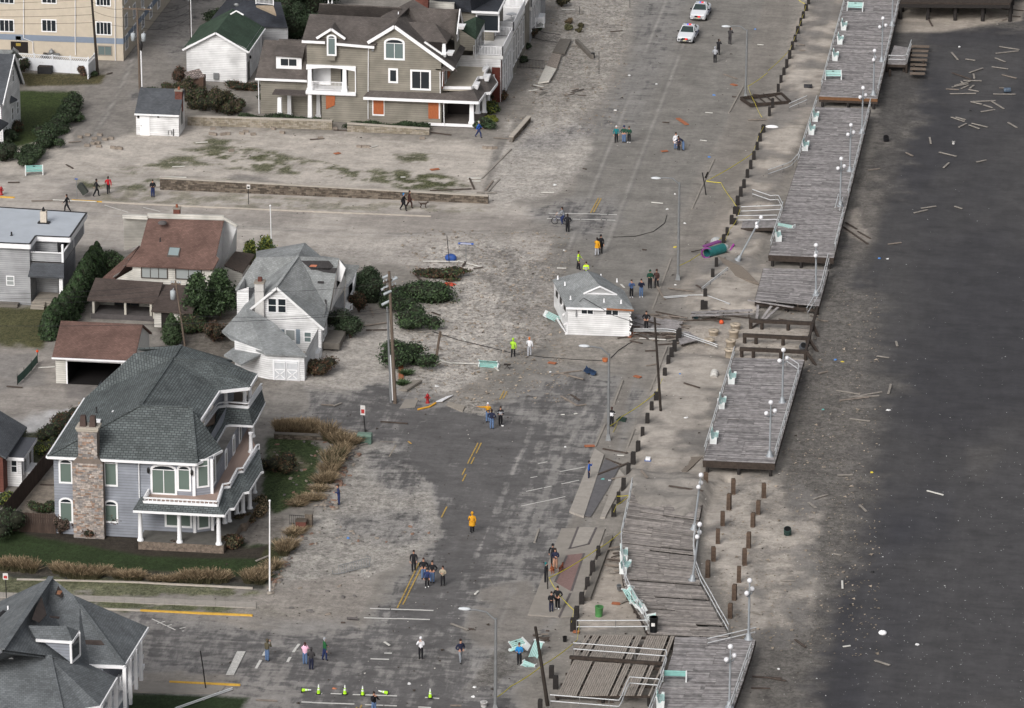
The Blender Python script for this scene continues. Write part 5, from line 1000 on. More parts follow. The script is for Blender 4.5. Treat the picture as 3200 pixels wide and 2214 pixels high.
roofs(T,[[Z(a1(200,510),3.5),Z(a1(120,445),5.0),Z(a1(-120,440),5.0),Z(a1(-120,520),3.5)],[Z(a1(120,445),5.0),Z(a1(-120,440),5.0),Z(a1(-120,600),3.0),Z(a1(50,560),3.4)]],SH_GREY)
panel(T,('x',x1),(Y0-3.4,2.6),(Y0-1,.1),CONC,.05,'door',px=False)
# dark-roofed house behind the garage
T=thing('blue_black_roofed_house','house with blue-black hip roof behind the green-roofed garage','house',(-95,560,0))
z0,z1_=3.2,5.0
roofs(T,[[Z(a1(1840,220),z0),Z(a1(2180,0),z1_),Z(a1(2500,20),z1_),Z(a1(2560,240),z0)],[Z(a1(1840,220),z0),Z(a1(2180,0),z1_),Z(a1(2250,-80),z1_),Z(a1(2050,-40),z0)]],SH_BLUE)
e=[Z(a1(1840,220),z0),Z(a1(2560,240),z0)];b=MB();b.bar(e[0]+V(0,0,-.1),Z(a1(2090,-20),z0-.1),.12,.2);b.build('gutter',TRIM,T);walls(T,[[e[0]+V(.4,.3,-z0),e[1]+V(0,.3,-z0),e[1]+V(0,.3,-.1),e[0]+V(.4,.3,-.1)]],SID_GREY)
b=MB();q=[Z(a1(2050,130),5.6),Z(a1(2105,98),6.0),Z(a1(2168,135),5.6)];b.bar(q[0],q[1],.1,.14);b.bar(q[1],q[2],.1,.14);b.build('dormer_trim',TRIM,T)
p=Z(a1(2105,45),6.8);b=MB();b.ball(p,(.3,.1,.2),10,6);b.build('satellite_dish',GREYM,T)
b=MB();A=Z(a2(0,35),6.0);B=Z(a2(155,50),6.0);railing(T,[A,B],.9,TRIM,1.5,.14)
MB().slab([Z(a2(0,50),5.9),Z(a2(155,52),5.9),Z(a2(180,130),5.2),Z(a2(90,60),5.4)],.2).build('roof_terrace',mat('terrace_tan',rgb(150,136,118)),T)
# white deck houses beside the avenue
T=thing('green_roofed_deck_house','white house with green roof and railed roof deck behind the tan house','house',(-69,520,0))
zd=5.2;dk=[Z(a2(*q),zd)for q in((1955,490),(2195,510),(2275,330),(2025,325))]
cx0,cx1,cy0,cy1=dk[0][0]-.0,dk[1][0],dk[0][1],dk[3][1]+.5
walls(T,boxwall(cx0-4,cx1-.25,cy0,cy1+2,0,zd-.1),SID_WHITE)
MB().slab([V(cx0-.3,cy0-.1,zd),V(cx1,cy0-.1,zd),V(cx1,cy1,zd),V(cx0-.3,cy1,zd)],.35,0).build('roof_deck',mat('pale_deck',rgb(206,205,204),.8,.04),T)
railing(T,[V(cx0-.2,cy0,zd),V(cx1-.05,cy0,zd)],1.0,TRIM,2,.16,'front_railing',bw=.06);railing(T,[V(cx1-.05,cy0,zd),V(cx1-.05,cy1,zd)],1.0,TRIM,2,.12,'side_railing',bw=.07);railing(T,[V(cx1-.05,cy1,zd),V(cx0-.2,cy1,zd)],1.0,TRIM,2,.16,'back_railing',bw=.06)
zr=zd+2.6;roofs(T,[[Z(a2(1850,200),zr+1.2),Z(a2(1960,150),zr+1.2),Z(a2(2040,185),zr),Z(a2(1960,345),zr-.2),Z(a2(1830,260),zr+.6)]],SH_GREEN)
gw=[Z(a2(1950,350),zr-.3),Z(a2(2035,200),zr-.1)];walls(T,[[V(gw[0][0],gw[0][1],zd),V(gw[1][0],gw[1][1],zd),gw[1],gw[0]]],SID_WHITE,'upper_wall')
for k_ in(.12,.4,.68):a=gw[0]+(gw[1]-gw[0])*k_;c=gw[0]+(gw[1]-gw[0])*(k_+.2);wo=MB().poly([V(a[0]+.05,a[1],zd+.3),V(c[0]+.05,c[1],zd+.3),V(c[0]+.05,c[1],zr-.7),V(a[0]+.05,a[1],zr-.7)]).build('window',TRIM,T);MB().poly([V(a[0]+.08,a[1]+.1,zd+.4),V(c[0]+.08,c[1]-.1,zd+.4),V(c[0]+.08,c[1]-.1,zr-.8),V(a[0]+.08,a[1]+.1,zr-.8)]).build('pane',DGLASS,wo)
for y in np.arange(cy0+.5,cy1,1.6):window(T,('x',cx1-.25),(y,3.9),(y+1.1,.6),None,1,2,0,.14,px=False)
panel(T,('x',cx1-.25),(cy0+.1,4.6),(cy0+.45,0),mat('red_stain_wood',rgb(92,46,38)),.05,'red_boarding',px=False);panel(T,('y',cy0),(cx1-1.2,3.9),(cx1-.3,0),MATS['red_stain_wood'],.05,'red_boarding',px=False)
T=thing('charcoal_roofed_house','tan house with charcoal roof and two white railed decks by the avenue','house',(-67,545,0))
zd=5.4;dk=[Z(a2(*q),zd)for q in((2075,270),(2290,290),(2385,80),(2160,130))];cx0,cx1,cy0,cy1=dk[0][0],dk[1][0],dk[0][1],dk[2][1]
walls(T,boxwall(cx0-9,cx1-.2,cy0+.1,cy1+8,0,zd-.1),SID_TAN)
MB().slab([V(cx0-.3,cy0-.1,zd),V(cx1,cy0-.1,zd),V(cx1,cy1,zd),V(cx0-.3,cy1,zd)],.4,0).build('roof_deck',MATS['pale_deck'],T)
railing(T,[V(cx0-.2,cy0,zd),V(cx1-.05,cy0,zd)],1.0,TRIM,2,.13,'front_railing',bw=.06);railing(T,[V(cx1-.05,cy0,zd),V(cx1-.05,cy1,zd)],1.0,TRIM,2,.1,'side_railing',bw=.08);railing(T,[V(cx1-.05,cy1,zd),V(cx0-.2,cy1,zd)],1.0,TRIM,2,.15,'back_railing',bw=.06)
zr=8.6;e=[Z(a2(1920,100),zr),Z(a2(2160,110),zr),Z(a2(2215,0),zr),Z(a2(2260,-90),zr)]
roofs(T,[[Z(a2(1700,90),zr),e[0],e[1],e[2],e[3],Z(a2(1900,-130),zr+3),Z(a2(1500,-120),zr+3),Z(a2(1560,60),zr)]],SH_BLUE)
b=MB();b.bar(e[0]+V(0,0,-.1),e[1]+V(0,0,-.1),.14,.24);b.bar(e[1]+V(0,0,-.1),e[3]+V(0,0,-.1),.14,.24);b.build('gutter',TRIM,T)
walls(T,[[V(e[0][0]-4,e[0][1]+.5,4),V(e[1][0]-.6,e[0][1]+.5,4),V(e[1][0]-.6,e[0][1]+.5,zr-.1),V(e[0][0]-4,e[0][1]+.5,zr-.1)],wx(e[1][0]-.6,[(e[0][1]+.5,4),(e[2][1]+3,4),(e[2][1]+3,zr-.1),(e[0][1]+.5,zr-.1)])],SID_TAN,'upper_wall')
window(T,('y',e[0][1]+.5),(e[0][0]+.4,zr-.4),(e[0][0]+3.0,zr-2.4),None,1,1,0,.15,px=False);window(T,('x',e[1][0]-.6),(e[0][1]+1.4,zr-.5),(e[0][1]+3.4,zd+.1),LGLASS,2,1,0,.15,px=False,name='glass_door')
for y in np.arange(cy0+.8,cy1,2.0):window(T,('x',cx1-.2),(y,4.5),(y+1.3,1.0),None,1,2,0,.14,px=False)
p=Z(a2(1480,40),10.0);chimney(T,p[0],p[1],8,11.2,1.4,1.0,BRICK);q=Z(a2(1535,40),9.5);b=MB();b.box(q[0],q[0]+2.8,q[1],q[1]+2,7.5,9.7);b.build('dormer_wall',SID_CREAM,T)
b=MB();p=Z(a2(2275,175),zd);b.lathe([(.6,.6),(.6,.66)],12,p);b.tube([p,p+V(0,0,.62)],.05,6);b.build('deck_table',WHITE,T)
T=thing('grey_deck_house','grey house with white railed upper deck at the top edge','house',(-64,565,0))
zd=4.2;dk=[Z(a3(-90,55),zd),Z(a3(175,65),zd)];cx0,cx1,cy0=dk[0][0],dk[1][0],dk[0][1]
walls(T,boxwall(cx0-8,cx1-.2,cy0+.1,cy0+14,0,zd-.1),SID_GREY);MB().slab([V(cx0,cy0,zd),V(cx1,cy0,zd),V(cx1,cy0+10,zd),V(cx0,cy0+10,zd)],.4).build('roof_deck',MATS['pale_deck'],T)
railing(T,[V(cx0,cy0+.05,zd),V(cx1-.05,cy0+.05,zd),V(cx1-.05,cy0+9,zd)],1.0,TRIM,2,.13,bw=.06)
for y in np.arange(cy0+1,cy0+9,2.2):window(T,('x',cx1-.2),(y,3.6),(y+1.2,1.0),None,1,1,0,.14,px=False)
b=MB();p=Z(a3(215,240));b.box(p[0]-1.5,p[0]+.8,p[1]-.5,p[1]+2,0,1.1);b.build('stoop',TRIM,T);railing(T,[Z(a3(208,255),.9),Z(a3(285,250),.9)],1.2,TRIM,1,.14)
# little playhouse behind the hedge
T=thing('playhouse','little wooden playhouse with pale shingled roof against the white garage','playhouse',(-103,525,0))
A,B,C_,D_=Z(a1(1640,645),2.0),Z(a1(1678,705),1.6),Z(a1(1825,685),1.6),Z(a1(1775,612),2.4)
b=MB();b.slab([A,B,C_,D_],.1);b.build('roof',mat('bleached_shingles',rgb(150,138,134),.9,.3,kind='shingle',k=(.3,.2,.05,.35)),T);c=(B+C_)/2;b=MB();b.box(B[0]+.1,C_[0]-.1,c[1]+.2,c[1]+1.6,0,1.6);b.build('body',mat('brown_boards',rgb(86,68,58)),T)

# boardwalk
DZ=1.15
PLANK=mat('weathered_plank',rgb(140,136,136),.9,.24,2.0,kind='isl');PLANKS2=mat('sandy_plank',rgb(138,132,128),.92,.22,2.0,kind='isl')
TIMBER=mat('dark_wet_timber',rgb(62,54,49),.9,.25,3);PILE=mat('tarred_pile',rgb(46,43,42),.9,.2,4);PILEB=mat('brown_pile',rgb(86,72,62),.95,.3,4)
RAILM=mat('white_pipe_paint',rgb(196,198,200),.5,.06);RAILP=mat('rail_post_paint',rgb(120,118,116),.6,.1)
def along(pts,t):
 L_=[0]
 for a,b in zip(pts[:-1],pts[1:]):L_.append(L_[-1]+np.linalg.norm(b-a))
 d=t*L_[-1]
 for i in range(len(pts)-1):
  if d<=L_[i+1]+1e-9:return pts[i]+(pts[i+1]-pts[i])*((d-L_[i])/max(1e-9,L_[i+1]-L_[i]))
 return pts[-1]
def plen(pts):return sum(np.linalg.norm(b-a)for a,b in zip(pts[:-1],pts[1:]))
def deck(T,Lp,Rp,pw=.15,seed=1,gaps=.012,jit=.004,bad=0.0,mats=None,holes=()):
 r=random.Random(seed);n=int(plen(Lp)/pw);b=MB();th=.06
 off=[r.choice((0,1))for _ in range(4)];blk=0
 for i in range(n):
  if i%9==0:off=sorted(r.sample([.18,.33,.4,.5,.55,.66,.8],2))
  t0,t1=(i+.04)/n,(i+.95)/n
  l0,l1,r0,r1=along(Lp,t0),along(Lp,t1),along(Rp,t0),along(Rp,t1)
  cuts=[0]+off+[1]
  for u,v in zip(cuts[:-1],cuts[1:]):
   if r.random()<gaps or any(h[0]<t0<h[1]and h[2]<=(u+v)/2<=h[3]for h in holes):continue
   dz=V(0,0,r.uniform(-jit,jit));tw=V(0,r.uniform(-1,1)*bad*.5,r.uniform(-.2,1)*bad if r.random()<.25 else 0)
   u1,v1=u+.0015,v-.0015
   q=[l0+(r0-l0)*u1,l0+(r0-l0)*v1,l1+(r1-l1)*v1+tw,l1+(r1-l1)*u1]
   b.hexa([p+dz-V(0,0,th)for p in q],[p+dz for p in q])
 ob=b.build('deck_planks',mats or PLANK,T);ob['kind']='stuff';return ob
def understructure(T,Lp,Rp,step=3.2,nb=4,piles=True,drop=None):
 n=max(1,int(round(plen(Lp)/step)));b=MB()
 for j in range(nb):
  u=(j+.02)/(nb-1)if j==0 else((j-.02)/(nb-1)if j==nb-1 else j/(nb-1))
  pts=[along(Lp,k/n)+(along(Rp,k/n)-along(Lp,k/n))*u+V(0,0,-.2)for k in range(n+1)]
  for a,c in zip(pts[:-1],pts[1:]):b.bar(a,c,.16,.26)
 b.build('stringer',TIMBER,T)
 for k in range(n+1):
  l,r_=along(Lp,k/n),along(Rp,k/n);bb=MB();bb.bar(l+V(0,0,-.46),r_+V(0,0,-.46),.26,.25);bb.build('cross_beam',TIMBER,T)
  if piles:
   for u in(.06,.5,.94):
    p=l+(r_-l)*u;bb=MB();bb.lathe([(.15,-1.0-p[2]),(.15,-.55)],8,p);bb.build('pile',PILE,T)
def pipe_rail(label,base,h=1.05,step=2.4,lean=None,group='white pipe railings of the boardwalk',rails=(1.0,.52),post=True):
 base=[V(*p)for p in base];T=thing('pipe_railing',label,'railing',base[0],group=group);n=max(1,int(round(plen(base)/step)));ln=V(*lean)if lean else V(0,0,0)
 for f_,nm in zip(rails,('top_rail','middle_rail')):
  b=MB();pts=[along(base,k/(n*3))+V(0,0,h*f_)+ln*f_ for k in range(n*3+1)];b.tube(pts,.045,6);b.build(nm,RAILM,T)
 if post:
  me=None
  for k in range(n+1):
   p=along(base,k/n);b=MB();b.tube([p,p+V(0,0,h)+ln],.04,6);b.build('post',RAILP,T)
 return T
xA0=Z(a4(455,862),DZ)[0];xA1=Z(a4(975,885),DZ)[0]
def rect(x0,x1,y0,y1,z=DZ,z2=None):return[V(x0,y0,z),V(x0,y1,z2 or z)],[V(x1,y0,z),V(x1,y1,z2 or z)]
SECT={}
def section(key,label,Lp,Rp,**k):
 T=thing('boardwalk_section',label,'boardwalk',(Lp[0]+Rp[0])/2*V(1,1,0),group='broken boardwalk sections');deck(T,Lp,Rp,seed=len(SECT)+3,**{a:v for a,v in k.items()if a in('pw','gaps','jit','bad','mats','holes')})
 understructure(T,Lp,Rp,piles=k.get('piles',True));SECT[key]=(T,Lp,Rp);return T
yA=Z(a4(700,870),DZ)[1];Lp,Rp=rect(xA0,xA1,yA,592);TA=section('A','long far boardwalk section running out of the top of the frame',Lp,Rp)
b=MB();b.box(xA0,xA1,yA-.1,yA-.02,DZ-.35,DZ-.01);b.build('end_board',mat('orange_timber',rgb(112,80,56),.9,.15,3),TA)
yB1,yB0=Z(a4(670,960),DZ)[1],Z(b4(860,745),DZ)[1];xB0,xB1=Z(b4(575,735),DZ)[0],Z(b4(1158,755),DZ)[0]
xb0,xb1=Z(a4(425,955),DZ)[0],Z(a4(915,965),DZ)[0]
Lp,Rp=[V(xB0,yB0,DZ),V(xb0,yB1,DZ)],[V(xB1,yB0,DZ),V(xb1,yB1,DZ)];TB=section('B','boardwalk section with three benches behind the leaning lamp',Lp,Rp,gaps=.015)
b=MB();b.box(xB0,xB1,yB0-.12,yB0-.03,DZ-.4,DZ-.01);b.build('end_board',TIMBER,TB)
zC=.95;Lp,Rp=[Z(b4(455,1130),zC-.1),Z(b4(530,850),zC)],[Z(b4(1025,1188),zC-.1),Z(b4(1112,866),zC)];TC=section('C','short boardwalk section hanging over the bare beams',Lp,Rp,gaps=.03)
for q0,q1 in(((480,1180),(470,1300)),((600,1190),(520,1300)),((660,1200),(540,1310)),((390,1135),(800,1200))):b=MB();b.bar(Z(b4(*q0),.8),Z(b4(*q1),.15 if q1[1]>1250 else .75),.25,.08);b.build('hanging_plank',PLANK,TC)
Lp,Rp=[Z(c4(-8,1080),DZ),Z(c4(265,165),DZ)],[Z(c4(632,1108),DZ),Z(c4(893,185),DZ)];TD=section('D','boardwalk section with three benches and two lamps in mid picture',Lp,Rp,gaps=.02)
b=MB();b.bar(Lp[0]+V(0,-.1,-.2),Rp[0]+V(0,-.1,-.2),.1,.42);b.build('end_board',TIMBER,TD)
ze_=[(c3,1095,1240,.55),(c3,1062,1340,.6),(c3,1032,1500,.7),(d3,988,0,.75),(d3,962,130,.8),(d3,968,260,.85),(d3,978,390,.9),(d3,1005,530,.95),(d3,1062,650,1.0),(d3,1150,790,1.05),(d3,1212,930,1.1)]
zf_=[(c3,1730,1330,.6),(c3,1690,1480,.6),(d3,1640,60,.7),(d3,1622,200,.75),(d3,1640,380,.85),(d3,1690,520,.95),(d3,1765,650,1.0),(d3,1845,800,1.05),(d3,1905,900,1.08),(d3,1935,960,1.1)]
EL,ER=[Z(f(x,y),z)for f,x,y,z in ze_][::-1],[Z(f(x,y),z)for f,x,y,z in zf_][::-1]
TE=section('E','buckled curving boardwalk section half buried in sand',EL,ER,gaps=.05,jit=.014,bad=.04,mats=PLANKS2,holes=((.525,.54,.3,1),(.56,.567,.2,1),(.325,.337,0,1),(.225,.24,.25,1),(.15,.156,0,.6),(.06,.07,.4,1),(.865,.875,.5,1),(.77,.777,.3,.9),(.42,.427,.5,1),(.285,.29,0,.7)))
FL=[Z(d3(*q),1.13)for q in((1200,1740),(1240,1600),(1345,1370),(1430,1100),(1452,952))];FR=[Z(d3(*q),1.13)for q in((1920,1740),(1965,1620),(2060,1350),(2135,1120),(2170,985))]
TF=section('F','near boardwalk section with ramp junction at the bottom edge',FL,FR,gaps=.02,jit=.006)
# ramp decks with boards running the other way: each board can be told apart
RB=mat('ramp_board',rgb(150,142,134),.92,.18,1.5,kind='grain',k=(6,.8,1))
def ramp(label,c00,c10,c01,c11,missing,pw=.17,z0=.75,z1=1.12,cut=None):
 T=thing('ramp_deck',label,'ramp',c00*V(1,1,0),group='access ramp decks');W=np.linalg.norm(c11-c01);n=int(W/pw);r=random.Random(5)
 for i in range(n):
  u0,u1=(i+.1)/n,(i+.88)/n
  if any(a<(i+.5)/n<b_ for a,b_ in missing)and not r.random()<.12:continue
  q=[c00+(c10-c00)*u0,c00+(c10-c00)*u1,c01+(c11-c01)*u1,c01+(c11-c01)*u0];dz=V(0,0,r.uniform(-.008,.008))
  if cut and u0>cut:q=[(a+b_*2)/3 for a,b_ in zip(q,[q[3],q[2],q[2],q[3]])]
  MB().hexa([p+dz-V(0,0,.06)for p in q],[p+dz for p in q]).build('board',RB,T)
 for t in(.03,.35,.65,.97):
  a,c=c00+(c01-c00)*t,c10+(c11-c10)*t;MB().bar(a+V(0,0,-.17),c+V(0,0,-.17),.14,.2).build('joist',TIMBER,T)
 for u in(.02,.5,.98):
  for t in(.05,.95):p=c00+(c10-c00)*u+(c01-c00)*t*(1-u)+(c11-c10)*t*u;MB().lathe([(.13,-p[2]-.4),(.13,-.2)],8,p).build('pile',PILE,T)
 return T
g0=[Z(d3(520,1135),.62),Z(d3(1360,1195),1.02),Z(d3(650,938),.62),Z(d3(1450,950),1.06)]
ramp('upper half of the slatted ramp with dark missing boards',*g0,[(0,.03),(.06,.085),(.165,.185),(.55,.575),(.62,.69),(.93,.945)])
g1=[Z(d3(380,1480),.5),Z(d3(1230,1480),1.0),Z(d3(530,1165),.58),Z(d3(1345,1222),1.0)]
ramp('lower half of the slatted ramp sloping down under drifted sand',*g1,[(0,.02),(.24,.255),(.55,.575),(.64,.67),(.71,.73),(.84,.86),(.9,.98)])
MB().bar(Z(d3(515,1140),.7),Z(d3(1358,1200),1.1),.3,.22).build('ramp_beam',TIMBER,thing('step_beam','heavy dark timber beam crossing the slatted ramp','beam',Z(d3(515,1140))))
# bare cross frames where the deck is gone
for i,(q0,q1,z)in enumerate((((400,1318),(985,1345),.75),((345,1448),(945,1478),.75),((318,1570),(930,1600),.75))):
 T=thing('bare_beam_frame',['dark bare beam on posts, farthest of three without deck','dark bare beam on posts, middle of three without deck','dark bare beam on posts, nearest of three without deck'][i],'beam',Z(b4(*q0)),group='bare boardwalk frames')
 a,c=Z(b4(*q0),z),Z(b4(*q1),z);MB().bar(a,c,.4,.3).build('beam',TIMBER,T)
 for u in(.03,.2,.6,.96):p=a+(c-a)*u;MB().lathe([(.17,-z-.5),(.17,.1)],8,p).build('post',TIMBER,T)
 MB().bar(c+V(-.2,0,.05),c+V(.9 if i else .5,-1.5,-.9),.22,.22).build('brace',TIMBER,T)
T=thing('end_frame','dark upright timber frame on the sea side of the bare beams','beam',Z(b4(985,1350)));a,c=Z(b4(1010,1200),.7),Z(b4(905,1590),.7);MB().bar(a,c,.22,.26).build('beam',TIMBER,T)
for u in(0,.33,.66,1):p=a+(c-a)*u;MB().lathe([(.16,-1.2),(.16,.1)],8,p).build('post',TIMBER,T)
# railings
N_='white pipe railing along the '
pipe_rail(N_+'landward edge of the far boardwalk section',[(xA0+.06,yA+2,DZ),(xA0+.06,590,DZ)])
pipe_rail(N_+'seaward edge of the far boardwalk section',[(xA1-.06,yA+.4,DZ),(xA1-.06,590,DZ)])
B_=SECT['B'];pipe_rail(N_+'landward edge near the benches of the leaning-lamp section',[along(B_[1],.58)+V(.05,0,0),along(B_[1],1)+V(.05,.6,0)])
pipe_rail(N_+'seaward edge of the leaning-lamp section',[along(B_[2],.36)+V(-.05,0,0),along(B_[2],1)+V(-.05,.4,0)])
pipe_rail('short white pipe railing beside the fallen bench',[along(B_[1],.02)+V(.05,0,0),along(B_[1],.27)+V(.05,0,0)])
pipe_rail('white pipe railing at the seaward corner above the broken stair',[along(B_[2],.02)+V(-.05,0,0),along(B_[2],.25)+V(-.05,0,0)])
pipe_rail('bent white pipe railing kinked over the deck edge',[along(B_[2],.27)+V(-.05,0,0),along(B_[2],.36)+V(-.05,0,0)],lean=(-.9,-.3,-.3),step=1.5)
C_=SECT['C'];pipe_rail('white pipe railing leaning off the short hanging section',[along(C_[2],-.0)+V(-.8,-3,-.3),along(C_[2],.25),along(C_[2],.5),along(C_[2],1)+V(-.05,1.5,.1)],lean=(-.15,0,0))
D_s=SECT['D'];pipe_rail(N_+'landward edge behind three benches in mid picture',[along(D_s[1],.0)+V(.05,.5,0),along(D_s[1],1)+V(.05,0,0)])
pipe_rail(N_+'seaward edge beside two mid-picture lamps',[along(D_s[2],.0)+V(-.05,.3,0),along(D_s[2],.84)+V(-.05,0,0),along(D_s[2],.92)+V(-1.4,0,0)])
pipe_rail('white pipe railing wavering along the landward edge of the buckled deck',[p+V(.08,0,0)for p in EL[::-1]][1:])
pipe_rail('white pipe railing curving along the seaward edge of the buckled deck',[p+V(-.08,0,0)for p in ER[::-1]][2:])
pipe_rail('white pipe railing across the slatted ramp',[Z(d3(545,1125),.65),Z(d3(1385,1190),1.05),Z(d3(1320,1400),1.1)],step=2.6)
pipe_rail('white pipe railing across the sand above the slatted ramp',[Z(d3(575,930),.2),Z(d3(915,930),.2),Z(d3(1210,928),.9)],step=3.5,h=1.1)
pipe_rail('white pipe railing round the stair notch at the bottom edge',[Z(d3(340,1590),.3),Z(d3(960,1640),.6),Z(d3(1040,1430),1.0),Z(d3(1310,1450),1.1)],step=2.4)
pipe_rail('white pipe railing on the seaward edge at the bottom of the frame',[FR[0]+V(-.05,0,0),FR[3]+V(-.05,0,0)])
pipe_rail('white pipe railing at the landward edge of the near junction',[FL[0]+V(.05,0,0),FL[2]+V(.05,0,0)])
pipe_rail('loose white pipe railing lying across the seaward corner',[Z(d3(1730,1060),1.0),Z(d3(2160,960),1.0)],lean=(.1,0,0),h=.8)
pipe_rail('white pipe railing of the crossing by the lone barrel',[Z(a4(185,1000),.1),Z(a4(345,930),.3)],step=1.6,h=.95)
pipe_rail('bent white pipe railing lying on the sand left of the deck',[Z(a4(0,1590),.1),Z(a4(200,1520),.1),Z(a4(280,1430),.2)],step=2.2,h=.9)
pipe_rail('far white pipe railing of the side ramp near the leaning lamp',[Z(b4(330,385),.2),Z(b4(695,370),.9)],step=4,h=.95);pipe_rail('near white pipe railing of the side ramp near the leaning lamp',[Z(b4(300,465),.2),Z(b4(650,460),.9)],step=4,h=.95)
pipe_rail('curled white pipe railing on the sand above the side ramp',[Z(b4(430,230),.0),Z(b4(590,285),.1),Z(b4(660,280),.3),Z(b4(700,360),.9)],step=1.8,h=.95)
pipe_rail('white pipe railing swept across the promenade beside the washed-out house',[Z(b3(1350,1130)),Z(b3(1520,1115)),Z(b3(1720,1110)),Z(b3(1940,1190))],step=2.2,h=.25)
pipe_rail('white pipe railing tangled in the plank wreck beside the washed-out house',[Z(b3(1080,1430),.2),Z(b3(1420,1430),.3),Z(b3(1830,1570),.2)],step=2.5,h=.4)
pipe_rail('white pipe railing toppled against the promenade posts',[Z(b3(1690,1060),.4),Z(b3(1920,880),.6)],step=2.0,h=.4)
pipe_rail('white pipe railing fallen at the corner lawn of the slate-roofed house',[Z(d1(1560,1620)),Z(d1(2070,1440))],step=3,h=.25)
# side ramp near the leaning lamp
T=thing('side_ramp','small planked side ramp from the promenade to the boardwalk','ramp',Z(b4(330,500)));q=[Z(b4(330,495),.35),Z(b4(650,485),DZ-.02),Z(b4(670,400),DZ-.02),Z(b4(345,430),.35)]
for i in range(24):u0,u1=(i+.05)/24,(i+.95)/24;a=[q[0]+(q[1]-q[0])*u0,q[0]+(q[1]-q[0])*u1,q[3]+(q[2]-q[3])*u1,q[3]+(q[2]-q[3])*u0];MB().hexa([p-V(0,0,.06)for p in a],a).build('board',PLANK,T)
MB().bar(q[0]+V(0,0,-.15),q[1]+V(0,0,-.2),.1,.3).build('side_beam',TIMBER,T)
# stair landing on the seaward side
T=thing('beach_stair','timber landing and steps down to the beach beside the far lamps','stair',Z(a4(1150,680)));q=[Z(a4(*p),.95)for p in((1062,570),(1235,575),(1275,430),(1125,405))]
for i in range(16):u0,u1=(i+.05)/16,(i+.95)/16;a=[q[0]+(q[3]-q[0])*u0,q[1]+(q[2]-q[1])*u0,q[1]+(q[2]-q[1])*u1,q[0]+(q[3]-q[0])*u1];MB().hexa([p-V(0,0,.06)for p in a],a).build('board',PLANK,T)
for p in q:MB().lathe([(.12,-1.4),(.12,0)],8,p).build('post',TIMBER,T)
MB().bar(q[0]+V(0,-.05,-.2),q[1]+V(0,-.05,-.2),.08,.3).build('end_beam',TIMBER,T)
s0=[Z(a4(*p),.7)for p in((1265,660),(1395,665),(1440,385),(1275,380))]
for i in range(14):
 if i in(4,9,11):continue
 u0,u1=(i+.06)/14,(i+.9)/14;a=[s0[0]+(s0[3]-s0[0])*u0,s0[1]+(s0[2]-s0[1])*u0,s0[1]+(s0[2]-s0[1])*u1,s0[0]+(s0[3]-s0[0])*u1];dz=V(0,0,-.3*(i%2));MB().hexa([p+dz-V(0,0,.07)for p in a],[p+dz for p in a]).build('tread',mat('driftwood_plank',rgb(112,100,90),.92,.2,2.5,kind='grain',k=(1,6,1)),T)
for x,y in((1085,680),(1210,640),(1300,640),(1385,600)):MB().lathe([(.14,-.4),(.14,.75)],8,Z(a4(x,y))).build('post',TIMBER,T)
pipe_rail('white pipe railing of the beach stair landing',[q[0]+V(.1,.1,0),q[1]+V(-.1,.1,0),q[2]],step=2,h=.95)
# far pier platform
T=thing('pier_platform','dark timber pier platform on piles at the top edge','pier',Z(a4(1700,100)));A,B=Z(a4(1180,22),2.1),Z(a4(2160,30),2.1);MB().slab([A,B,B+V(2,30,0),A+V(0,30,0)],.35).build('deck',TIMBER,T)
for u in(0,.25,.5,.75,1):
 for d in(.5,4,8):p=A+(B-A)*u+V(0,d,0);MB().lathe([(.22,-2.8),(.22,-.35)],8,p).build('pile',PILE,T)
MB().bar(A+V(0,-.1,-.4),B+V(0,-.1,-.4),.2,.35).build('edge_beam',PILE,T)
# posts
def mkpost(name,h,w_,m):
 T=thing(name,'x','post');b=MB();b.hexa([(-w_,-w_,-.5),(w_,-w_,-.5),(w_,w_,-.5),(-w_,w_,-.5)],[(-w_*.95,-w_*.95,h-.06),(w_*.95,-w_*.95,h-.06),(w_*.95,w_*.95,h-.06),(-w_*.95,w_*.95,h-.06)]);b.build('shaft',m,T)
 b=MB();b.hexa([(-w_*.95,-w_*.95,h-.06),(w_*.95,-w_*.95,h-.06),(w_*.95,w_*.95,h-.06),(-w_*.95,w_*.95,h-.06)],[(-w_*.7,-w_*.7,h),(w_*.7,-w_*.7,h),(w_*.7,w_*.7,h),(-w_*.7,w_*.7,h)]);b.build('chamfered_top',m,T);return T
P0=mkpost('kerb_post',1.12,.18,PILE)
posts=[a4(*q)for q in((360,50),(338,115),(313,185),(290,250),(264,315),(240,390),(216,460),(192,535),(166,605),(141,680),(115,750),(90,830),(40,970),(12,1040))]+[a3(*q)for q in((2237,1195),(2208,1280),(2182,1350),(2153,1440),(2125,1520),(2095,1596))]
posts+=[b3(*q)for q in((2065,150),(2037,225),(2008,305),(1985,385),(2010,400),(1955,480),(1985,490),(1915,575),(1885,640),(1820,850),(1787,945),(1720,1120),(1695,1240),(1725,1240),(1477,1500),(1490,1500))]
posts+=[c3(*q)for q in((1447,105),(1420,175),(1392,240),(1360,350),(1283,565),(1243,660),(1205,770),(1162,885),(1122,1005),(1078,1110),(1036,1215),(993,1350),(948,1460),(905,1575))]
posts+=[d3(*q)for q in((768,265),(716,405),(670,535),(620,665),(575,790),(537,905),(572,905),(388,1418),(352,1320),(250,1640))]
GP='black timber posts along the promenade'
for i,p in enumerate(posts):
 q=Z(p);pp_=place(P0,USED,(q[0],q[1],-.05),random.uniform(-.1,.1),ORD[i]+' black post from the top of the promenade post row',GP);pp_.scale=(random.uniform(.9,1.15),)*2+(random.uniform(.9,1.12),)
P1=mkpost('bare_pile',1.5,.18,PILEB)
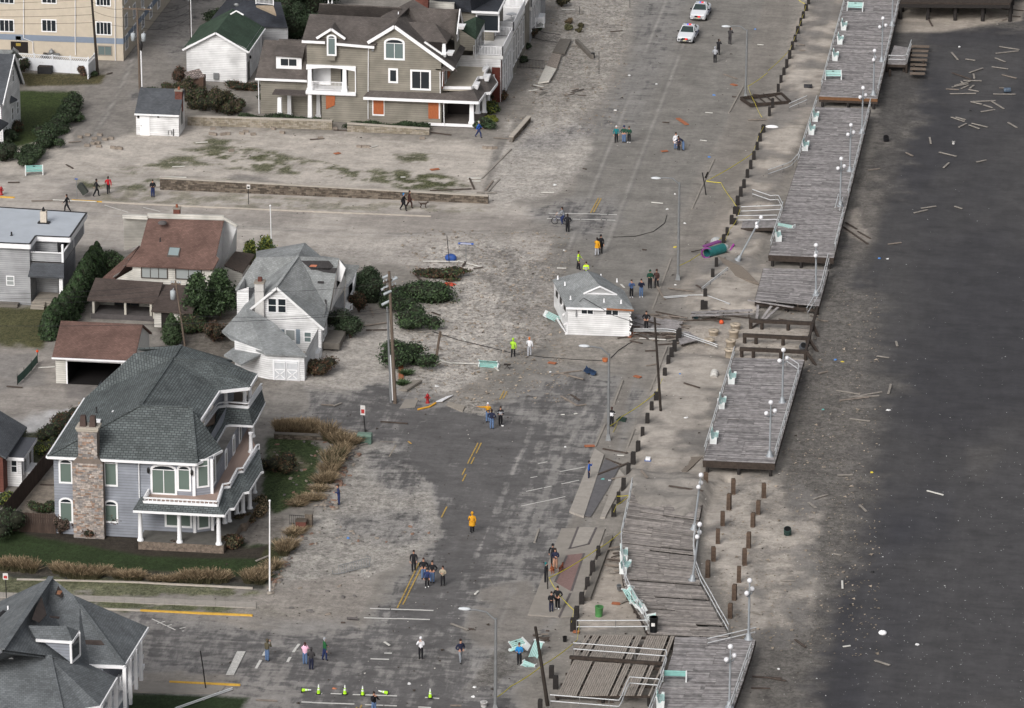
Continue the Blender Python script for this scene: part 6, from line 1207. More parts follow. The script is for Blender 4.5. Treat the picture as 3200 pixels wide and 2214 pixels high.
piles=[c4(*q)for q in((15,1330),(260,1380),(532,1412),(222,1518),(482,1558),(165,1660),(435,1670))]+[d3(*q)for q in((1833,125),(2107,165),(1793,280),(2070,318),(1743,428),(2020,470),(1980,630),(1942,790))]
for i,p in enumerate(piles):
 q=Z(p);c=place(P1,USED,(q[0],q[1],-.05),random.uniform(-.3,.3),ORD[i]+' bare brown pile from the far end, seaward of the buckled deck','bare piles left where the deck washed away');c.scale=(1,1,random.uniform(.85,1.05))

def broken_panel(label,q,n,seed,miss=.12):
 T=thing('broken_deck_panel',label,'deck panel',q[0]*V(1,1,0),group='torn deck panels');r=random.Random(seed)
 for i in range(n):
  if r.random()<miss:continue
  u0,u1=(i+.05)/n,(i+.93)/n;a=[q[0]+(q[3]-q[0])*u0,q[1]+(q[2]-q[1])*u0,q[1]+(q[2]-q[1])*u1,q[0]+(q[3]-q[0])*u1];dz=V(0,0,r.uniform(-.03,.05));sh=(a[1]-a[0])*r.uniform(-.06,.06)
  MB().hexa([p+dz+sh-V(0,0,.06)for p in a],[p+dz+sh for p in a]).build('board',PLANK,T)
 for t in(.1,.9):MB().bar(q[0]+(q[1]-q[0])*t-V(0,0,.15),q[3]+(q[2]-q[3])*t-V(0,0,.15),.12,.18).build('joist',TIMBER,T)
broken_panel('torn deck panel lying beside the washed-out house',[Z(b3(1090,1385),.3),Z(b3(1500,1395),.35),Z(b3(1500,1320),.45),Z(b3(1100,1255),.4)],15,3)
broken_panel('torn deck panel spanning from the posts to the hanging section',[Z(b3(1580,1280),.5),Z(b3(1850,1275),.6),Z(b3(1860,1225),.6),Z(b3(1600,1235),.5)],5,5,.05)
broken_panel('torn deck panel with gaps under the hanging section',[Z(b3(1850,1275),.6),Z(b3(2140,1265),.7),Z(b3(2140,1215),.7),Z(b3(1860,1225),.6)],6,8,.4)
broken_panel('tilted deck panel sinking beside the ring footings',[Z(b3(1500,1530),.3),Z(b3(1690,1480),.5),Z(b3(1540,1400),.5),Z(b3(1480,1470),.3)],6,9)

# kerbs, pavements, road markings
KERB=mat('kerb_stone',rgb(176,168,158),.9,.1,2);YEL=mat('yellow_kerb_paint',rgb(206,164,72),.75,.12,3)
MWH=mat('white_road_paint',rgb(206,204,200),.8,.1,4);MYE=mat('yellow_road_paint',rgb(176,148,84),.85,.16,4);PAVE=mat('pavement_slab',rgb(158,152,145),.92,.09,1.5);PAVE2=mat('sandy_pavement',rgb(145,139,132),.92,.08,1.2)
def strip(name,a,b_,wd,z,ht,m,kind='structure',label=None):
 a,b_=V(*a),V(*b_);d=(b_-a)/np.linalg.norm(b_-a);n=V(-d[1],d[0],0)*wd/2
 lo=[a-n+V(0,0,-.3),b_-n+V(0,0,-.3),b_+n+V(0,0,-.3),a+n+V(0,0,-.3)];return MB().hexa(lo,[V(p[0],p[1],z+ht)for p in lo]).build(name,m,None,kind=kind,label=label)
def sheet(name,ps,z,m,kind='structure',label=None,th=.3):
 return MB().slab([V(p[0],p[1],z)for p in ps],th).build(name,m,None,kind=kind,label=label)
def mark(p,q,wd=.14,m=None,z=None):
 a,b_=Z(p),Z(q);d=(b_-a)/np.linalg.norm(b_-a);n=V(-d[1],d[0],0)*wd/2;k=max(2,int(np.linalg.norm(b_-a)/.8));mb=MB()
 r=random.Random(int(a[0]*97+a[1]*13))
 for i in range(k):
  if r.random()<.05:continue
  t0,t1=i/k,(i+1-(.12 if r.random()<.2 else 0))/k;s0,s1=a+(b_-a)*t0,a+(b_-a)*t1;zz=max(ground_z(s0[0],s0[1]),ground_z(s1[0],s1[1]))+.035
  mb.poly([V(s0[0],s0[1],zz)-n,V(s1[0],s1[1],zz)-n,V(s1[0],s1[1],zz)+n,V(s0[0],s0[1],zz)+n])
 return mb.build('road_marking',m or MWH,None,kind='structure')
for f,ls,wd,m in((d2,[((1015,707),(1580,724)),((960,790),(1548,808)),((665,1466),(1255,1487)),((405,1543),(1255,1574)),((500,1462),(590,1466)),((1505,1500),(1640,1510)),((1445,1585),(1560,1590)),((1075,1105),(1210,1107)),((1020,1155),(1185,1161)),((0,1240),(85,1090)),((330,1097),(385,1022)),((280,1185),(305,1140))],.22,MWH),
                     (b3,[((250,362),(935,376)),((312,410),(920,427))],.22,MWH),(c3,[((230,1112),(420,1072)),((425,1182),(650,1140)),((125,1360),(597,1260)),((85,1490),(552,1388)),((165,1238),(225,1228))],.13,MWH),
                     (d1,[((1352,800),(1562,897)),((1400,840),(1470,822)),((1490,860),(1530,848)),((1600,885),(1655,873)),((1620,908),(1640,906))],.12,MWH),(b1,[((930,290),(1140,352)),((1275,308),(1425,345))],.14,MWH),(c2,[((1105,915),(1250,918)),((1185,1050),(1250,940))],.12,mat('faded_paint',rgb(150,140,128),.9,.1)),
                     (d2,[((1258,702),(1452,300)),((1290,705),(1470,345)),((892,1600),(908,1566)),((925,1600),(942,1566))],.12,MYE),(c2,[((1885,1112),(1977,925)),((1915,1115),(2006,925)),((1835,1215),(1866,1155)),((1838,1270),(1870,1208)),((2170,535),(2210,458)),((2200,530),(2237,460)),((1650,1590),(1700,1495))],.12,MYE),(b3,[((700,362),(770,225)),((728,355),(795,226))],.12,MYE),(c2,[((1355,912),(1385,935))],.14,YEL)):
 for a,b_ in ls:mark(f(*a),f(*b_),wd,m)
sheet('road_marking',[Z(d1(*q))for q in((2012,1302),(2085,1300),(2188,1095),(2112,1092))],.06,mat('crumbling_white_paint',rgb(196,194,190),.9,.22,9),th=.05)
for a,b_,m in((b1(640,248),b1(910,264),YEL),(b1(910,264),b2(0,328),KERB),(b2(0,328),b2(1560,392),KERB),(b1(-20,218),b1(130,225),YEL),(d1(-20,682),d1(850,712),KERB),(d1(850,712),d1(1250,729),KERB),(d1(1250,729),d1(2250,772),YEL),(d1(1510,1364),d1(2140,1392),YEL),(d1(150,452),d1(1200,478),KERB),(d1(1200,478),d1(2250,530),KERB)):strip('kerb',Z(a),Z(b_),.2,0,.1,m)
for a,b_ in((a3(2060,770),a3(1930,1010)),(a3(1800,1420),a3(1720,1596)),(b3(1745,0),b3(1600,330)),(b3(1420,760),b3(1250,1220)),(c3(985,370),c3(905,590)),(c3(830,760),c3(740,960)),(c3(1380,70),c3(1215,500)),(c3(1120,720),c3(1010,1010)),(d3(240,0),d3(200,120)),(a2(2275,1330),a2(2010,1596)),(b2(2170,60),b2(2050,190))):strip('kerb',Z(a),Z(b_),.16,0,.07,PAVE2)
# lower pavement in slabs
L0,L1=Z(d1(-60,565)),Z(d1(2280,655));W0,W1=Z(d1(-60,608)),Z(d1(2280,705));n=26
pv=bpy.data.objects.new('pavement',None);COL.objects.link(pv);tag(pv,'pale concrete pavement beside the lower lawn',kind='structure')
for i in range(n):
 u0,u1=(i+.01)/n,(i+.99)/n;q=[L0+(L1-L0)*u0,L0+(L1-L0)*u1,W0+(W1-W0)*u1,W0+(W1-W0)*u0];MB().slab([V(p[0],p[1],.055)for p in q],.2).build('slab',PAVE,pv)
for ps,m,z in(([(1180,1365),(1500,1372),(2010,1400),(1950,1470),(1560,1465),(1180,1455)],PAVE2,.05),):sheet('pavement',[Z(d1(*q))for q in ps],z,m,label='sandy corner pavement by the near side street')
for ps,m,z,lb in(([(738,985),(820,1040),(640,1590),(510,1545)],PAVE,.12,'concrete promenade strip beside the puddle'),([(955,1170),(1015,1240),(830,1596),(785,1596)],PAVE,.11,'concrete promenade strip along the black posts'),([(1090,860),(1150,880),(1100,1010),(1020,1005)],PAVE2,.09,'concrete promenade slab by the posts')):sheet('pavement',[Z(c3(*q))for q in ps],z,m,label=lb)
sheet('puddle',[Z(c3(*q))for q in((830,1065),(960,1140),(860,1330),(700,1590),(640,1580),(760,1220))],.06,mat('wet_mud',rgb(92,88,88),.25,.15,1.5,spec=.5),th=.05)
for ps,m,z,lb in(([(440,0),(830,0),(560,780),(420,790),(140,770)],PAVE2,.075,'wide concrete promenade by the near posts'),([(585,-10),(750,-5),(680,140),(515,180)],PAVE,.09,'paved panel in the promenade'),([(490,240),(650,222),(520,560),(385,480)],mat('pink_pavers',rgb(132,108,104),.9,.12,6),.09,'pink brick panel in the promenade')):sheet('pavement',[Z(d3(*q))for q in ps],z,m,label=lb)
for a,b_ in(((515,180),(590,-10)),((680,145),(750,-5)),((500,185),(690,140)),((640,225),(530,560)),((420,790),(520,580)),((385,480),(490,245))):strip('pavement_border',Z(d3(*a)),Z(d3(*b_)),.18,.098,.004,mat('dark_paver_border',rgb(98,92,92),.9,.1))
sheet('sea_wall_cap',[Z(d3(*q))for q in((830,100),(900,80),(700,640),(640,640))],.3,CONCD,label='concrete wall top between posts and sand',th=.5)
# block walls: each block a part
BLK=[mat('sandstone_block',rgb(150,141,126),.95,.16,3),mat('sandstone_block_b',rgb(136,127,112),.95,.16,3),mat('sandstone_block_c',rgb(158,150,138),.95,.14,3)]
DBL=[mat('dark_stone_block',rgb(108,98,88),.95,.25,3),mat('dark_stone_block_b',rgb(88,80,72),.95,.25,3),mat('dark_stone_block_c',rgb(124,114,103),.95,.2,3)]
def block_wall(name,label,a,b_,h0,h1,bl,bh,mats,cap,th=.35,capm=None,maxp=300,drop=0.0):
 a,b_=V(*a),V(*b_);T=thing(name,label,'wall',a);Lw=np.linalg.norm(b_-a);d=(b_-a)/Lw;n=V(d[1],-d[0],0)
 MB().hexa([a-n*.02,b_-n*.02,b_-n*th,a-n*th],[a-n*.02+V(0,0,h0-.02),b_-n*.02+V(0,0,h1-.02),b_-n*th+V(0,0,h1-.02),a-n*th+V(0,0,h0-.02)]).build('core',CONCD,T)
 rows=int(max(h0,h1)/bh);cnt=0;rest=MB();r=random.Random(3);protos={}
 for i in range(rows):
  x=-(i%2)*bl/2
  while x<Lw-.02:
   x0,x1=max(x,0),min(x+bl,Lw);x+=bl;hm=h0+(h1-h0)*(x0+x1)/2/Lw
   if x1-x0<.06 or(i+1)*bh>hm+.04 or r.random()<drop:continue
   p=a+d*((x0+x1)/2)+V(0,0,i*bh+bh/2);wd=x1-x0-.025;dp=r.uniform(.03,.07)
   q=[p-d*wd/2,p+d*wd/2];lo=[q[0]+n*dp,q[1]+n*dp,q[1]-n*.02,q[0]-n*.02];zz=V(0,0,bh/2-.012)
   if cnt<maxp:MB().hexa([v-zz for v in lo],[v+zz for v in lo]).build('block',r.choice(mats),T);cnt+=1
   else:rest.hexa([v-zz for v in lo],[v+zz for v in lo],r.randrange(3))
 if rest.f:rest.build('blocks',mats,T,kind='stuff')
 if cap:MB().hexa([a+n*.1+V(0,0,h0),b_+n*.1+V(0,0,h1),b_-n*(th+.05)+V(0,0,h1),a-n*(th+.05)+V(0,0,h0)],[a+n*.1+V(0,0,h0+.09),b_+n*.1+V(0,0,h1+.09),b_-n*(th+.05)+V(0,0,h1+.09),a-n*(th+.05)+V(0,0,h0+.09)]).build('cap',capm or KERB,T)
 return T
block_wall('block_wall','pale block wall with light cap beside the white utility shed',Z(a1(1670,1118)),Z(a2(680,1160)),.95,.95,.42,.19,BLK,True)
block_wall('block_wall','pale block wall with light cap below the boarded windows',Z(a2(812,1175)),Z(a2(1545,1205)),.85,.6,.42,.17,BLK,True)
block_wall('stone_wall','long dark stone wall with pale cap between lot and side street',Z(b1(1425,152)),Z(b2(2068,278)),1.2,.78,.45,.155,DBL,True,maxp=300)
block_wall('broken_stone_wall','leaning broken stone wall at the edge of the vacant lot',Z(a3(5,1270)),Z(a3(165,1085)),.55,.55,.4,.18,DBL,True,drop=.1)
block_wall('garden_wall','low dark garden wall along the tan grasses',Z(c2(160,890)),Z(c2(600,905)),.45,.4,.4,.15,DBL,True,capm=CONCD)
# fences
T=thing('lattice_fence','white vinyl fence with lattice top behind the beige block lawn','fence',Z(a1(240,630)));VIN=mat('white_vinyl',rgb(220,222,226),.5,.03)
fp=[Z(a1(150,620)),Z(a1(790,665)),Z(a1(785,705)),Z(a1(845,640))]
for a,c in((fp[0],fp[1]),(fp[2],fp[3])):
 nb=max(1,int(np.linalg.norm(c-a)/1.9));hh=1.45 if a is fp[0]else 1.6
 for i in range(nb):
  p,q=a+(c-a)*i/nb,a+(c-a)*(i+1)/nb;MB().bar(p+V(0,0,hh/2),q+V(0,0,hh/2),.05,hh).build('panel',VIN,T);b=MB();b.bar(p+V(0,0,hh+.4),q+V(0,0,hh+.4),.08,.08)
  for k_ in range(9):s0,s1=p+(q-p)*k_/9,p+(q-p)*(k_+1)/9;b.bar(s0+V(0,0,hh),s1+V(0,0,hh+.38),.03,.04);b.bar(s0+V(0,0,hh+.38),s1+V(0,0,hh),.03,.04)
  b.build('lattice',VIN,T)
 for i in range(nb+1):p=a+(c-a)*i/nb;MB().box(p[0]-.07,p[0]+.07,p[1]-.07,p[1]+.07,0,hh+.55).build('post',VIN,T)
WOODF=mat('brown_fence_board',rgb(70,58,52),.92,.22,2,kind='grain',k=(1,1,.4))
T=thing('board_fence','tall brown board fence between the big blue-grey house and the corner house','fence',Z(c1(40,1640)))
me_b=None
for a,c in((Z(c1(30,1660)),Z(c1(478,1110))),(Z(d1(-20,10)),Z(d1(500,45)))):
 n=int(np.linalg.norm(c-a)/.2);dd=(c-a)/n
 for i in range(n):
  p=a+dd*i;hh=1.75+random.uniform(-.04,.04);MB().bar(p+dd*.04+V(0,0,hh/2),p+dd*.96+V(0,0,hh/2),.03,hh).build('board',WOODF,T)
 MB().bar(a+V(0,.05,1.3),c+V(0,.05,1.3),.05,.09).build('rail',WOODF,T)
def iron_fence(label,pts,h=1.1,lean=0):
 T=thing('iron_fence',label,'fence',pts[0])
 for a,c in zip(pts[:-1],pts[1:]):
  n=max(2,int(np.linalg.norm(c-a)/.16));ln=V(lean,0,0)
  for t in(.15,.95):MB().bar(a+V(0,0,h*t)+ln*t,c+V(0,0,h*t)+ln*t,.035,.045).build('rail',BLACK,T)
  for i in range(n+1):p=a+(c-a)*i/n;MB().bar(p,p+V(0,0,h)+ln,.028,.028).build('picket',BLACK,T)
iron_fence('black iron fence in front of the green-roofed deck house',[Z(a3(-60,610)),Z(a3(130,612)),Z(a3(285,625))]);iron_fence('bent black iron fence leaning by the charcoal-roofed house',[Z(a3(125,330)),Z(a3(255,370)),Z(a3(395,390))],lean=.5)
iron_fence('short black iron garden gate by the stone pillar below the grasses',[Z(d2(300,-40)),Z(d2(455,-30))],.9)
T=thing('mesh_fence','green mesh fence line sagging across the sandy driveway','fence',Z(c1(160,400)));MESH=mat('green_mesh',rgb(66,92,84),.8,.15);pts=[Z(c1(*q))for q in((155,410),(215,355),(280,285),(335,215))]
for a,c in zip(pts[:-1],pts[1:]):MB().bar(a+V(0,0,.45),c+V(0,0,.45),.02,.75).build('mesh',MESH,T)
for p in pts:MB().tube([p,p+V(0,0,1.1)],.03,6).build('post',BLACK,T)
MB().ball(pts[-1]+V(0,0,1.15),.13,8,6).build('orange_cap',mat('orange_cap',rgb(208,74,36)),T)
# poles, lamps, wires
WOODP=mat('utility_pole_wood',rgb(104,92,82),.95,.2,2,kind='grain',k=(4,4,.5));DKP=mat('dark_pole',rgb(52,46,42),.9,.15,2)
def hpole(base,top):
 B=Z(base);r=ray(top);t=B[1]/r[1];q=CAMP+r*t;return B,q-B
def pole(name,label,base,top,r,m,cat='utility pole',r2=None):
 B,d=hpole(base,top);T=thing(name,label,cat,B);b=MB();b.tube([B+V(0,0,-.3),B+d*.5,B+d],[r,(r+(r2 or r*.7))/2,r2 or r*.7],8);b.build('pole',m,T);return T,B,d
TRF=mat('transformer_grey',rgb(168,174,178),.4,.05)
def transformer(T,p):b=MB();b.lathe([(.0,0),(.24,.02),(.26,.8),(.2,.86),(.05,.9)],10,p);b.tube([(p[0],p[1],p[2]+.85),(p[0]+.08,p[1],p[2]+1.1)],.04,5);b.build('transformer',TRF,T)
def crossarm(T,p,l,dz=0,ang=0):d=V(math.cos(ang),math.sin(ang),0)*l/2;b=MB();b.bar(p-d,p+d,.12,.14);b.build('crossarm',WOODP,T);b=MB();[b.lathe([(.05,0),(.06,.1),(.03,.2)],6,p+d*k_+V(0,0,.07))for k_ in(-.95,-.5,.5,.95)];b.build('insulator',TRF,T)
WT=[]
T,B,d=pole('utility_pole','dark wooden utility pole at the corner of the white lattice fence',a1(872,665),a1(815,-30),.17,DKP);WT.append(B+d*.97)
T,B,d=pole('utility_pole','wooden utility pole with crossarm and two transformers beside the utility shed',a1(1248,850),a1(1220,70),.14,WOODP);crossarm(T,B+d*.985,3.2);transformer(T,B+d*.62+V(-.55,0,0));transformer(T,B+d*.62+V(.6,0,0));WT.append(B+d)
b=MB();b.tube([B+V(.2,-.15,0),B+V(.26,-.15,1)],.08,6,0);b.tube([B+V(.26,-.15,1),B+d*.52+V(.3,-.15,0)],.08,6,1);b.build('conduit',[BLACK,TRIM],T)
b=MB();p=B+d*.56+V(.35,-.2,0);b.lathe([(.1,-.4),(.16,-.1),(.16,.4),(.05,.6)],7,p);b.build('dark_bundle',BLACK,T)
T,B,d=pole('utility_pole','slim black and white pole with lamp arm in front of the green-roofed garage',a1(1705,612),a1(1692,-30),.11,DKP);b=MB();b.tube([B+d*.93,B+d*.95+V(-.8,-.1,.25),B+d*.95+V(-1.6,-.1,.3)],.04,6);b.build('arm',GREYM,T);b=MB();b.ball(B+d*.95+V(-1.85,-.1,.28),(.35,.14,.1),8,6);b.build('lamp_head',TRF,T);WT.append(B+d*.94)
b=MB();b.tube([B+V(.1,-.12,0),B+d+V(.1,-.12,0)],.05,6);b.build('conduit',TRIM,T)
T,B,d=pole('utility_pole','leaning wooden pole with white transformer behind the brown-roofed garage',b1(1650,1545),b1(1562,962),.1,WOODP);transformer(T,B+d*.72+V(-.45,-.2,0));crossarm(T,B+d*.95,.9);WT.append(B+d*.95)
T,B,d=pole('utility_pole','tall wooden pole with transformers paired with a steel pole beside the junipers',c2(1240,572),b2(1185,880),.17,WOODP)
for k_ in(.93,.88):crossarm(T,B+d*k_,1.6,0,1.0)
for q in((.955,-.3,.3),(.93,.3,.4),(.87,-.45,.1),(.845,-.2,-.2),(.76,-.45,0)):b=MB();p=B+d*q[0]+V(q[1],q[2],0);b.tube([p+V(-.3,-.2,-.12),p+V(.3,.2,.12)],.13,8);b.build('transformer',TRF,T)
WT.append(B+d*.9)
T,B,d=pole('steel_pole','pale steel pole standing close beside the tall transformer pole',c2(1205,562),b2(1168,1195),.13,GREYM)
b=MB();b.tube([B+V(.15,-.1,.2),B+d*.5+V(.12,-.1,0)],.05,6);b.build('conduit',TRIM,T)
T,B,d=pole('dark_pole','tall dark leaning pole between promenade posts and the mid-picture deck',c3(1328,668),b3(1270,1288),.13,DKP);T,B,d=pole('dark_pole','dark leaning pole beside the slatted ramp at the bottom',d3(322,1570),d3(208,870),.16,DKP)
for i,(f,b0,t0,a0,lb)in enumerate(((a3,(2080,878),(2094,268),(1900,236),'grey street lamp near the police cars'),(b3,(1478,955),(1491,88),(1275,48),'grey street lamp above the washed-out house'),(c3,(858,900),(864,130),(636,60),'grey street lamp below the washed-out house'),(d2,(2132,1620),(2136,795),(1848,708),'grey street lamp at the bottom of the avenue'))):
 B,d=hpole(f(*b0),f(*t0));T=thing('street_lamp',lb,'street lamp',B,group='cobra head street lamps');b=MB();b.hexa([B+V(x,y,-.05)for x,y in((-.24,-.24),(.24,-.24),(.24,.24),(-.24,.24))],[B+V(x,y,.55)for x,y in((-.14,-.14),(.14,-.14),(.14,.14),(-.14,.14))]);b.build('base',GREYM,T);b=MB();b.tube([B+V(0,0,.4),B+d*.5,B+d],[.14,.12,.1],8);b.build('pole',GREYM,T)
 tp=B+d;r=ray(f(*a0));q=CAMP+r*((B[1]-.3)/r[1]);dd=q-tp;b=MB();b.tube([tp+V(0,0,-.15),tp+dd*.3+V(0,0,.28),tp+dd*.65+V(0,0,.18),tp+dd*.85],.07,6);b.build('arm',GREYM,T);b=MB();b.ball(tp+dd*.97+V(0,0,.0),(.5,.2,.13),12,7);b.build('lamp_head',mat('lamp_head_white',rgb(200,204,208),.4,.03),T)
for lb,b0,t0,r in(('white flagpole beside the white cape house',b2(140,728),b2(127,300),.07),('tall white flagpole at the gate by the near side street',d2(122,572),c2(122,1448),.08)):T,B,d=pole('flagpole',lb,b0,t0,r,mat('white_gloss',rgb(226,226,226),.35,.02),'flagpole');MB().ball(B+d+V(0,0,.06),.1,8,6).build('finial',TRIM,T);MB().lathe([(.25,0),(.2,.12),(.1,.2)],10,B).build('foot',CONC,T)
def signpost(label,base,top,plate=None,r=.035,m=None):
 T,B,d=pole('sign_post' if plate else 'bare_post',label,base,top,r,m or BLACK,'sign' if plate else 'post',r)
 if plate:
  (w_,h_,dz,pm,mark_)=plate;p=B+d+V(0,-.05,dz);MB().box(p[0]-w_/2,p[0]+w_/2,p[1]-.015,p[1],p[2]-h_/2,p[2]+h_/2).build('sign_plate',pm,T)
  if mark_:MB().box(p[0]-w_*.35,p[0]+w_*.35,p[1]-.02,p[1]-.017,p[2]-h_*.32,p[2]+h_*.1).build('sign_print',mark_,T)
 return T
SGW=mat('sign_white',rgb(214,212,210),.5);SGR=mat('sign_red',rgb(176,62,60),.5);SGB=mat('sign_blue',rgb(60,96,170),.5);SGD=mat('sign_black',rgb(50,48,50),.5)
signpost('black stake sticking up beside the blue dish on the corner',b2(1722,800),b2(1700,562));signpost('blue street name sign at the debris corner',b2(1870,785),b2(1870,640),(1.5,.18,.1,SGB,SGW),m=GREYM)
signpost('tilted post with two red and white signs beside the driveway',c2(975,828),c2(952,600),(.42,.9,-.35,SGW,SGR),.05);signpost('thin sign post beside the toppled mailbox',b1(686,238),b1(680,60),(.3,.12,.05,SGB,None),m=GREYM);signpost('white parking sign in front of the long stone wall',b1(2213,280),b1(2213,125),(.35,.45,.0,SGW,SGD));signpost('white sign at the lower pavement by the frame edge',d1(57,638),d1(50,430),(.42,.55,.1,SGW,SGR),.04)
signpost('black stake leaning at the yellow kerb by the slate-roofed house',d1(1836,1420),d1(1785,1085),None,.05);signpost('grey wooden post beside the junipers',c2(1605,160),b2(1642,1415),None,.12,WOODP);signpost('thin dark stake in the rubble near the police cars',a3(775,662),a3(775,460),None,.03);signpost('thin dark stake at the top edge of the avenue',a3(1050,75),a3(1050,-20),None,.03);signpost('leaning dark post at the promenade kerb',b3(1732,198),b3(1695,0),None,.06);signpost('black and white post wrapped in tape on the promenade',d3(318,540),d3(316,320),None,.05);signpost('thin dark stake beside the parked concrete wall',a3(603,130),a3(600,60),None,.03)
WIRE=mat('wire',rgb(40,40,42),.6)
def wire(label,a,c,sag=.5,r=.018):
 a,c=V(*a),V(*c);k=14;b=MB();b.tube([a+(c-a)*i/k+V(0,0,-4*sag*(i/k)*(1-i/k))for i in range(k+1)],r,4);o_=b.build('overhead_wire',WIRE);tag(o_,label,'wire','overhead wires')
w0,w1,w2,w3,w4=WT
for i in range(4):wire(['top','second','third','lowest'][i]+' overhead wire from the lattice-fence pole to the frame edge',w0+V(0,0,-.9*i),w0+V(-30,-2,-.9*i-.6+.4*i),.6)
for i in range(3):wire(['upper','middle','lower'][i]+' overhead wire between the lattice-fence pole and crossarm pole',w0+V(0,0,-1.0*i-.3),w1+V(-.8+.8*i,0,-.9*i),.5)
for i in range(3):wire(['upper','middle','lower'][i]+' overhead wire between the crossarm pole and lamp-arm pole',w1+V(.2*i,0,-.2-1.0*i),w2+V(0,0,-.3-.8*i),.7)
wire('overhead wire from the lamp-arm pole out of the top edge',w2,w2+V(22,30,2),.8)
for i in range(3):wire(['upper','middle','lower'][i]+' overhead wire sweeping from the transformer pole past the flat-roofed house',w3+V(0,0,-.5*i),w3+V(-34,-1,-1.2-.5*i),1.0,.014)
wire('long overhead wire crossing the white cape house',w3+V(0,0,-.4),w4+V(0,0,.2),.6,.014);wire('long low overhead wire crossing the brown garage roof',w4+V(0,0,-2.6),V(-118,419,4.2),.8,.02);wire('low overhead wire from the tall transformer pole to the garage pole',w4+V(0,0,-2.2),w3+V(0,0,-3.0),.5,.016)

# boardwalk lamps
GLOBE=mat('milk_glass_globe',rgb(222,222,226),.35,.02,spec=.4);LPOST=mat('lamp_post_grey',rgb(150,155,160),.45,.06,metal=.2)
def mklamp():
 T=thing('globe_lamp','x','lamp');b=MB();b.lathe([(.34,0),(.34,.1),(.22,.16),(.2,.45),(.12,.55)],10);b.build('base',LPOST,T);b=MB();b.lathe([(.1,.5),(.085,3.9),(.06,4.4),(.06,4.75)],8);b.build('post',LPOST,T)
 for k_ in range(2):
  s=1 if k_ else-1;b=MB();b.tube([(0,0,3.75),(s*.12,s*.35,3.72),(s*.15,s*.5,3.86)],.04,6);b.build('arm',LPOST,T);b=MB();b.ball((s*.15,s*.5,4.08),.2,12,8);b.build('globe',GLOBE,T)
 b=MB();b.ball((0,0,4.96),.21,12,8);b.build('globe',GLOBE,T);return T
LP0=mklamp();GL='globe lamps of the boardwalk'
lamps=[(a4(1105,232),1.12,'globe lamp farthest up the far boardwalk section'),(a4(1013,552),1.12,'globe lamp beside the beach stair landing'),(a4(938,850),1.12,'globe lamp at the end of the far boardwalk section'),(a4(836,1190),1.12,'globe lamp farthest up the leaning-lamp boardwalk section'),(a4(728,1530),1.12,'second globe lamp from the far end of the leaning-lamp section'),(b4(1212,300),1.12,'globe lamp near the kinked rail of the leaning-lamp section'),(b4(998,1095),.9,'globe lamp on the short hanging boardwalk section'),(c4(697,568),1.12,'farther globe lamp of the mid-picture boardwalk section'),(c4(585,1048),1.12,'nearer globe lamp of the mid-picture boardwalk section'),(d3(1618,10),.6,'globe lamp at the sandy head of the buckled deck'),(d3(1605,462),.85,'globe lamp in the bend of the buckled deck'),(d3(2106,985),1.1,'globe lamp standing outside the seaward rail corner'),(d3(1936,1590),1.1,'globe lamp nearest the bottom edge of the boardwalk')]
for i,(p,z,lb)in enumerate(lamps):
 q=Z(p,z);c=place(LP0,USED,q,random.uniform(-.45,.25),lb,GL)
 if i==6:c.rotation_euler=(R(-2),R(-1),.3)
 if i in(9,10):c.rotation_euler=(R(2),R(6),.2)
q=Z(b3(2010,785),.15);place(LP0,USED,q,0,'leaning globe lamp uprooted on the sand below the side ramp',GL,rot=(R(8),R(25),.4))
# benches
BW=mat('bench_end_white',rgb(218,222,222),.6,.04);BT=mat('bench_slat_teal',rgb(176,212,208),.6,.05);BTD=mat('bench_slat_green',rgb(134,186,180),.6,.06)
def mkbench(n,m):
 T=thing(n,'x','bench')
 for s in(-.88,.88):
  b=MB();prof=[(-.3,0),(.28,0),(.3,.62),(.1,.64),(.02,.46),(-.16,.46),(-.26,.98),(-.36,.98)]
  lo=[V(s-.05,y,z)for y,z in prof];hi=[V(s+.05,y,z)for y,z in prof];nn=len(prof)
  b.raw(lo+hi,[tuple(range(nn)),tuple(range(nn,2*nn))[::-1]]+[(i,nn+i,nn+(i+1)%nn,(i+1)%nn)for i in range(nn)]);b.build('end_panel',BW,T)
 for i in range(4):y=-.12+i*.125;b=MB();b.box(-.83,.83,y-.045,y+.045,.44,.48);b.build('seat_slat',m,T)
 for i in range(3):z=.58+i*.15;y=-.2-i*.035;b=MB();b.box(-.83,.83,y-.02,y+.02,z-.055,z+.055);b.build('back_slat',m,T)
 b=MB();b.box(-.12,.12,-.24,-.21,.8,.88);b.build('plaque',BLACK,T);return T
BN0,BN1=mkbench('boardwalk_bench',BT),mkbench('green_slat_bench',BTD)
GB='white-ended boardwalk benches';RZ=-math.pi/2
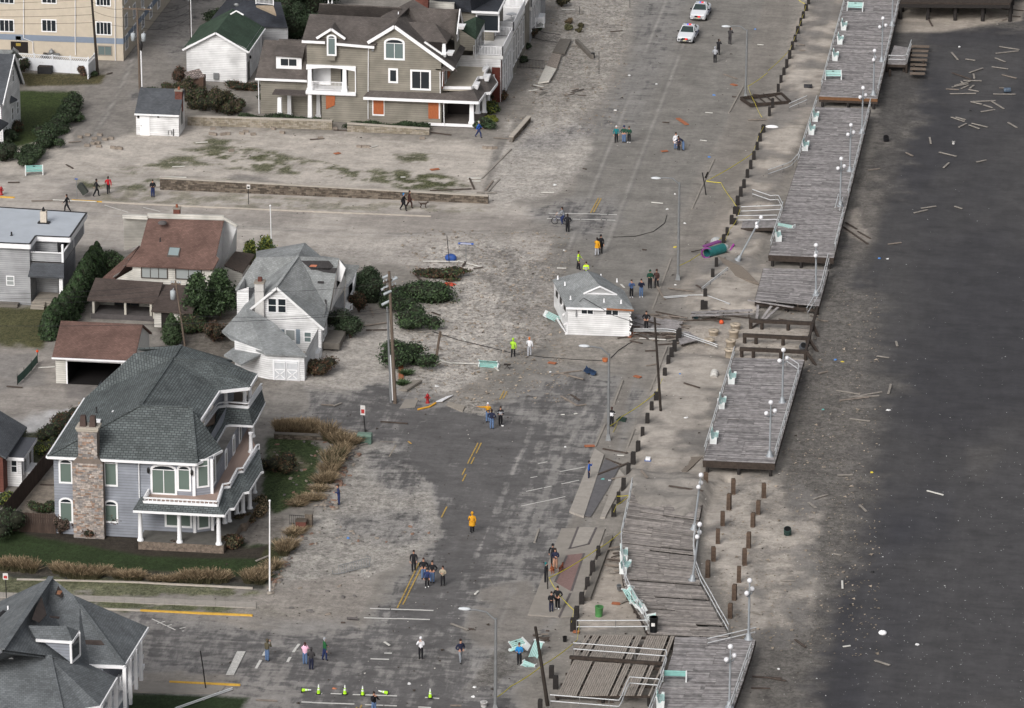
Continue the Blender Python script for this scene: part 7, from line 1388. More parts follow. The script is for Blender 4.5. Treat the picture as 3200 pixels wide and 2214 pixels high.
for p,z,rz,lb in((a4(775,98),1.15,math.pi*.98,'bench standing square across the far deck at the top edge'),(a4(678,255),1.15,RZ,'bench at the landward rail, first below the top square bench'),(a4(645,380),1.15,RZ,'bench at the landward rail, second below the top square bench'),(a4(602,525),1.15,RZ,'bench at the landward rail, third below the top square bench'),(a4(580,708),1.15,math.pi*1.05,'bench turned askew near the orange end board'),(a4(425,1065),1.15,RZ,'first bench of the leaning-lamp section from its far end'),(a4(392,1182),1.15,RZ,'second bench of the leaning-lamp section from its far end'),(a4(337,1325),1.15,RZ,'third bench of the leaning-lamp section from its far end'),(b4(660,592),1.15,RZ+.15,'bench above the dark end board of the leaning-lamp section'),(c4(252,375),1.15,RZ,'farthest bench of the mid-picture boardwalk section'),(c4(162,595),1.15,RZ,'middle bench of the mid-picture boardwalk section'),(c4(92,905),1.15,RZ,'nearest bench of the mid-picture boardwalk section'),(d3(998,262),.85,RZ+.1,'farther of two benches on the bend of the buckled deck'),(d3(1012,368),.9,RZ-.1,'nearer of two benches on the bend of the buckled deck'),(d3(1322,1560),1.13,RZ+.1,'bench at the stair notch by the bottom edge')):place(BN0,USED,Z(p,z),rz,lb,GB)
place(BN1,USED,Z(d3(1450,1350),1.13),.06,'teal bench seen from behind beside the slatted ramp',GB);place(BN1,USED,Z(a1(305,1560)),math.pi+.25,'teal bench stranded on the sand below the long hedge',GB);place(BN1,USED,Z(c2(2080,225),.1),math.pi,'teal bench tipped over in the rubble by the lone table',GB,rot=(R(-70),0,R(176)))
place(BN0,USED,Z(d3(1110,600),1.1),0,'fallen bench on the landward rail, farthest of three',GB,rot=(R(60),R(20),R(-60)));place(BN0,USED,Z(d3(1160,720),1.1),0,'fallen bench on the landward rail, middle of three',GB,rot=(R(30),R(-10),R(-70)));place(BN0,USED,Z(d3(1185,850),1.15),0,'fallen bench behind the black litter bin',GB,rot=(R(-80),R(10),R(-80)))
place(BN0,USED,Z(d3(90,1080),.2),0,'broken bench heaped beside the leaning dark pole',GB,rot=(R(-35),R(28),R(140)));place(BN0,USED,Z(d3(185,1090),.15),0,'broken bench end propped beside the leaning dark pole',GB,rot=(R(50),R(-55),R(60)));place(BN0,USED,Z(b3(360,1285),.1),0,'smashed teal bench under the washed-out house',GB,rot=(R(80),R(30),R(20)));place(BN0,USED,Z(b4(745,470),1.2),0,'white bench tipped flat on the deck near the fallen bench',GB,rot=(R(95),0,R(-25)));place(BN0,USED,Z(d3(165,1195),.1),0,'white bench piece lying on the sand by the blue-jacketed person',GB,rot=(R(88),R(10),R(-20))).scale=(.6,.6,.6)
# police cars
CW=mat('car_white',rgb(226,228,232),.3,.02,spec=.5);TYRE=mat('tyre',rgb(30,30,32),.9,.05);RIM=mat('rim',rgb(150,150,154),.35,.05,metal=.5)
def mkcar():
 T=thing('police_car','x','police car');b=MB()
 st=[(-2.7,.78,.40,.62),(-2.55,.88,.28,.80),(-1.75,.94,.22,.92),(-1.0,.96,.2,.99),(.2,.97,.2,1.0),(1.5,.97,.2,1.02),(2.35,.93,.25,1.0),(2.68,.84,.38,.88)]   # front at -y
 rings=[[V(s*w_*k_,y,z)for s,k_,z in((-1,.92,lo),(-1,1,lo+.22),(-1,.99,hi-.16),(-1,.84,hi),(1,.84,hi),(1,.99,hi-.16),(1,1,lo+.22),(1,.92,lo))]for y,w_,lo,hi in st]
 vs=[p for r_ in rings for p in r_];n=8;fs=[(i*n+j,i*n+(j+1)%n,(i+1)*n+(j+1)%n,(i+1)*n+j)for i in range(len(st)-1)for j in range(n)];fs+=[tuple(range(n))[::-1],tuple(range((len(st)-1)*n,len(st)*n))]
 b.raw(vs,fs,0,False);b.build('body',CW,T)
 c=[(-.95,.80,.98),(-.05,.62,1.46),(.95,.62,1.46),(1.75,.78,1.02)];b=MB();L_=[V(-w_,y,z)for y,w_,z in c];R_=[V(w_,y,z)for y,w_,z in c]
 b.raw(L_+R_,[(1,2,6,5)],0);b.raw([V(-.62,-.05,1.46),V(.62,-.05,1.46),V(.62,.95,1.46),V(-.62,.95,1.46)],[(0,1,2,3)],0);b.box(-.63,.63,-.06,.96,1.40,1.465);b.build('roof',CW,T)
 for nm,q in(('windscreen',[L_[0],R_[0],R_[1],L_[1]]),('rear_window',[L_[2],R_[2],R_[3],L_[3]])):MB().poly(q).build(nm,glass('car_glass',(.035,.05,.05),.06),T)
 for s,P in((-1,L_),(1,R_)):
  MB().poly(P if s<0 else P[::-1]).build('side_window',MATS['car_glass'],T);MB().bar(P[1]+V(s*.02,.42,-.02),V(s*.82,.4,1.0),.05,.09).build('pillar',CW,T);MB().bar(P[0]+V(s*.01,0,0),P[1]+V(s*.01,0,0),.06,.06).build('pillar',CW,T);MB().box(s*1.0-.1,s*1.0+.1,-.85,-.72,.98,1.12).build('mirror',BLACK,T)
  for y in(-1.72,1.5):
   b=MB();rg=[(.0,.0),(.33,0),(.35,.04),(.35,.2),(.33,.22)]
   for k_ in range(1):b.tube([(s*.80,y,.34),(s*.99,y,.34)],.34,16)
   w_=b.build('wheel',TYRE,T);MB().tube([(s*.985,y,.34),(s*1.0,y,.34)],.2,12).build('rim',RIM,w_)
  MB().box(s*.62-.2,s*.62+.2,-2.69,-2.6,.6,.75).build('headlight',glass('headlight_glass',(.5,.52,.53),.1),T)
  MB().box(s*.7-.15,s*.7+.15,2.62,2.7,.62,.78).build('tail_light',mat('tail_red',rgb(150,20,20),.3),T)
  MB().bar((s*.985,-.9,.66),(s*.985,1.3,.66),.02,.16).build('door_stripe',mat('door_blue',rgb(60,78,130),.4),T)
 b=MB();b.box(-.36,.36,-2.73,-2.62,.56,.74);b.build('grille',BLACK,T);b=MB();b.box(-.5,.5,-2.74,-2.6,.36,.44);b.build('bumper_slot',BLACK,T);b=MB();b.box(-.18,.18,-2.76,-2.7,.42,.54);b.build('number_plate',mat('plate',rgb(206,200,170),.5),T)
 b=MB();b.ball((.18,-2.72,.65),(.16,.06,.08),8,6);b.build('grille_strobe',mat('red_strobe',rgb(255,40,40),.3,emit=1.6),T)
 b=MB();b.box(-.6,.6,.3,.55,1.47,1.5,0);b.build('light_bar_base',BLACK,T)
 for x0,x1,m in((-.58,-.2,mat('clear_lens',rgb(196,204,214),.2)),(-.2,.02,mat('blue_lens',rgb(96,110,210),.2,emit=.5)),(.02,.3,mat('red_lens',rgb(230,52,48),.2,emit=.7)),(.3,.58,MATS['clear_lens'])):MB().box(x0,x1,.32,.53,1.502,1.6).build('light_bar_lens',m,T)
 return T
CAR=mkcar()
for p,rz,lb in((a3(1632,195),R(-2),'white police car with red roof lights nearer the top edge'),(a3(1520,395),R(-3),'white police car with blue and red roof lights nearer the people')):
 q=Z(p);d=V(math.sin(-rz),-math.cos(rz),0);place(CAR,USED,(q[0]+.35,q[1]+2.6,-.02),rz,lb,'police cars on the avenue')
# small street things
LIME=mat('lime_cone',rgb(172,226,44),.5,.04);REFL=mat('cone_band',rgb(222,226,222),.4,.03)
def mkcone():
 T=thing('traffic_cone','x','traffic cone');b=MB();b.box(-.2,.2,-.2,.2,0,.05);b.build('foot',BLACK,T);b=MB();b.lathe([(.16,.05),(.115,.36)],10);b.build('lower_cone',LIME,T);b=MB();b.lathe([(.115,.36),(.095,.48)],10);b.build('band',REFL,T);b=MB();b.lathe([(.095,.48),(.08,.56)],10);b.build('upper_cone',LIME,T);b=MB();b.lathe([(.08,.56),(.04,.84)],10);b.build('tip',REFL,T);return T
CN=mkcone();CN.scale=(.9,)*3
for p,rot,lb in((d2(405,1450),(0,R(85),0),'lime cone lying on its side, leftmost of the row'),(d2(558,1466),None,'second lime cone from the left in the row, upright'),(d2(792,1470),None,'third lime cone from the left in the row, upright'),(d2(950,1478),None,'fourth lime cone from the left in the row, upright'),(d2(1175,1475),(0,R(-75),R(10)),'lime cone tipped over beside the person at the bottom edge'),(d2(1552,1515),(R(3),0,0),'lime cone standing alone on the avenue')):q=Z(p);place(CN,USED,(q[0],q[1],.0 if not rot else .14),0,lb,'lime traffic cones',rot=rot)
def hydrant(lb,p):
 T=thing('fire_hydrant',lb,'fire hydrant',Z(p),group='red fire hydrants');o_=Z(p);m=mat('hydrant_red',rgb(150,34,36),.5,.1);MB().lathe([(.2,0),(.2,.06),(.13,.08),(.13,.62),(.18,.64),(.18,.68),(.15,.78),(.05,.86),(.05,.92)],10,o_).build('barrel',m,T);MB().tube([o_+V(-.26,0,.5),o_+V(.26,0,.5)],.07,8).build('nozzle',m,T);MB().tube([o_+V(0,-.22,.45),o_+V(0,0,.45)],.09,8).build('nozzle',m,T)
hydrant('red fire hydrant at the frame edge by the yellow kerb',b1(12,198));hydrant('red fire hydrant beside the torn concrete in the rubble',c2(1528,570))
T=thing('toppled_mailbox','dark green round-topped mailbox leaning on its legs','mailbox',Z(b1(745,215)));b=MB();pr=[(-.3,0)]+[(.3*math.cos(math.pi-math.pi*i/10)*1.0,.95+.3*math.sin(math.pi*i/10))for i in range(11)]+[(.3,0)];lo=[V(x,-.3,z)for x,z in pr];hi=[V(x,.3,z)for x,z in pr];nn=len(pr);b.raw(lo+hi,[tuple(range(nn)),tuple(range(nn,2*nn))[::-1]]+[(i,nn+i,nn+(i+1)%nn,(i+1)%nn)for i in range(nn)])
MG=mat('mailbox_green',rgb(62,66,62),.5,.08);bo=MB();bo.v,bo.f,bo.m,bo.uv,bo.sm=b.v,b.f,b.m,b.uv,b.sm;T0=T.location.copy();ob=bo.build('box',MG);ob.parent=T;ob.location=(0.25,0,.35);ob.rotation_euler=(0,R(-35),0)
for x in(-.25,.25):l_=MB().box(x-.04,x+.04,-.28,.28,-.25,0).build('leg',MG,ob)
def barrel(name,lb,p,r,h,m,rot=(0,0,0),z=0,cat='barrel',ring=True,group=None):
 q=Z(p,z);T=thing(name,lb,cat,q,group=group);T.rotation_euler=rot;b=MB();prof=[(r*.96,0),(r,.03),(r*.97,h*.3),(r*1.02,h*.33),(r*.97,h*.36),(r*.97,h*.63),(r*1.02,h*.66),(r*.97,h*.69),(r,h-.03),(r*.96,h)]if ring else[(r*.85,0),(r,h*.9),(r*1.06,h*.92),(r*1.06,h)]
 b.lathe(prof,14);o_=b.build('drum',m);o_.parent=T;b=MB();b.lathe([(0,h+.012),(r*.85,h+.012)],14);o_=b.build('lid',BLACK if ring else m);o_.parent=T;return T
OND=R(88)
barrel('oil_drum','black and orange drum lying on the sand left of the far deck',a4(320,775),.3,.9,mat('black_drum',rgb(40,40,44),.5,.1),(R(4),OND,R(5)),.3);barrel('oil_drum','blue-grey drum lying among planks on the dark beach',a4(2100,805),.28,.75,mat('blue_drum',rgb(78,92,108),.5,.1),(0,OND,R(8)),.1);barrel('oil_drum','black drum standing tilted on the beach beside the deck',a4(1052,1255),.3,.6,MATS['black_drum'],(R(30),0,0),0);barrel('oil_drum','grey-blue drum caught among the bare beams',b4(875,1560),.32,.7,mat('grey_drum',rgb(86,90,96),.5,.1),(R(50),R(20),0),.2);barrel('oil_drum','dark green drum on the rubble beach',d4(175,50),.32,.75,mat('green_drum',rgb(44,66,62),.5,.1),(R(28),0,0),-.05)
barrel('water_tank','round white tank on the sand left of the mid-picture deck',c3(1795,345),.36,.75,mat('white_drum',rgb(190,188,184),.6,.08),(R(-60),R(10),0),.25,'tank');barrel('litter_bin','black lidded litter bin on the buckled deck',d3(1260,915),.34,1.25,mat('bin_black',rgb(24,26,28),.4,.05),(0,0,0),1.1,'litter bin',False);barrel('green_bin','open green plastic bin standing on the sand',d3(772,775),.33,.85,mat('bin_green',rgb(84,142,84),.55,.06),(R(3),R(3),0),0,'litter bin',False);barrel('small_bucket','small black bucket on the sand beside the broken benches',d3(470,1000),.17,.4,BLACK,(0,0,0),0,'bucket',False);barrel('grey_bucket','grey bucket wedged at the landward edge of the buckled deck',d3(955,540),.2,.45,GREYM,(R(20),0,0),.2,'bucket',False);barrel('white_bucket','white bucket on the dark beach beside the deck benches',a4(1652,1285),.16,.35,SGW,(0,0,0),0,'bucket',False);barrel('white_tub','white tub at the bottom edge of the avenue',d2(2030,1580),.26,.4,SGW,(R(8),0,0),0,'bucket',False)
# bin emblem
p=Z(d3(1260,915),1.1);MB().box(p[0]-.14,p[0]+.14,p[1]-.372,p[1]-.365,1.7,1.98).build('bin_emblem',SGW,[o_ for o_ in COL.objects if o_.name.startswith('litter_bin')][0])
GC='concrete ring footings';CR=mat('pale_concrete_ring',rgb(172,160,144),.95,.1,3)
def ring(p,h,lb):
 q=Z(p);T=thing('concrete_footing',lb,'footing',q,group=GC);MB().lathe([(.42,-.3),(.42,h-.2),(.5,h-.18),(.5,h),(.2,h),(.18,h-.1)],16,q).build('drum',CR,T);MB().lathe([(0,0),(.17,0)],10,q+V(0,0,h-.08)).build('hole',BLACK,T)  # black disc paints the shade down in the ring
for p,h,lb in((b4(280,1395),.55,'concrete ring footing farthest from the viewer beside the bare beams'),(b4(265,1470),.75,'tall concrete ring footing, second from the far end'),(b4(85,1445),.5,'concrete ring footing on the landward side, farther one'),(b4(47,1525),.5,'concrete ring footing on the landward side, nearer one'),(b4(238,1560),.8,'tall concrete ring footing, third from the far end'),(c4(230,160),.8,'concrete ring footing at the corner of the mid-picture deck')):ring(p,h,lb)
T=thing('transformer_cabinet','green utility cabinet on the corner by the tan grasses','utility box',Z(c2(965,925)));q=Z(c2(965,925));MB().box(q[0]-.65,q[0]+.65,q[1]-.3,q[1]+.5,-.05,.7).build('body',mat('cabinet_green',rgb(86,108,98),.5,.06),T);MB().hexa([q+V(x,y,.7)for x,y in((-.68,-.33),(.68,-.33),(.68,.53),(-.68,.53))],[q+V(x,y,.85)for x,y in((-.6,-.1),(.6,-.1),(.6,.45),(-.6,.45))]).build('lid',mat('cabinet_lid',rgb(104,126,114),.5,.06),T)
# bike rack, bicycle
T=thing('bike_rack','grey metal bike rack lying in the sand','bike rack',Z(d2(740,395)));A,B=Z(d2(740,398),.1),Z(d2(1010,330),.15);up=V(-.1,.25,.6)
for t in(0,1):MB().tube([A+up*t,B+up*t],.035,6).build('rail',GREYM,T)
for i in range(13):p=A+(B-A)*i/12;MB().tube([p,p+up],.025,6).build('bar',GREYM,T)
MB().tube([A,A+V(-.5,-.1,0),A+V(-.55,-.1,.3)],.035,6).build('foot',GREYM,T);MB().tube([B,B+V(.1,0,.8),B+V(-.3,0,.9)],.035,6).build('foot',GREYM,T)
T=thing('bicycle','dark blue bicycle under the rider at the crossing','bicycle',Z(b3(455,460)));q=Z(b3(455,462));BF=mat('bike_blue',rgb(48,66,110),.4)
def torus(mb,c,R_,r,ax,n=22,k=6):
 vs=[];fs=[]
 for i in range(n):
  t=2*math.pi*i/n;d=V(math.cos(t),0,math.sin(t))if ax=='y' else V(0,math.cos(t),math.sin(t));u=V(0,1,0)if ax=='y' else V(1,0,0)
  for j in range(k):a=2*math.pi*j/k;vs.append(V(*c)+d*(R_+r*math.cos(a))+u*r*math.sin(a))
 for i in range(n):
  for j in range(k):fs.append((i*k+j,((i+1)%n)*k+j,((i+1)%n)*k+(j+1)%k,i*k+(j+1)%k))
 mb.raw(vs,fs,0,True)
for x,lbl in((-.85,'front'),(.25,'rear')):
 b=MB();torus(b,q+V(x,0,.34),.32,.03,'y');w_=b.build('wheel',TYRE,T);b=MB()
 for i in range(8):a=math.pi*i/8;d=V(math.cos(a),0,math.sin(a))*.3;b.bar(q+V(x,0,.34)-d,q+V(x,0,.34)+d,.012,.012)
 b.build('spokes',RIM,w_)
b=MB();[b.tube([q+V(*m0),q+V(*m1)],.022,6)for m0,m1 in(((.25,0,.34),(-.12,0,.32)),((-.12,0,.32),(.03,0,.8)),((.03,0,.72),(-.6,0,.8)),((-.12,0,.32),(-.6,0,.75)),((-.85,0,.34),(-.6,0,.95)),((.25,0,.34),(.03,0,.75)))];b.build('frame',BF,T);MB().tube([q+V(-.62,-.28,.98),q+V(-.6,0,.95),q+V(-.62,.28,.98)],.018,6).build('handlebar',BLACK,T);MB().box(q[0]-.06,q[0]+.2,q[1]-.08,q[1]+.08,.8,.87).build('saddle',BLACK,T)
# playground climber
T=thing('play_set','collapsed purple and teal plastic play set with grey domes at the posts','play set',Z(b3(1780,770)));PU=mat('purple_plastic',rgb(122,62,122),.45,.08);TE_=mat('teal_plastic',rgb(42,104,104),.45,.1);DM=mat('grey_dome',rgb(168,170,170),.6,.2,9)
for p,z in((b3(1815,640),.35),(b3(1885,690),.2)):q=Z(p);o_=MB().ball((0,0,0),(.55,.5,.38),14,8).build('dome',DM);o_.parent=T;o_.location=Vector(q+V(0,0,z))-T.location;o_.rotation_euler=(R(15),R(-15),0)
q=Z(b3(1735,760));b=MB();torus(b,q+V(0,0,.5),.5,.1,'y');b.build('tunnel_rim',PU,T);b=MB();b.tube([q+V(0,0,.5),q+V(1.5,1.5,.6)],.5,14,0,False);b.build('tunnel',TE_,T);b=MB();b.bar(Z(b3(1710,660),.6),Z(b3(1850,610),.8),.5,.12);b.build('slide',PU,T);b=MB();b.bar(Z(b3(1930,720),.1),Z(b3(1975,640),.3),.15,.15);b.build('strut',mat('magenta_plastic',rgb(170,70,160)),T);MB().tube([Z(b3(1595,705),.1),Z(b3(1700,685),.3)],.05,6).build('pole',DKP,T);MB().tube([Z(b3(1880,700),.3),Z(b3(1985,725),.1)],.04,6).build('pole',DKP,T)
# caution tape
TAPE=mat('yellow_tape',rgb(214,200,64),.6,.08)
def tape(lb,pts,w_=.07):
 T=tag(MB().build('x',TAPE)if False else bpy.data.objects.new('x',None),None);bpy.data.objects.remove(T);b=MB();P=[]
 for(p,z),(q,z2)in zip(pts[:-1],pts[1:]):
  a,c=Z(p,z),Z(q,z2);k=8
  for i in range(k):P.append(a+(c-a)*i/k+V(0,0,-.5*(i/k)*(1-i/k)*min(1,np.linalg.norm(c-a)/6)))
 P.append(Z(*pts[-1]))
 for i,(a,c)in enumerate(zip(P[:-1],P[1:])):b.bar(a,c,.015,w_)
 o_=b.build('caution_tape',TAPE);tag(o_,lb,'tape','yellow caution tapes')
tape('yellow caution tape fluttering along the posts at the top edge',[(a4(270,0),.9),(a4(340,40),.9),(a4(290,200),.9),(a4(240,330),.9),(a4(190,450),.9),(a4(0,630),.5)]);tape('yellow caution tape from the far street lamp to the crate frame',[(a3(2275,650),.8),(a3(2100,770),.4),(a3(2160,910),.5),(a3(2225,1045),.5)]);tape('yellow caution tape down the posts beside the play set',[(a3(2245,1120),.9),(a3(2200,1200),.9),(a3(2140,1370),.7),(b3(1730,75),.3),(b3(1860,90),.1),(b3(1960,240),.3),(b3(2030,330),.9),(b3(1990,440),.9),(b3(1940,500),.9),(b3(1900,600),.8)])
tape('yellow caution tape from play set to the middle street lamp',[(b3(1900,550),.8),(b3(1650,740),.4),(b3(1480,830),.9)]);tape('yellow caution tape by the striped-vest worker',[(c3(1340,350),.9),(c3(1280,480),.9),(c3(980,690),.6),(c3(860,780),1.2)]);tape('loose yellow tape end on the promenade',[(c3(940,740),.1),(c3(900,830),.1)]);tape('yellow tape tangled on the near posts',[(c3(935,1400),.9),(c3(1050,1390),.6),(c3(930,1480),.9),(c3(905,1540),.9)]);tape('yellow caution tape across the pink pavers to the post pair',[(d3(970,20),.8),(d3(930,60),.8),(d3(750,185),.9),(d3(330,435),.9),(d3(390,540),.7),(d3(550,720),.9),(d3(530,830),.9)]);tape('yellow caution tape sweeping to the bottom street lamp',[(d3(600,850),.9),(d3(580,990),.3),(d3(270,1215),.9),(d2(2270,1400),.9),(d2(2140,1500),.9)])
# swept wrecks and loose objects
T=thing('timber_frame_crate','dark timber frame lying at the foot of the far street lamp','timber frame',Z(a3(2150,950)));q=[Z(a3(*p),.1)for p in((2035,890),(2125,950),(2480,925),(2400,850))]
for a,c in zip(q,q[1:]+q[:1]):MB().bar(a+V(0,0,.15),c+V(0,0,.15),.14,.36).build('side',TIMBER,T)
for i in range(1,5):a=q[0]+(q[3]-q[0])*i/5;c=q[1]+(q[2]-q[1])*i/5;MB().bar(a+V(0,0,.2),c+V(0,0,.2),.1,.12).build('cross_bar',TIMBER,T)
for lb,ps,z,m,th,f in(('tilted grey concrete slab beside the transformer pole',[(1268,455),(1345,478),(1480,390),(1400,370)],.3,CONC,.18,c2),('broken pavement slab edge in front of the red hydrant',[(1690,590),(1840,655),(1862,610),(1720,560)],.15,CONC,.18,c2),('grey concrete slab flat in the rubble by the hydrant',[(1275,620),(1415,610),(1445,545),(1330,535)],.06,PAVE2,.1,c2),('white collapsed wall panel on the sand slope by the top fence',[(232,745),(330,750),(395,640),(300,590)],.35,mat('stained_white_panel',rgb(206,202,194),.8,.1,3),.15,a3),('speckled broken slab above the white collapsed panel',[(310,585),(400,630),(440,510),(360,480)],.3,mat('speckled_slab',rgb(150,140,132),.95,.35,7),.15,a3),('sand covered slab sloping below the charcoal-roofed house',[(360,470),(470,500),(530,370),(430,350)],.3,CONCD,.15,a3),('grey slab lifted in the sand left of the bare beams',[(1370,1060),(1700,1080),(1560,1210),(1410,1215)],.35,mat('sandy_slab',rgb(120,111,102),.95,.08),.2,c3),('large sand-covered deck slab under the play set',[(1800,735),(2050,880),(2200,1030),(1950,920)],.5,mat('sandy_slab',rgb(120,111,102)),.2,b3),('white house door lying in the rubble by the hydrant',[(1600,560),(1660,570),(1755,515),(1690,518)],.2,TRIM,.06,c2)):
 q=[Z(f(*p))for p in ps];T=thing('fallen_slab',lb,'slab',q[0],group='broken slabs and panels');pr=[V(p[0],p[1],z*(.25+.75*(i in(1,2))))for i,p in enumerate(q)];MB().slab(pr,th).build('slab',m,T)
b=MB();b.tube([Z(c2(1440,628),.05),Z(c2(1540,605),.1),Z(c2(1600,570),.12)],.09,6);tag(b.build('yellow_tube',mat('yellow_plastic',rgb(214,160,60))),'yellow plastic tube bent in front of the white fallen door','tube')
T=thing('sand_mound_wall','long dark concrete wall beam lying on the sand slope below the decks','beam',Z(a3(720,520)));MB().bar(Z(a3(575,365),.35),Z(a3(715,510),.25),.35,.45).build('beam',CONCD,T);MB().box(*[v for p in[Z(a3(720,515))]for v in(p[0]-.2,p[0]+.2,p[1]-.2,p[1]+.2,0,.55)]).build('end_block',BLACK,T)
T=thing('white_sea_boat','white capsized hull lying at the promenade post beside the far sand','hull',Z(a4(40,1145)));q=Z(a4(35,1145));MB().ball(q+V(0,0,.15),(.7,.3,.22),12,7).build('hull',TRIM,T)
T=thing('blue_tarp','dark blue tarpaulin crumpled on the avenue below the washed-out house','tarpaulin',Z(c3(690,320)));bm_=MB();q=[Z(c3(*p))for p in((630,315),(745,335),(755,310),(660,270))];BT_=mat('blue_tarp',rgb(38,56,82),.6,.2,4);k=6;vs=[q[0]+(q[1]-q[0])*i/k+((q[3]-q[0])*(1-i/k)+(q[2]-q[1])*i/k)*j/k+V(0,0,random.uniform(.02,.4))for i in range(k+1)for j in range(k+1)];bm_.raw(vs,[(i*(k+1)+j,(i+1)*(k+1)+j,(i+1)*(k+1)+j+1,i*(k+1)+j+1)for i in range(k)for j in range(k)],0,True);bm_.build('sheet',BT_,T)
def sphere_thing(name,lb,p,r,m,cat,z=0):q=Z(p,z);T=thing(name,lb,cat,q);MB().ball(q+V(0,0,(r[2]if hasattr(r,'__len__')else r)*.7),r,12,8).build('shell',m,T);MB().lathe([(.03,0),(.02,.05)],6,q+V(0,0,(r[2]if hasattr(r,'__len__')else r)*1.65)).build('valve',BLACK,T)
sphere_thing('orange_buoy','orange ball buoy in the wreckage near the ring footings',b4(155,1345),.22,mat('buoy_orange',rgb(206,88,52),.5,.1),'buoy');sphere_thing('blue_dish','blue plastic dish upturned at the foot of the black stake',b2(1735,785),(.6,.4,.42),mat('blue_plastic',rgb(52,84,150),.4,.06),'dish');sphere_thing('white_helmet','white helmet-like shell on the dark beach',d4(1020,940),(.34,.26,.22),TRIM,'shell');sphere_thing('teal_dome','dark teal dome by the timber wreck beside the ring footings',b3(1640,1300),(.3,.3,.2),mat('dark_teal',rgb(62,86,92)),'dome')
T=thing('blue_cooler','blue and white cool box on the sand left of the mid-picture deck','cool box',Z(c3(1210,1105)));q=Z(c3(1210,1105));MB().box(q[0]-.28,q[0]+.28,q[1]-.2,q[1]+.2,0,.28).build('box',mat('cooler_blue',rgb(48,86,150),.4),T);MB().box(q[0]-.2,q[0]+.2,q[1]-.12,q[1]+.3,.28,.48).build('lid',TRIM,T)
T=thing('small_table','small dark folding table beside the tipped teal bench','table',Z(c2(2238,265)));q=Z(c2(2238,265));MB().box(q[0]-.3,q[0]+.3,q[1]-.2,q[1]+.2,.38,.43).build('top',DKP,T)
for x in(-.25,.25):MB().bar(q+V(x,-.15,0),q+V(-x*.6,.15,.4),.03,.03).build('leg',DKP,T)
T=thing('stone_pillar','stone gate pillar with cap by the grass verge','pillar',Z(d2(470,-30)));q=Z(d2(472,-28));MB().box(q[0]-.3,q[0]+.3,q[1]-.3,q[1]+.3,0,1.15).build('shaft',DBL[0],T);MB().box(q[0]-.36,q[0]+.36,q[1]-.36,q[1]+.36,1.152,1.25).build('cap',CONCD,T)
T=thing('brick_pillar','shorter brick gate pillar beside the stone pillar','pillar',Z(d2(405,5)));q=Z(d2(405,0));MB().box(q[0]-.42,q[0]+.42,q[1]-.35,q[1]+.35,0,.75).build('shaft',BRICK,T);MB().box(q[0]-.46,q[0]+.46,q[1]-.39,q[1]+.39,.752,.84).build('cap',DBL[1],T)
T=thing('square_planter','dark square planter on the lawn before the lattice fence','planter',Z(a1(400,650)));q=Z(a1(400,652));MB().box(q[0]-.75,q[0]+.8,q[1]-.4,q[1]+.5,0,.75).build('body',mat('planter_dark',rgb(48,48,50),.7),T);MB().box(q[0]-.7,q[0]+.75,q[1]-.35,q[1]+.45,.752,.78).build('soil',DIRTM if 'DIRTM' in globals()else DKP,T)
T=thing('covered_grill','black covered grill standing against the white garage wall','grill',Z(a1(1910,690)));q=Z(a1(1910,700));MB().hexa([q+V(x,y,0)for x,y in((-.3,-.25),(.3,-.25),(.3,.25),(-.3,.25))],[q+V(x,y,1.0)for x,y in((-.25,-.2),(.25,-.2),(.25,.2),(-.25,.2))]).build('cover',BLACK,T);MB().ball(q+V(0,0,1.05),(.25,.2,.2),8,6).build('hood',BLACK,T)
T=thing('folded_pallet','dark green plastic pallet beside the striped-vest worker','pallet',Z(c3(985,730)));q=[Z(c3(*p),.1)for p in((930,715),(1010,732),(1025,705),(960,690))]
for i in range(6):a=q[0]+(q[1]-q[0])*(i+.5)/6;c=q[3]+(q[2]-q[3])*(i+.5)/6;MB().bar(a,c,.1,.06).build('slat',mat('pallet_green',rgb(52,72,64)),T)
MB().bar(q[0]+V(0,0,-.05),q[1]+V(0,0,-.05),.1,.08).build('bearer',MATS['pallet_green'],T)
T=thing('half_barrel_planter','orange plastic tub beside the lower street lamp','tub',Z(c3(828,200)));q=Z(c3(828,200));MB().lathe([(.22,0),(.28,.3),(.24,.3)],12,q).build('tub',mat('orange_tub',rgb(170,100,62)),T);MB().lathe([(0,.25),(.23,.25)],12,q).build('inside',DKP,T)
T=thing('pipe_segment','grey pipe with flared end on the avenue edge above the crosswalk','pipe',Z(d2(860,800)));MB().tube([Z(d2(810,795),.12),Z(d2(880,798),.12),Z(d2(905,795),.14)],[.1,.1,.17],10).build('pipe',mat('dark_pipe',rgb(84,80,80)),T)
# open pit under the mid-picture deck hinge: dark timbers below

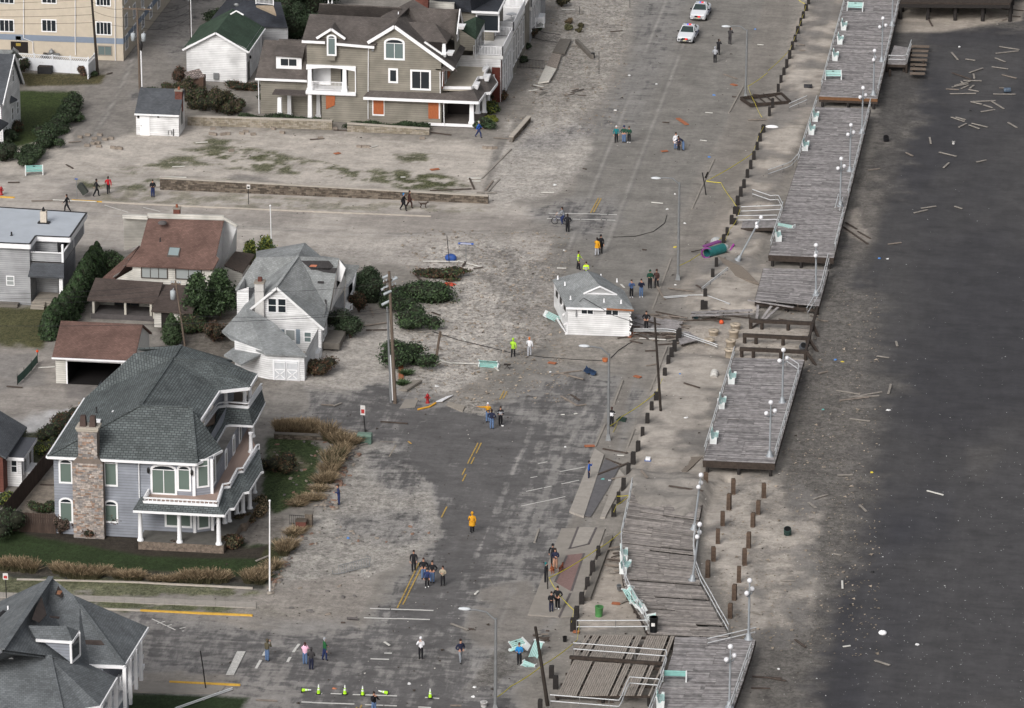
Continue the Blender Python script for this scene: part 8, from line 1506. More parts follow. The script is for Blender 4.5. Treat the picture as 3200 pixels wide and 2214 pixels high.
# driftwood planks
DW=[mat('bleached_plank',rgb(144,138,131),.9,.15,2.5),mat('grey_plank',rgb(136,126,117),.9,.18,2.5),mat('dark_plank',rgb(84,74,68),.92,.2,2.5),mat('white_board',rgb(206,204,198),.7,.08,2.5),mat('orange_board',rgb(162,102,74),.9,.14,2.5)]
WN=['bleached','grey','dark','white','orange']
def near(px,py):
 L_=[((2900,330),'on the dark beach beyond the beach stair'),((2760,120),'on the beach by the pier platform'),((2700,420),'on the beach beside the far lamps'),((2750,560),'on the beach right of the leaning-lamp section'),((2900,700),'on the open dark beach'),((2700,760),'on the beach by the broken stair'),((2650,950),'on the beach right of the bare beams'),((2700,1250),'on the rubble beach right of the mid-picture deck'),((2750,1500),'on the beach below the mid-picture deck'),((2900,1800),'on the dark lower beach'),((2500,1800),'on the sand beyond the bare piles'),((2450,2050),'on the sand at the seaward bottom corner'),((2100,1030),'in the plank wreck by the washed-out house'),((1900,1180),'on the avenue below the washed-out house'),((1750,150),'in the rubble by the deck houses'),((2000,250),'on the avenue near the police cars'),((2150,480),'on the avenue before the promenade'),((1700,480),'on the sand by the lot corner'),((700,480),'on the vacant lot'),((300,420),'on the sand by the long hedge'),((1000,410),'under the tan house wall'),((1450,600),'by the end of the long stone wall'),((1450,820),'round the debris corner signs'),((1250,1000),'by the junipers'),((1400,1150),'in the rubble round the tipped teal bench'),((1150,1300),'at the driveway mouth'),((1100,1400),'among the stones by the tan grasses'),((1500,1400),'on the lower avenue'),((1150,1800),'in the sand by the bike rack'),((1500,1950),'on the lower crossing'),((1900,1420),'on the promenade by the puddle'),((2150,1300),'on the sand left of the mid-picture deck'),((2000,1900),'on the sand left of the buckled deck'),((2100,1750),'on the buckled deck'),((2250,600),'on the sand left of the leaning-lamp section'),((100,1200),'on the sandy driveway'),((2350,950),'among the bare beams')]
 return min(L_,key=lambda t:(t[0][0]-px)**2+((t[0][1]-py)*1.3)**2)[1]
CNT={}
def plank(p,q,w_=.22,mi=0,z=.05,th=.06):
 a,c=Z(p),Z(q);a[2]=ground_z(a[0],a[1])+z;c[2]=ground_z(c[0],c[1])+z
 px,py=(p[0]+q[0])/2,(p[1]+q[1])/2;L_=np.linalg.norm(c-a);sz='long' if L_>2.6 else('short' if L_<1.2 else 'mid-length');nr=near(px,py);nm='plank' if w_<.4 else 'board'
 lb=(f'{sz} {WN[mi]} {nm} {nr}',py)
 b=MB();d=(c-a)/(L_+1e-9);n=V(-d[1],d[0],0)*w_/2;j=random.uniform(-.06,.06)
 b.hexa([a-n,c-n*(1+j)+d*j*.5,c+n,a+n*(1-j)],[a-n+V(0,0,th),c-n*(1+j)+d*j*.5+V(0,0,th),c+n+V(0,0,th),a+n*(1-j)+V(0,0,th)]);o_=b.build('loose_'+nm,DW[mi]);tag(o_,None,nm,'storm-scattered planks and boards');CNT.setdefault(lb[0],[]).append((py,o_));return o_
PL={a4:[(1415,150,1465,235,2),(1635,465,1690,530,0),(1760,522,1845,535,0),(2030,470,2230,445,0),(2060,410,2240,435,0),(2025,512,2115,545,0),(1995,592,2138,610,0),(2085,658,2215,688,1),(1795,645,1915,605,0),(1830,655,1838,695,0),(1740,715,1905,718,0),(1640,775,1780,745,0),(1665,760,1800,722,0),(1585,790,1700,795,1),(1620,835,1855,830,0),(1725,785,1785,758,0),(1785,795,1880,812,0),(1800,785,1832,758,0),(2005,832,2205,830,0),(1805,902,2025,892,0),(1808,905,1905,925,0),(1920,930,2000,955,0),(1985,895,2100,965,0),(1898,992,2020,970,0),(1632,1040,1750,1078,0),(1675,1040,1758,1063,0),(1700,1132,1768,1097,0),(1815,1097,1958,1130,0),(1790,1112,1882,1145,0),(2138,1085,2218,1130,0),(1440,1225,1450,1282,0),(1525,1357,1680,1392,0),(1858,1442,1945,1422,0),(1565,1495,1612,1450,0),(1230,1365,1290,1395,1),(890,1520,1000,1505,1),(275,470,330,474,1),(270,415,325,428,1),(2080,70,2280,85,2),(2120,130,2250,140,2),(1640,650,1810,705,2),(1720,725,1740,745,0),(2060,778,2110,778,1),(2035,182,2045,215,0),(2085,175,2130,158,1)],
      b4:[(1935,320,2068,298,0),(1870,362,1990,330,0),(2232,297,2300,318,0),(1640,645,1755,628,1),(1240,490,1460,645,2),(1260,450,1360,510,2),(1370,530,1480,595,2),(1005,1312,1105,1325,1),(1710,1510,1722,1550,0),(20,1270,420,1300,2),(0,1300,240,1315,2),(420,1390,510,1330,2)],
      c4:[(1538,160,1648,175,0),(1182,460,1390,495,0),(1302,525,1585,472,0),(1205,552,1470,522,1),(1340,520,1555,508,0),(1642,490,1665,405,0),(1296,712,1478,732,0),(1190,1222,1325,1218,0),(975,1432,1098,1392,0),(930,1462,995,1512,0),(1385,1485,1445,1542,0),(1985,1352,2132,1388,3),(1020,312,1105,292,1)],
      d4:[(580,222,652,238,0),(660,470,663,535,3),(668,1055,735,1045,3),(950,1178,1085,1220,0),(240,990,335,1058,2),(110,460,240,462,0),(0,1330,160,1362,2)],
      a3:[(1475,1060,1560,1120,4),(1885,665,2005,708,1),(1955,752,1998,766,4),(875,285,985,278,2),(1340,1095,1400,1100,2),(1675,1258,1735,1265,3),(2100,1075,2270,1078,1),(1960,865,2010,868,2),(630,1510,665,1515,2),(445,95,560,88,3),(2145,845,2280,862,2),(2185,405,2240,408,3),(1720,1010,1785,1015,3),(1330,1358,1385,1352,4)],
      a4 if False else b3:[(260,182,372,184,3),(1242,270,1345,280,3),(1160,690,1197,695,2),(1250,960,1362,1140,1),(1040,1470,1150,1375,4),(1505,1325,1900,1312,2),(1300,1535,1530,1520,2),(1080,1265,1240,1285,1),(1090,1300,1500,1290,1),(1100,1345,1530,1330,1),(1080,1320,1200,1370,2),(1200,1380,1470,1400,2),(1230,1360,1560,1372,1),(1120,1410,1440,1470,2),(1080,1440,1300,1500,2),(1130,1480,1370,1495,3),(1250,1500,1440,1440,1),(940,1480,1030,1465,2),(1370,1470,1560,1490,2),(1390,1038,1620,1085,1),(1640,1020,1700,1060,2),(1050,1500,1160,1525,2),(1280,1245,1560,1300,2),(1160,1270,1330,1270,1),(400,858,480,858,3),(970,1000,1000,1030,3)],
      c3:[(1185,108,1285,105,2),(1195,240,1300,222,1),(350,318,620,285,1),(425,310,635,365,1),(435,510,580,598,1),(580,598,660,590,1),(525,505,600,555,2),(808,982,1028,1022,2),(935,1042,997,1045,3),(750,1218,1040,1108,2),(435,682,470,680,3),(552,674,580,670,3),(1150,1250,1205,1308,1),(645,960,735,958,4),(1090,335,1145,350,4),(835,1070,970,1120,2),(1395,1405,1700,1450,2),(1530,430,1670,470,2),(325,215,390,225,4),(890,1255,1010,1235,1)],
      d3:[(1345,410,1375,465,4),(1215,505,1265,528,4),(890,665,965,672,4),(965,670,1080,620,0),(2100,735,2230,765,0),(690,1000,780,985,0),(240,970,330,1000,2),(250,1010,320,985,2),(760,1540,900,1548,2),(545,920,600,925,4),(1180,600,1460,610,2),(1195,660,1420,670,2),(1190,735,1390,740,2),(2140,1320,2400,1335,2),(2130,1420,2300,1425,2),(560,1055,800,1045,1)],
      b2:[(1550,165,1920,150,2),(1900,55,1945,155,2),(1885,58,2008,58,3),(1885,82,2000,82,3),(2045,160,2110,75,1),(1965,182,2145,185,0),(1488,795,1800,798,3),(1795,790,2030,850,3),(1840,840,1870,800,2),(1938,862,2025,848,2),(1830,1462,1865,1505,3),(690,1510,780,1525,3),(1290,48,1325,45,3),(950,1370,1170,1340,1),(980,1405,1170,1405,2),(1020,1210,1045,1275,1),(1565,1245,1640,1275,2),(1420,915,1470,965,2)],
      c2:[(1545,165,1745,225,3),(1750,222,2110,235,3),(2105,230,2160,290,3),(850,968,995,935,0),(690,605,760,578,0),(580,590,690,595,1),(1110,740,1350,760,2),(700,800,910,828,0),(1290,215,1292,400,4)],d2:[(1735,850,1890,908,0),(1888,895,1940,898,2),(140,330,330,298,0),(0,290,118,240,0),(1980,560,1950,588,3),(1145,1015,1190,1045,3),(455,735,505,738,2),(755,838,795,838,2),(630,760,665,755,2),(1730,1575,1830,1578,1),(0,1525,190,1535,1)],
      a1:[(610,1275,720,1265,1),(1535,1492,1645,1488,3),(1742,1278,1848,1273,3),(1425,1585,1660,1590,3),(590,1470,650,1505,2),(950,668,1000,655,2)],a2:[(905,1310,1015,1315,2),(1015,1325,1085,1305,3),(2020,1322,2150,1325,2),(1555,1185,1740,1210,2),(2115,1235,2250,1245,1),(1555,1520,1630,1510,4),(1890,1590,2000,1596,3),(1290,1590,1330,1585,3),(690,1165,810,1170,2),(480,1250,610,1240,2),(700,1380,745,1370,4)],c1:[(340,262,490,252,3),(60,430,200,440,2),(820,525,940,495,0),(360,1300,480,1305,2)],b1:[(470,250,860,268,3),(280,258,470,255,1),(70,92,175,90,2),(1305,133,1425,135,0)]}
for f,ls in PL.items():
 for x0,y0,x1,y1,mi in ls:
  w_=.2 if mi!=3 else .16
  if mi==4:w_=.45
  plank(f(x0,y0),f(x1,y1),w_,mi,.04+.05*random.random())
rw=random.Random(21)
for(x0,y0,x1,y1,f,n)in((1060,1270,1560,1520,b3,34),(870,190,970,430,d3,12),(215,950,330,1015,d3,7),(1600,1260,2100,1330,b3,10),(1100,1390,1560,1500,b3,14),(400,1180,1000,1330,b4,8),(150,770,330,850,a3,8),(450,800,660,880,a3,7)):
 for i in range(n):
  x,y=rw.uniform(x0,x1),rw.uniform(y0,y1);a_,L_=rw.uniform(-.6,.6),rw.uniform(40,170)*(.6 if n<9 else 1);plank(f(x-L_/2,y-L_*.5*math.sin(a_)*.5),f(x+L_/2,y+L_*.5*math.sin(a_)*.5),rw.uniform(.1,.24),rw.choice((1,2,2,1,0,3 if f is a3 else 2)),rw.uniform(.05,.45))
for lb,ls in CNT.items():
 ls.sort(key=lambda t:t[0])
 for i,(py,o_)in enumerate(ls):o_['label']=lb if len(ls)==1 else(('farthest ' if i==0 else('nearest ' if i==len(ls)-1 else ORD[i]+'-farthest '))+lb)
# stones thrown from the garden edge, cinder blocks, lumps
r_=random.Random(11);STN=[mat('slate_stone',rgb(112,108,106),.95,.25,4),mat('pale_stone',rgb(148,138,128),.95,.2,4),mat('rust_stone',rgb(138,112,98),.95,.2,4)]
def stone_mesh(seed):
 r=random.Random(seed);b=MB();n=6;top=[(math.cos(i*2*math.pi/n)*r.uniform(.7,1.1),math.sin(i*2*math.pi/n)*r.uniform(.5,.9))for i in range(n)]
 b.hexa([(x*1.0,y*1.0,-.3)for x,y in top],[(x*r.uniform(.75,.95),y*r.uniform(.75,.95),r.uniform(.28,.45))for x,y in top]);return b
SM=[stone_mesh(i)for i in range(5)];SP=[]
for i in range(5):o_=SM[i].build('stone',STN[i%3]);SP.append(o_)
scat=[]
for i in range(110):t=r_.random();x=880-t*260+r_.gauss(0,40);y=960+t*560+r_.gauss(0,26);scat.append((c2(x,y),r_.uniform(.16,.42)))
for i in range(34):scat.append((c2(r_.uniform(140,620),r_.uniform(910,1420)),r_.uniform(.12,.26)))
for i in range(60):t=r_.random();scat.append((d2(430-t*300+r_.gauss(0,26),20+t*560+r_.gauss(0,26)),r_.uniform(.14,.34)))
for i in range(36):scat.append((d2(r_.uniform(480,1640),r_.uniform(-20,140)),r_.uniform(.1,.28)))
for q in((395,525),(635,555),(740,510),(880,600),(775,605),(315,705),(480,735),(645,760)):scat.append((d2(*q),r_.uniform(.25,.4)))
u5=[0]*5
for i,(p,s)in enumerate(scat):
 k=r_.randrange(5);q=Z(p);o_=SP[k]if not u5[k]else SP[k].copy()
 if u5[k]:COL.objects.link(o_)
 u5[k]=1;o_.location=(q[0],q[1],ground_z(q[0],q[1])+s*.22);o_.rotation_euler=(r_.uniform(-.2,.2),r_.uniform(-.2,.2),r_.uniform(0,6));o_.scale=(s,s*.8,s*.6)
 tag(o_,('large ' if s>.28 else('mid-sized ' if s>.18 else 'small '))+['slate grey','pale','rusty','slate grey','pale'][k]+' stone '+('among the seaward grasses' if i<110 else 'on the small lawn' if i<144 else 'below the seaward garden corner' if i<204 else 'on the sand above the bike rack' if i<240 else 'on the sand by the near side street'),'stone','loose stones thrown from the garden edge')
T0=[]
def cinder(p,rz,lb,n=1):
 q=Z(p);T=thing('cinder_block',lb,'block',q,rz,'scattered hollow blocks');m=mat('cinder',rgb(142,132,122),.95,.15,4);b=MB()
 for y in(-.1,.1):b.box(-.28,.28,y-.03,y+.03,0,.25)
 for x in(-.26,0,.26):b.box(x-.03,x+.03,-.07,.07,.002,.248)
 o_=b.build('block_body',m);o_.parent=T;b=MB();b.box(-.22,.22,-.068,.068,.0,.06);o_=b.build('dark_fill',DKP);o_.parent=T  # dark block fills the hollows
cb=[(a1,q)for q in((715,1230),(780,1212),(888,1210),(840,1242),(935,1250),(988,1242),(830,1288),(870,1280),(880,1312),(775,1305),(1005,1322),(1045,1328),(1070,1330),(1895,1155),(1910,1205),(1985,1205),(2028,1200),(2155,1197),(2190,1180),(2255,1205),(2060,1350),(1885,1200))]+[(a2,q)for q in((155,1155),(235,1190),(575,1240),(700,1155),(1480,1240),(920,1315),(960,1315),(1000,1318),(2040,1325),(2085,1328),(2125,1328))]
for i,(f,q)in enumerate(cb):cinder(f(*q),r_.uniform(-.6,.6),f'{ORD[i]} hollow block '+('from the hedge side on the sandy lot' if f is a1 else 'along the sand below the tan house walls, counted with the lot blocks'))
# shell flecks and litter
def flecks(name,label,region,n,m,s0,s1,seed,wgt=None):
 r=np.random.default_rng(seed);vs=[];fs=[];cnt=0
 while cnt<n:
  px,py=r.uniform(region[0],region[2]),r.uniform(region[1],region[3])
  if wgt and r.random()>wgt(px,py):continue
  q=Z((px,py));s=r.uniform(s0,s1)*(1 if r.random()<.9 else 1.8);z=ground_z(q[0],q[1])+.02;a=r.uniform(0,3.14);c_,s_=math.cos(a)*s,math.sin(a)*s;b0=len(vs)
  vs+=[(q[0]+c_,q[1]+s_,z),(q[0]-s_*.7,q[1]+c_*.7,z+s*.3),(q[0]-c_,q[1]-s_,z),(q[0]+s_*.7,q[1]-c_*.7,z+s*.5),(q[0],q[1],z+s*.45)];fs+=[(b0,b0+1,b0+4),(b0+1,b0+2,b0+4),(b0+2,b0+3,b0+4),(b0+3,b0,b0+4)];cnt+=1
 b=MB();b.raw(vs,fs);o_=b.build(name,m);tag(o_,label,kind='stuff')
SHL=mat('shell_white',rgb(226,226,226),.6,.08)
flecks('shells','white shell flecks strewn over the dark wet beach',(2450,500,3260,2240),800,SHL,.02,.05,5,lambda x,y:min(1,max(.05,(y-500)/1500))*min(1,max(.15,(x-2400)/350)))
flecks('litter','pale scraps of litter strewn over avenue and sand',(1100,-20,2500,2240),520,mat('paper_litter',rgb(190,186,180),.8,.15),.03,.09,6)
flecks('dark_litter','dark scraps of wrack strewn over avenue and sand',(600,-20,2500,2240),1300,mat('dark_wrack',rgb(66,58,52),.9,.2),.04,.13,7)
flecks('wrack','reed and splinter wrack in the rubble by the junipers',(1250,720,1780,1260),2200,mat('reed_wrack',rgb(150,138,124),.9,.25,kind='isl'),.05,.16,8);flecks('beach_wrack','broken wrack along the upper beach',(2250,900,2750,2050),1500,mat('reed_wrack',rgb(150,138,124)),.04,.14,9,lambda x,y:1.0 if x>2250+(1500-y)*.25 else .1)
flecks('slope_wrack','broken wrack on the rubble slope by the deck houses',(1580,-20,1960,420),1300,MATS['reed_wrack'],.05,.15,10)
LT=[(a3(1048,672),'white'),(a3(1285,750),'white'),(a3(1800,850),'blue'),(a3(2165,265),'blue'),(a3(918,985),'white'),(a3(1755,1402),'blue'),(b3(1540,455),'white'),(b3(1382,327),'white'),(b3(1453,1005),'white'),(b3(463,697),'white'),(b3(380,112),'white'),(b3(1452,190),'white'),(b3(1450,665),'yellow'),(c3(1547,730),'white'),(c3(475,962),'white'),(c3(340,295),'white'),(c3(810,1255),'teal'),(c3(868,1265),'white'),(c3(1495,340),'blue'),(c4(1168,190),'blue'),(c4(1235,205),'yellow'),(d2(820,85),'blue'),(d2(1365,1378),'white'),(d2(1950,1410),'white'),(d2(1930,1495),'white'),(d3(1330,535),'white'),(d3(1160,110),'white'),(d4(735,680),'black'),(d4(930,385),'black'),(d4(95,1245),'white'),(d4(1330,1025),'white'),(a4(1800,980),'black'),(a4(1705,412),'white'),(c2(1610,425),'white'),(c2(2195,775),'white'),(b2(1715,990),'red'),(d2(700,1420),'orange'),(d3(1485,1190),'blue'),(c4(1060,630),'teal'),(c4(1640,632),'white'),(c4(1495,1190),'yellow'),(b4(1560,765),'blue'),(b4(1635,768),'white')]
LC={'white':rgb(222,222,222),'blue':rgb(84,132,196),'yellow':rgb(206,186,70),'teal':rgb(96,160,156),'black':rgb(32,32,34),'red':rgb(206,84,66),'orange':rgb(182,116,84)}
lcn={}
for p,c in LT:
 q=Z(p);k=r_.uniform(.11,.22)*(4 if c=='red' else 1);b=MB();n=5;ang=[i*2*math.pi/n+r_.uniform(-.3,.3)for i in range(n)]
 base=[q+V(math.cos(a)*k*r_.uniform(.8,1.3),math.sin(a)*k*r_.uniform(.7,1.2),ground_z(q[0],q[1])+.02)for a in ang];top=[q+(v-q)*.7*V(1,1,0)+V(0,0,ground_z(q[0],q[1])+r_.uniform(.05,.14))for v in base];b.hexa(base,top);o_=b.build('plastic_scrap',mat('scrap_'+c,LC[c],.6,.08));nr=near(*p);key=(c,nr);lcn[key]=lcn.get(key,0)+1;kk=lcn[key]
 tag(o_,(f'crumpled {c} plastic scrap {nr}' if kk==1 else f'{ORD[kk-1]} crumpled {c} plastic scrap {nr}'),'litter','scattered plastic scraps')

def cable(lb,pts):b=MB();b.tube([(lambda q:V(q[0],q[1],ground_z(q[0],q[1])+.04))(Z(p))for p in pts],.035,5);tag(b.build('fallen_cable',BLACK),lb,'cable','fallen cables')
cable('fallen black cable running from the grey post to the lower street lamp',[b2(1570,1412),b2(1800,1490),b2(2100,1560),c3(20,130),c3(300,165),c3(600,185),c3(850,195)]);cable('fallen thin cable from the washed-out house to the street lamp',[c3(880,170),c3(950,100),c3(1040,40),b3(1080,1500)])
cable('dark cable curving over the avenue below the yellow-jacketed person',[b3(900,577),b3(1100,568),b3(1260,525),b3(1360,450),b3(1380,380)])

# people: one continuous skinned body each
def cm(name,c,rough=.85):return mat('cloth_'+name,rgb(*c),rough,.1,6)
CL=dict(black=(30,30,34),dkgrey=(58,56,58),grey=(132,136,142),teal=(30,112,118),dkgreen=(30,70,56),green=(34,92,52),white=(222,222,226),navy=(36,40,62),blue=(48,92,176),red=(176,34,42),brown=(66,46,42),yellow=(206,148,36),hivis=(196,236,40),denim=(84,106,148),jeans=(92,116,152),khaki=(170,132,112),lime=(160,204,60),beige=(158,148,130),olive=(84,78,62),pink=(232,182,204),sky=(40,128,190),palegrey=(164,166,172),orange=(214,122,60),dkblue=(40,52,92))
CM={k:cm(k,v)for k,v in CL.items()}
SKIN=mat('skin',rgb(196,148,124),.6,.06,6);HAIRD=mat('hair_dark',rgb(48,38,34),.8,.1);HAIRG=mat('hair_grey',rgb(176,172,168),.8,.1);SHOE=mat('shoe_dark',rgb(40,36,36),.7,.1);SHOEW=mat('shoe_white',rgb(214,214,214),.6,.05)
TS=bpy.data.scenes.new('scratch')
def skin_mesh(verts,edges,radii,root,sub=1):
 me=bpy.data.meshes.new('tmp');me.from_pydata(verts,edges,[]);ob=bpy.data.objects.new('tmp',me);TS.collection.objects.link(ob)
 md=ob.modifiers.new('s','SKIN');md.use_smooth_shade=True;md.branch_smoothing=.6
 for i,r in enumerate(radii):me.skin_vertices[0].data[i].radius=r if hasattr(r,'__len__')else(r,r);me.skin_vertices[0].data[i].use_root=(i==root)
 if sub:sm=ob.modifiers.new('u','SUBSURF');sm.levels=sub
 TS.view_layers[0].update();dg=TS.view_layers[0].depsgraph;out=bpy.data.meshes.new_from_object(ob.evaluated_get(dg));bpy.data.objects.remove(ob);bpy.data.meshes.remove(me);return out
def body(pose,coat=0.0,bulk=1.0):
 J={};v=[];e=[];r=[];reg=[]
 def add(n,p,rad):J[n]=len(v);v.append(tuple(p));r.append(rad);return J[n]
 def bone(a,b,g):e.append((J[a],J[b]));reg.append((J[a],J[b],g))
 ln=pose.get('lean',0.0);cs,sn=math.cos(ln),math.sin(ln);hz=.93-pose.get('drop',0)
 def up(x,y,z):return(x,y*cs-(z)*sn,hz+z*cs+y*sn*0)
 B=bulk
 add('pelvis',(0,0,hz),(.145*B,.115*B));add('waist',up(0,0,.17),(.135*B,.105*B));add('chest',up(0,0,.36),(.165*B,.12*B));add('neck',up(0,0,.55),(.06,.06));hd=pose.get('head',0)
 add('head',up(0,-.02-hd,.66),(.085,.098));add('crown',up(0,-.01-hd,.78),(.082,.095))
 for a,b_,g in(('pelvis','waist','top'),('waist','chest','top'),('chest','neck','top'),('neck','head','head'),('head','crown','hair')):bone(a,b_,g)
 for s,n in((-1,'l'),(1,'r')):
  A=pose.get('arm_'+n,'down');sh=up(s*.2,0,.47)
  add('sh'+n,sh,.068*B)
  if A=='down':el,wr=(s*.27,.03,-.28),(s*.27,-.05,-.54)
  elif A=='photo':el,wr=(s*.27,-.18,-.22),(s*.07,-.26,.1)
  elif A=='hips':el,wr=(s*.34,.08,-.26),(s*.2,-.1,-.4)
  elif A=='point':el,wr=(s*.5,-.05,-.02),(s*.78,-.1,.02)
  elif A=='fold':el,wr=(s*.28,-.02,-.27),(s*.04,-.2,-.24)
  elif A=='hold':el,wr=(s*.26,-.04,-.28),(s*.14,-.28,-.26)
  elif A=='swing':el,wr=(s*.27,-.12,-.26),(s*.25,-.3,-.42)
  elif A=='back':el,wr=(s*.27,.16,-.25),(s*.26,.2,-.5)
  elif A=='grip':el,wr=(s*.28,-.2,-.22),(s*.24,-.5,-.3)
  else:el,wr=A
  E_=[sh[0]+el[0]-s*.2,sh[1]+el[1],sh[2]+el[2]];W=[sh[0]+wr[0]-s*.2,sh[1]+wr[1],sh[2]+wr[2]]
  add('el'+n,E_,.052*B);add('wr'+n,W,.036);d=V(*W)-V(*E_);d/=np.linalg.norm(d);h=V(*W)+d*.09;add('ha'+n,h,(.04,.028))
  bone('chest','sh'+n,'top');bone('sh'+n,'el'+n,'top');bone('el'+n,'wr'+n,'top');bone('wr'+n,'ha'+n,'skin')
  sd_=np.cross(d,V(0,1,0))if abs(d[1])<.8 else V(1,0,0);sd_/=np.linalg.norm(sd_)
  for k in range(4):add(f'f{n}{k}',h+d*(.075-.008*abs(k-1.5))+sd_*(k-1.5)*.021+V(0,-.012,0),.0095);bone('ha'+n,f'f{n}{k}','skin')
  add('th'+n,V(*W)+d*.06+sd_*(-.055)+V(0,-.02,0),.011);bone('wr'+n,'th'+n,'skin')
  lg=pose.get('leg_'+n,(0,0));kn=(s*.1,-math.sin(lg[0])*.44,hz-.05-math.cos(lg[0])*.42);an=(s*.1,kn[1]+math.sin(lg[1])*.42,max(.08,kn[2]-math.cos(lg[1])*.42))
  if lg==(0,0):an=(s*.1,.02,.08)
  add('hip'+n,(s*.095,0,hz-.06),.088*B);add('kn'+n,kn,.07*B);add('an'+n,an,.05*B);add('to'+n,(an[0]+s*.02,an[1]-.15,max(.035,an[2]-.045)),.04)
  bone('pelvis','hip'+n,'legs');bone('hip'+n,'kn'+n,'legs');bone('kn'+n,'an'+n,'legs');bone('an'+n,'to'+n,'shoe')
 return v,e,r,reg,J,hz
def person(p,label,top,legs,pose=None,rz=0.0,hair='dark',hood=None,coat=0.0,shoes='dark',s=1.0,z=0.0,bulk=1.0,stripe=None,group='people walking among the wreckage'):
 pose=pose or{};s*=1.05;bulk*=1.27;v,e,r,reg,J,hz=body(pose,coat,bulk);me=skin_mesh(v,e,r,J['pelvis'])
 q=Z(p,z);T=thing('person',label,'person',(q[0],q[1],z+(ground_z(q[0],q[1])if z==0 else 0)),rz,group)
 hm=CM[hood]if hood else{'dark':HAIRD,'grey':HAIRG}.get(hair)or CM[hair]
 ms=[CM[top],CM[legs],SKIN,hm,SHOEW if shoes=='white' else SHOE,CM[stripe]if stripe else CM[top]]
 for m_ in ms:me.materials.append(m_)
 n=len(me.polygons);c=np.zeros(n*3);me.polygons.foreach_get('center',c);c=c.reshape(-1,3);A=np.array([v[i]for i,j,g in reg]);B=np.array([v[j]for i,j,g in reg]);AB=B-A
 t=np.clip(((c[:,None]-A)*AB).sum(2)/((AB**2).sum(1)+1e-9),0,1);D=np.linalg.norm(c[:,None]-(A+AB*t[...,None]),axis=2);k=D.argmin(1);g=np.array([x[2]for x in reg])[k];idx=np.zeros(n,int)
 idx[g=='legs']=1;idx[g=='skin']=2;idx[g=='shoe']=4;idx[g=='top']=0
 if coat:idx[(g=='legs')&(c[:,2]>hz-coat)]=0
 else:idx[(g=='top')&(c[:,2]<hz-.02)]=1
 hs_=(g=='head')|(g=='hair');hc=V(*v[J['head']]);hn=V(*v[J['crown']]);face=hs_&(c[:,1]<hc[1]-.03)&(c[:,2]<hn[2]+.0)&(c[:,2]>hc[2]-.1)
 idx[hs_]=3 if hood else 2;
 if not hood:idx[hs_&((c[:,2]>hn[2]-.02)|(c[:,1]>hc[1]+.02))]=3
 idx[face]=2
 if stripe:idx[(idx==0)&((np.abs(c[:,2]-(hz+.12))<.035)|(np.abs(c[:,2]-(hz+.3))<.03))]=5
 me.polygons.foreach_set('material_index',idx.astype(np.int32));me.polygons.foreach_set('use_smooth',np.ones(n,bool));me.update()
 ob=bpy.data.objects.new('body',me);COL.objects.link(ob);ob.parent=T;ob.scale=(s,s,s)
 # face features and hair or hood as children
 f=MB();hx=V(*v[J['head']]);f.ball(hx+V(0,-.098,.035),(.014,.022,.02),6,5);[f.ball(hx+V(x,-.088,.055),(.012,.008,.009),6,4)for x in(-.032,.032)];o_=f.build('face',[SKIN]);o_.parent=T;o_.scale=(s,s,s)
 hm_=MB();cr=V(*v[J['crown']]);hm_.ball((hx+cr)/2+V(0,.022,.035),(.094,.104,.115)if not hood else(.115,.118,.14),12,8);o_=hm_.build('hood' if hood else 'hair',hm);o_.parent=T;o_.scale=(s,s,s)
 if coat>.12:
  k_=MB();k_.lathe([(.17*bulk,hz+.1),(.185*bulk,hz-coat*.5),(.19*bulk,hz-coat)],12,(0,0,0));o_=k_.build('coat_skirt',CM[top]);o_.parent=T;o_.scale=(s,s*.8,s)
 return T
WALK=dict(leg_l=(.5,-.05),leg_r=(-.4,.55),arm_l='back',arm_r='swing');WALK2=dict(leg_l=(-.4,.5),leg_r=(.45,0),arm_l='swing',arm_r='back');PHOTO=dict(arm_l='photo',arm_r='photo',head=.02);POCK=dict(arm_l='hips',arm_r='hips');STAND={};FOLD=dict(arm_l='fold',arm_r='fold');HOLD=dict(arm_l='hold',arm_r='hold',head=.03);STEP=dict(leg_l=(.2,0),leg_r=(-.15,.2),arm_l='down',arm_r='swing')
AW=math.pi;RT_=math.pi/2;LT_=-math.pi/2
P_=person
P_(a3(1940,398),'person in dark grey overalls raising a camera near the far street lamp','dkgrey','dkgrey',PHOTO,AW-.4,s=1.05)
P_(a3(1838,492),'person in black jacket with raised hands near the police cars','black','black',PHOTO,AW-.3,hair='dark');P_(a3(1808,560),'person in pale grey hooded top and black trousers near the police cars','palegrey','black',HOLD,AW,hood='palegrey')
P_(a3(928,1272),'person in teal jacket and white hat, walking with two in green','teal','black',STEP,.1,hair='white');P_(a3(997,1272),'person in green jacket and blue jeans between two walkers','dkgreen','jeans',POCK,0,hood='dkblue',bulk=1.1);P_(a3(1042,1274),'person in dark green jacket, black trousers and white shoes in the trio','dkgreen','black',HOLD,-.1,shoes='white',s=.97)
P_(a3(1458,1332),'person in long white coat beside a child and a bending person','white','jeans',STAND,.5,coat=.25);P_(a3(1485,1342),'small child in dark clothes between the white coat and bending person','brown','black',STAND,0,s=.68);P_(a3(1525,1342),'person in navy jacket bending over a child','navy','jeans',dict(lean=.85,arm_l='grip',arm_r='grip'),-1.1,s=1.02)
P_(a2(1985,1228),'grey-haired person in blue jacket striding below the tan house','blue','dkblue',WALK,RT_,hair='grey')
P_(b1(862,212),'person in black walking beside the toppled mailbox','black','black',WALK2,RT_+.4);P_(b1(965,190),'person in red jacket walking on the upper pavement','red','black',WALK,AW+.3);P_(b1(1362,216),'person in black shirt and jeans at the end of the long stone wall','black','dkblue',HOLD,.2,bulk=1.12);P_(b1(597,347),'person in black striding behind the flat-roofed house','black','black',WALK,LT_)
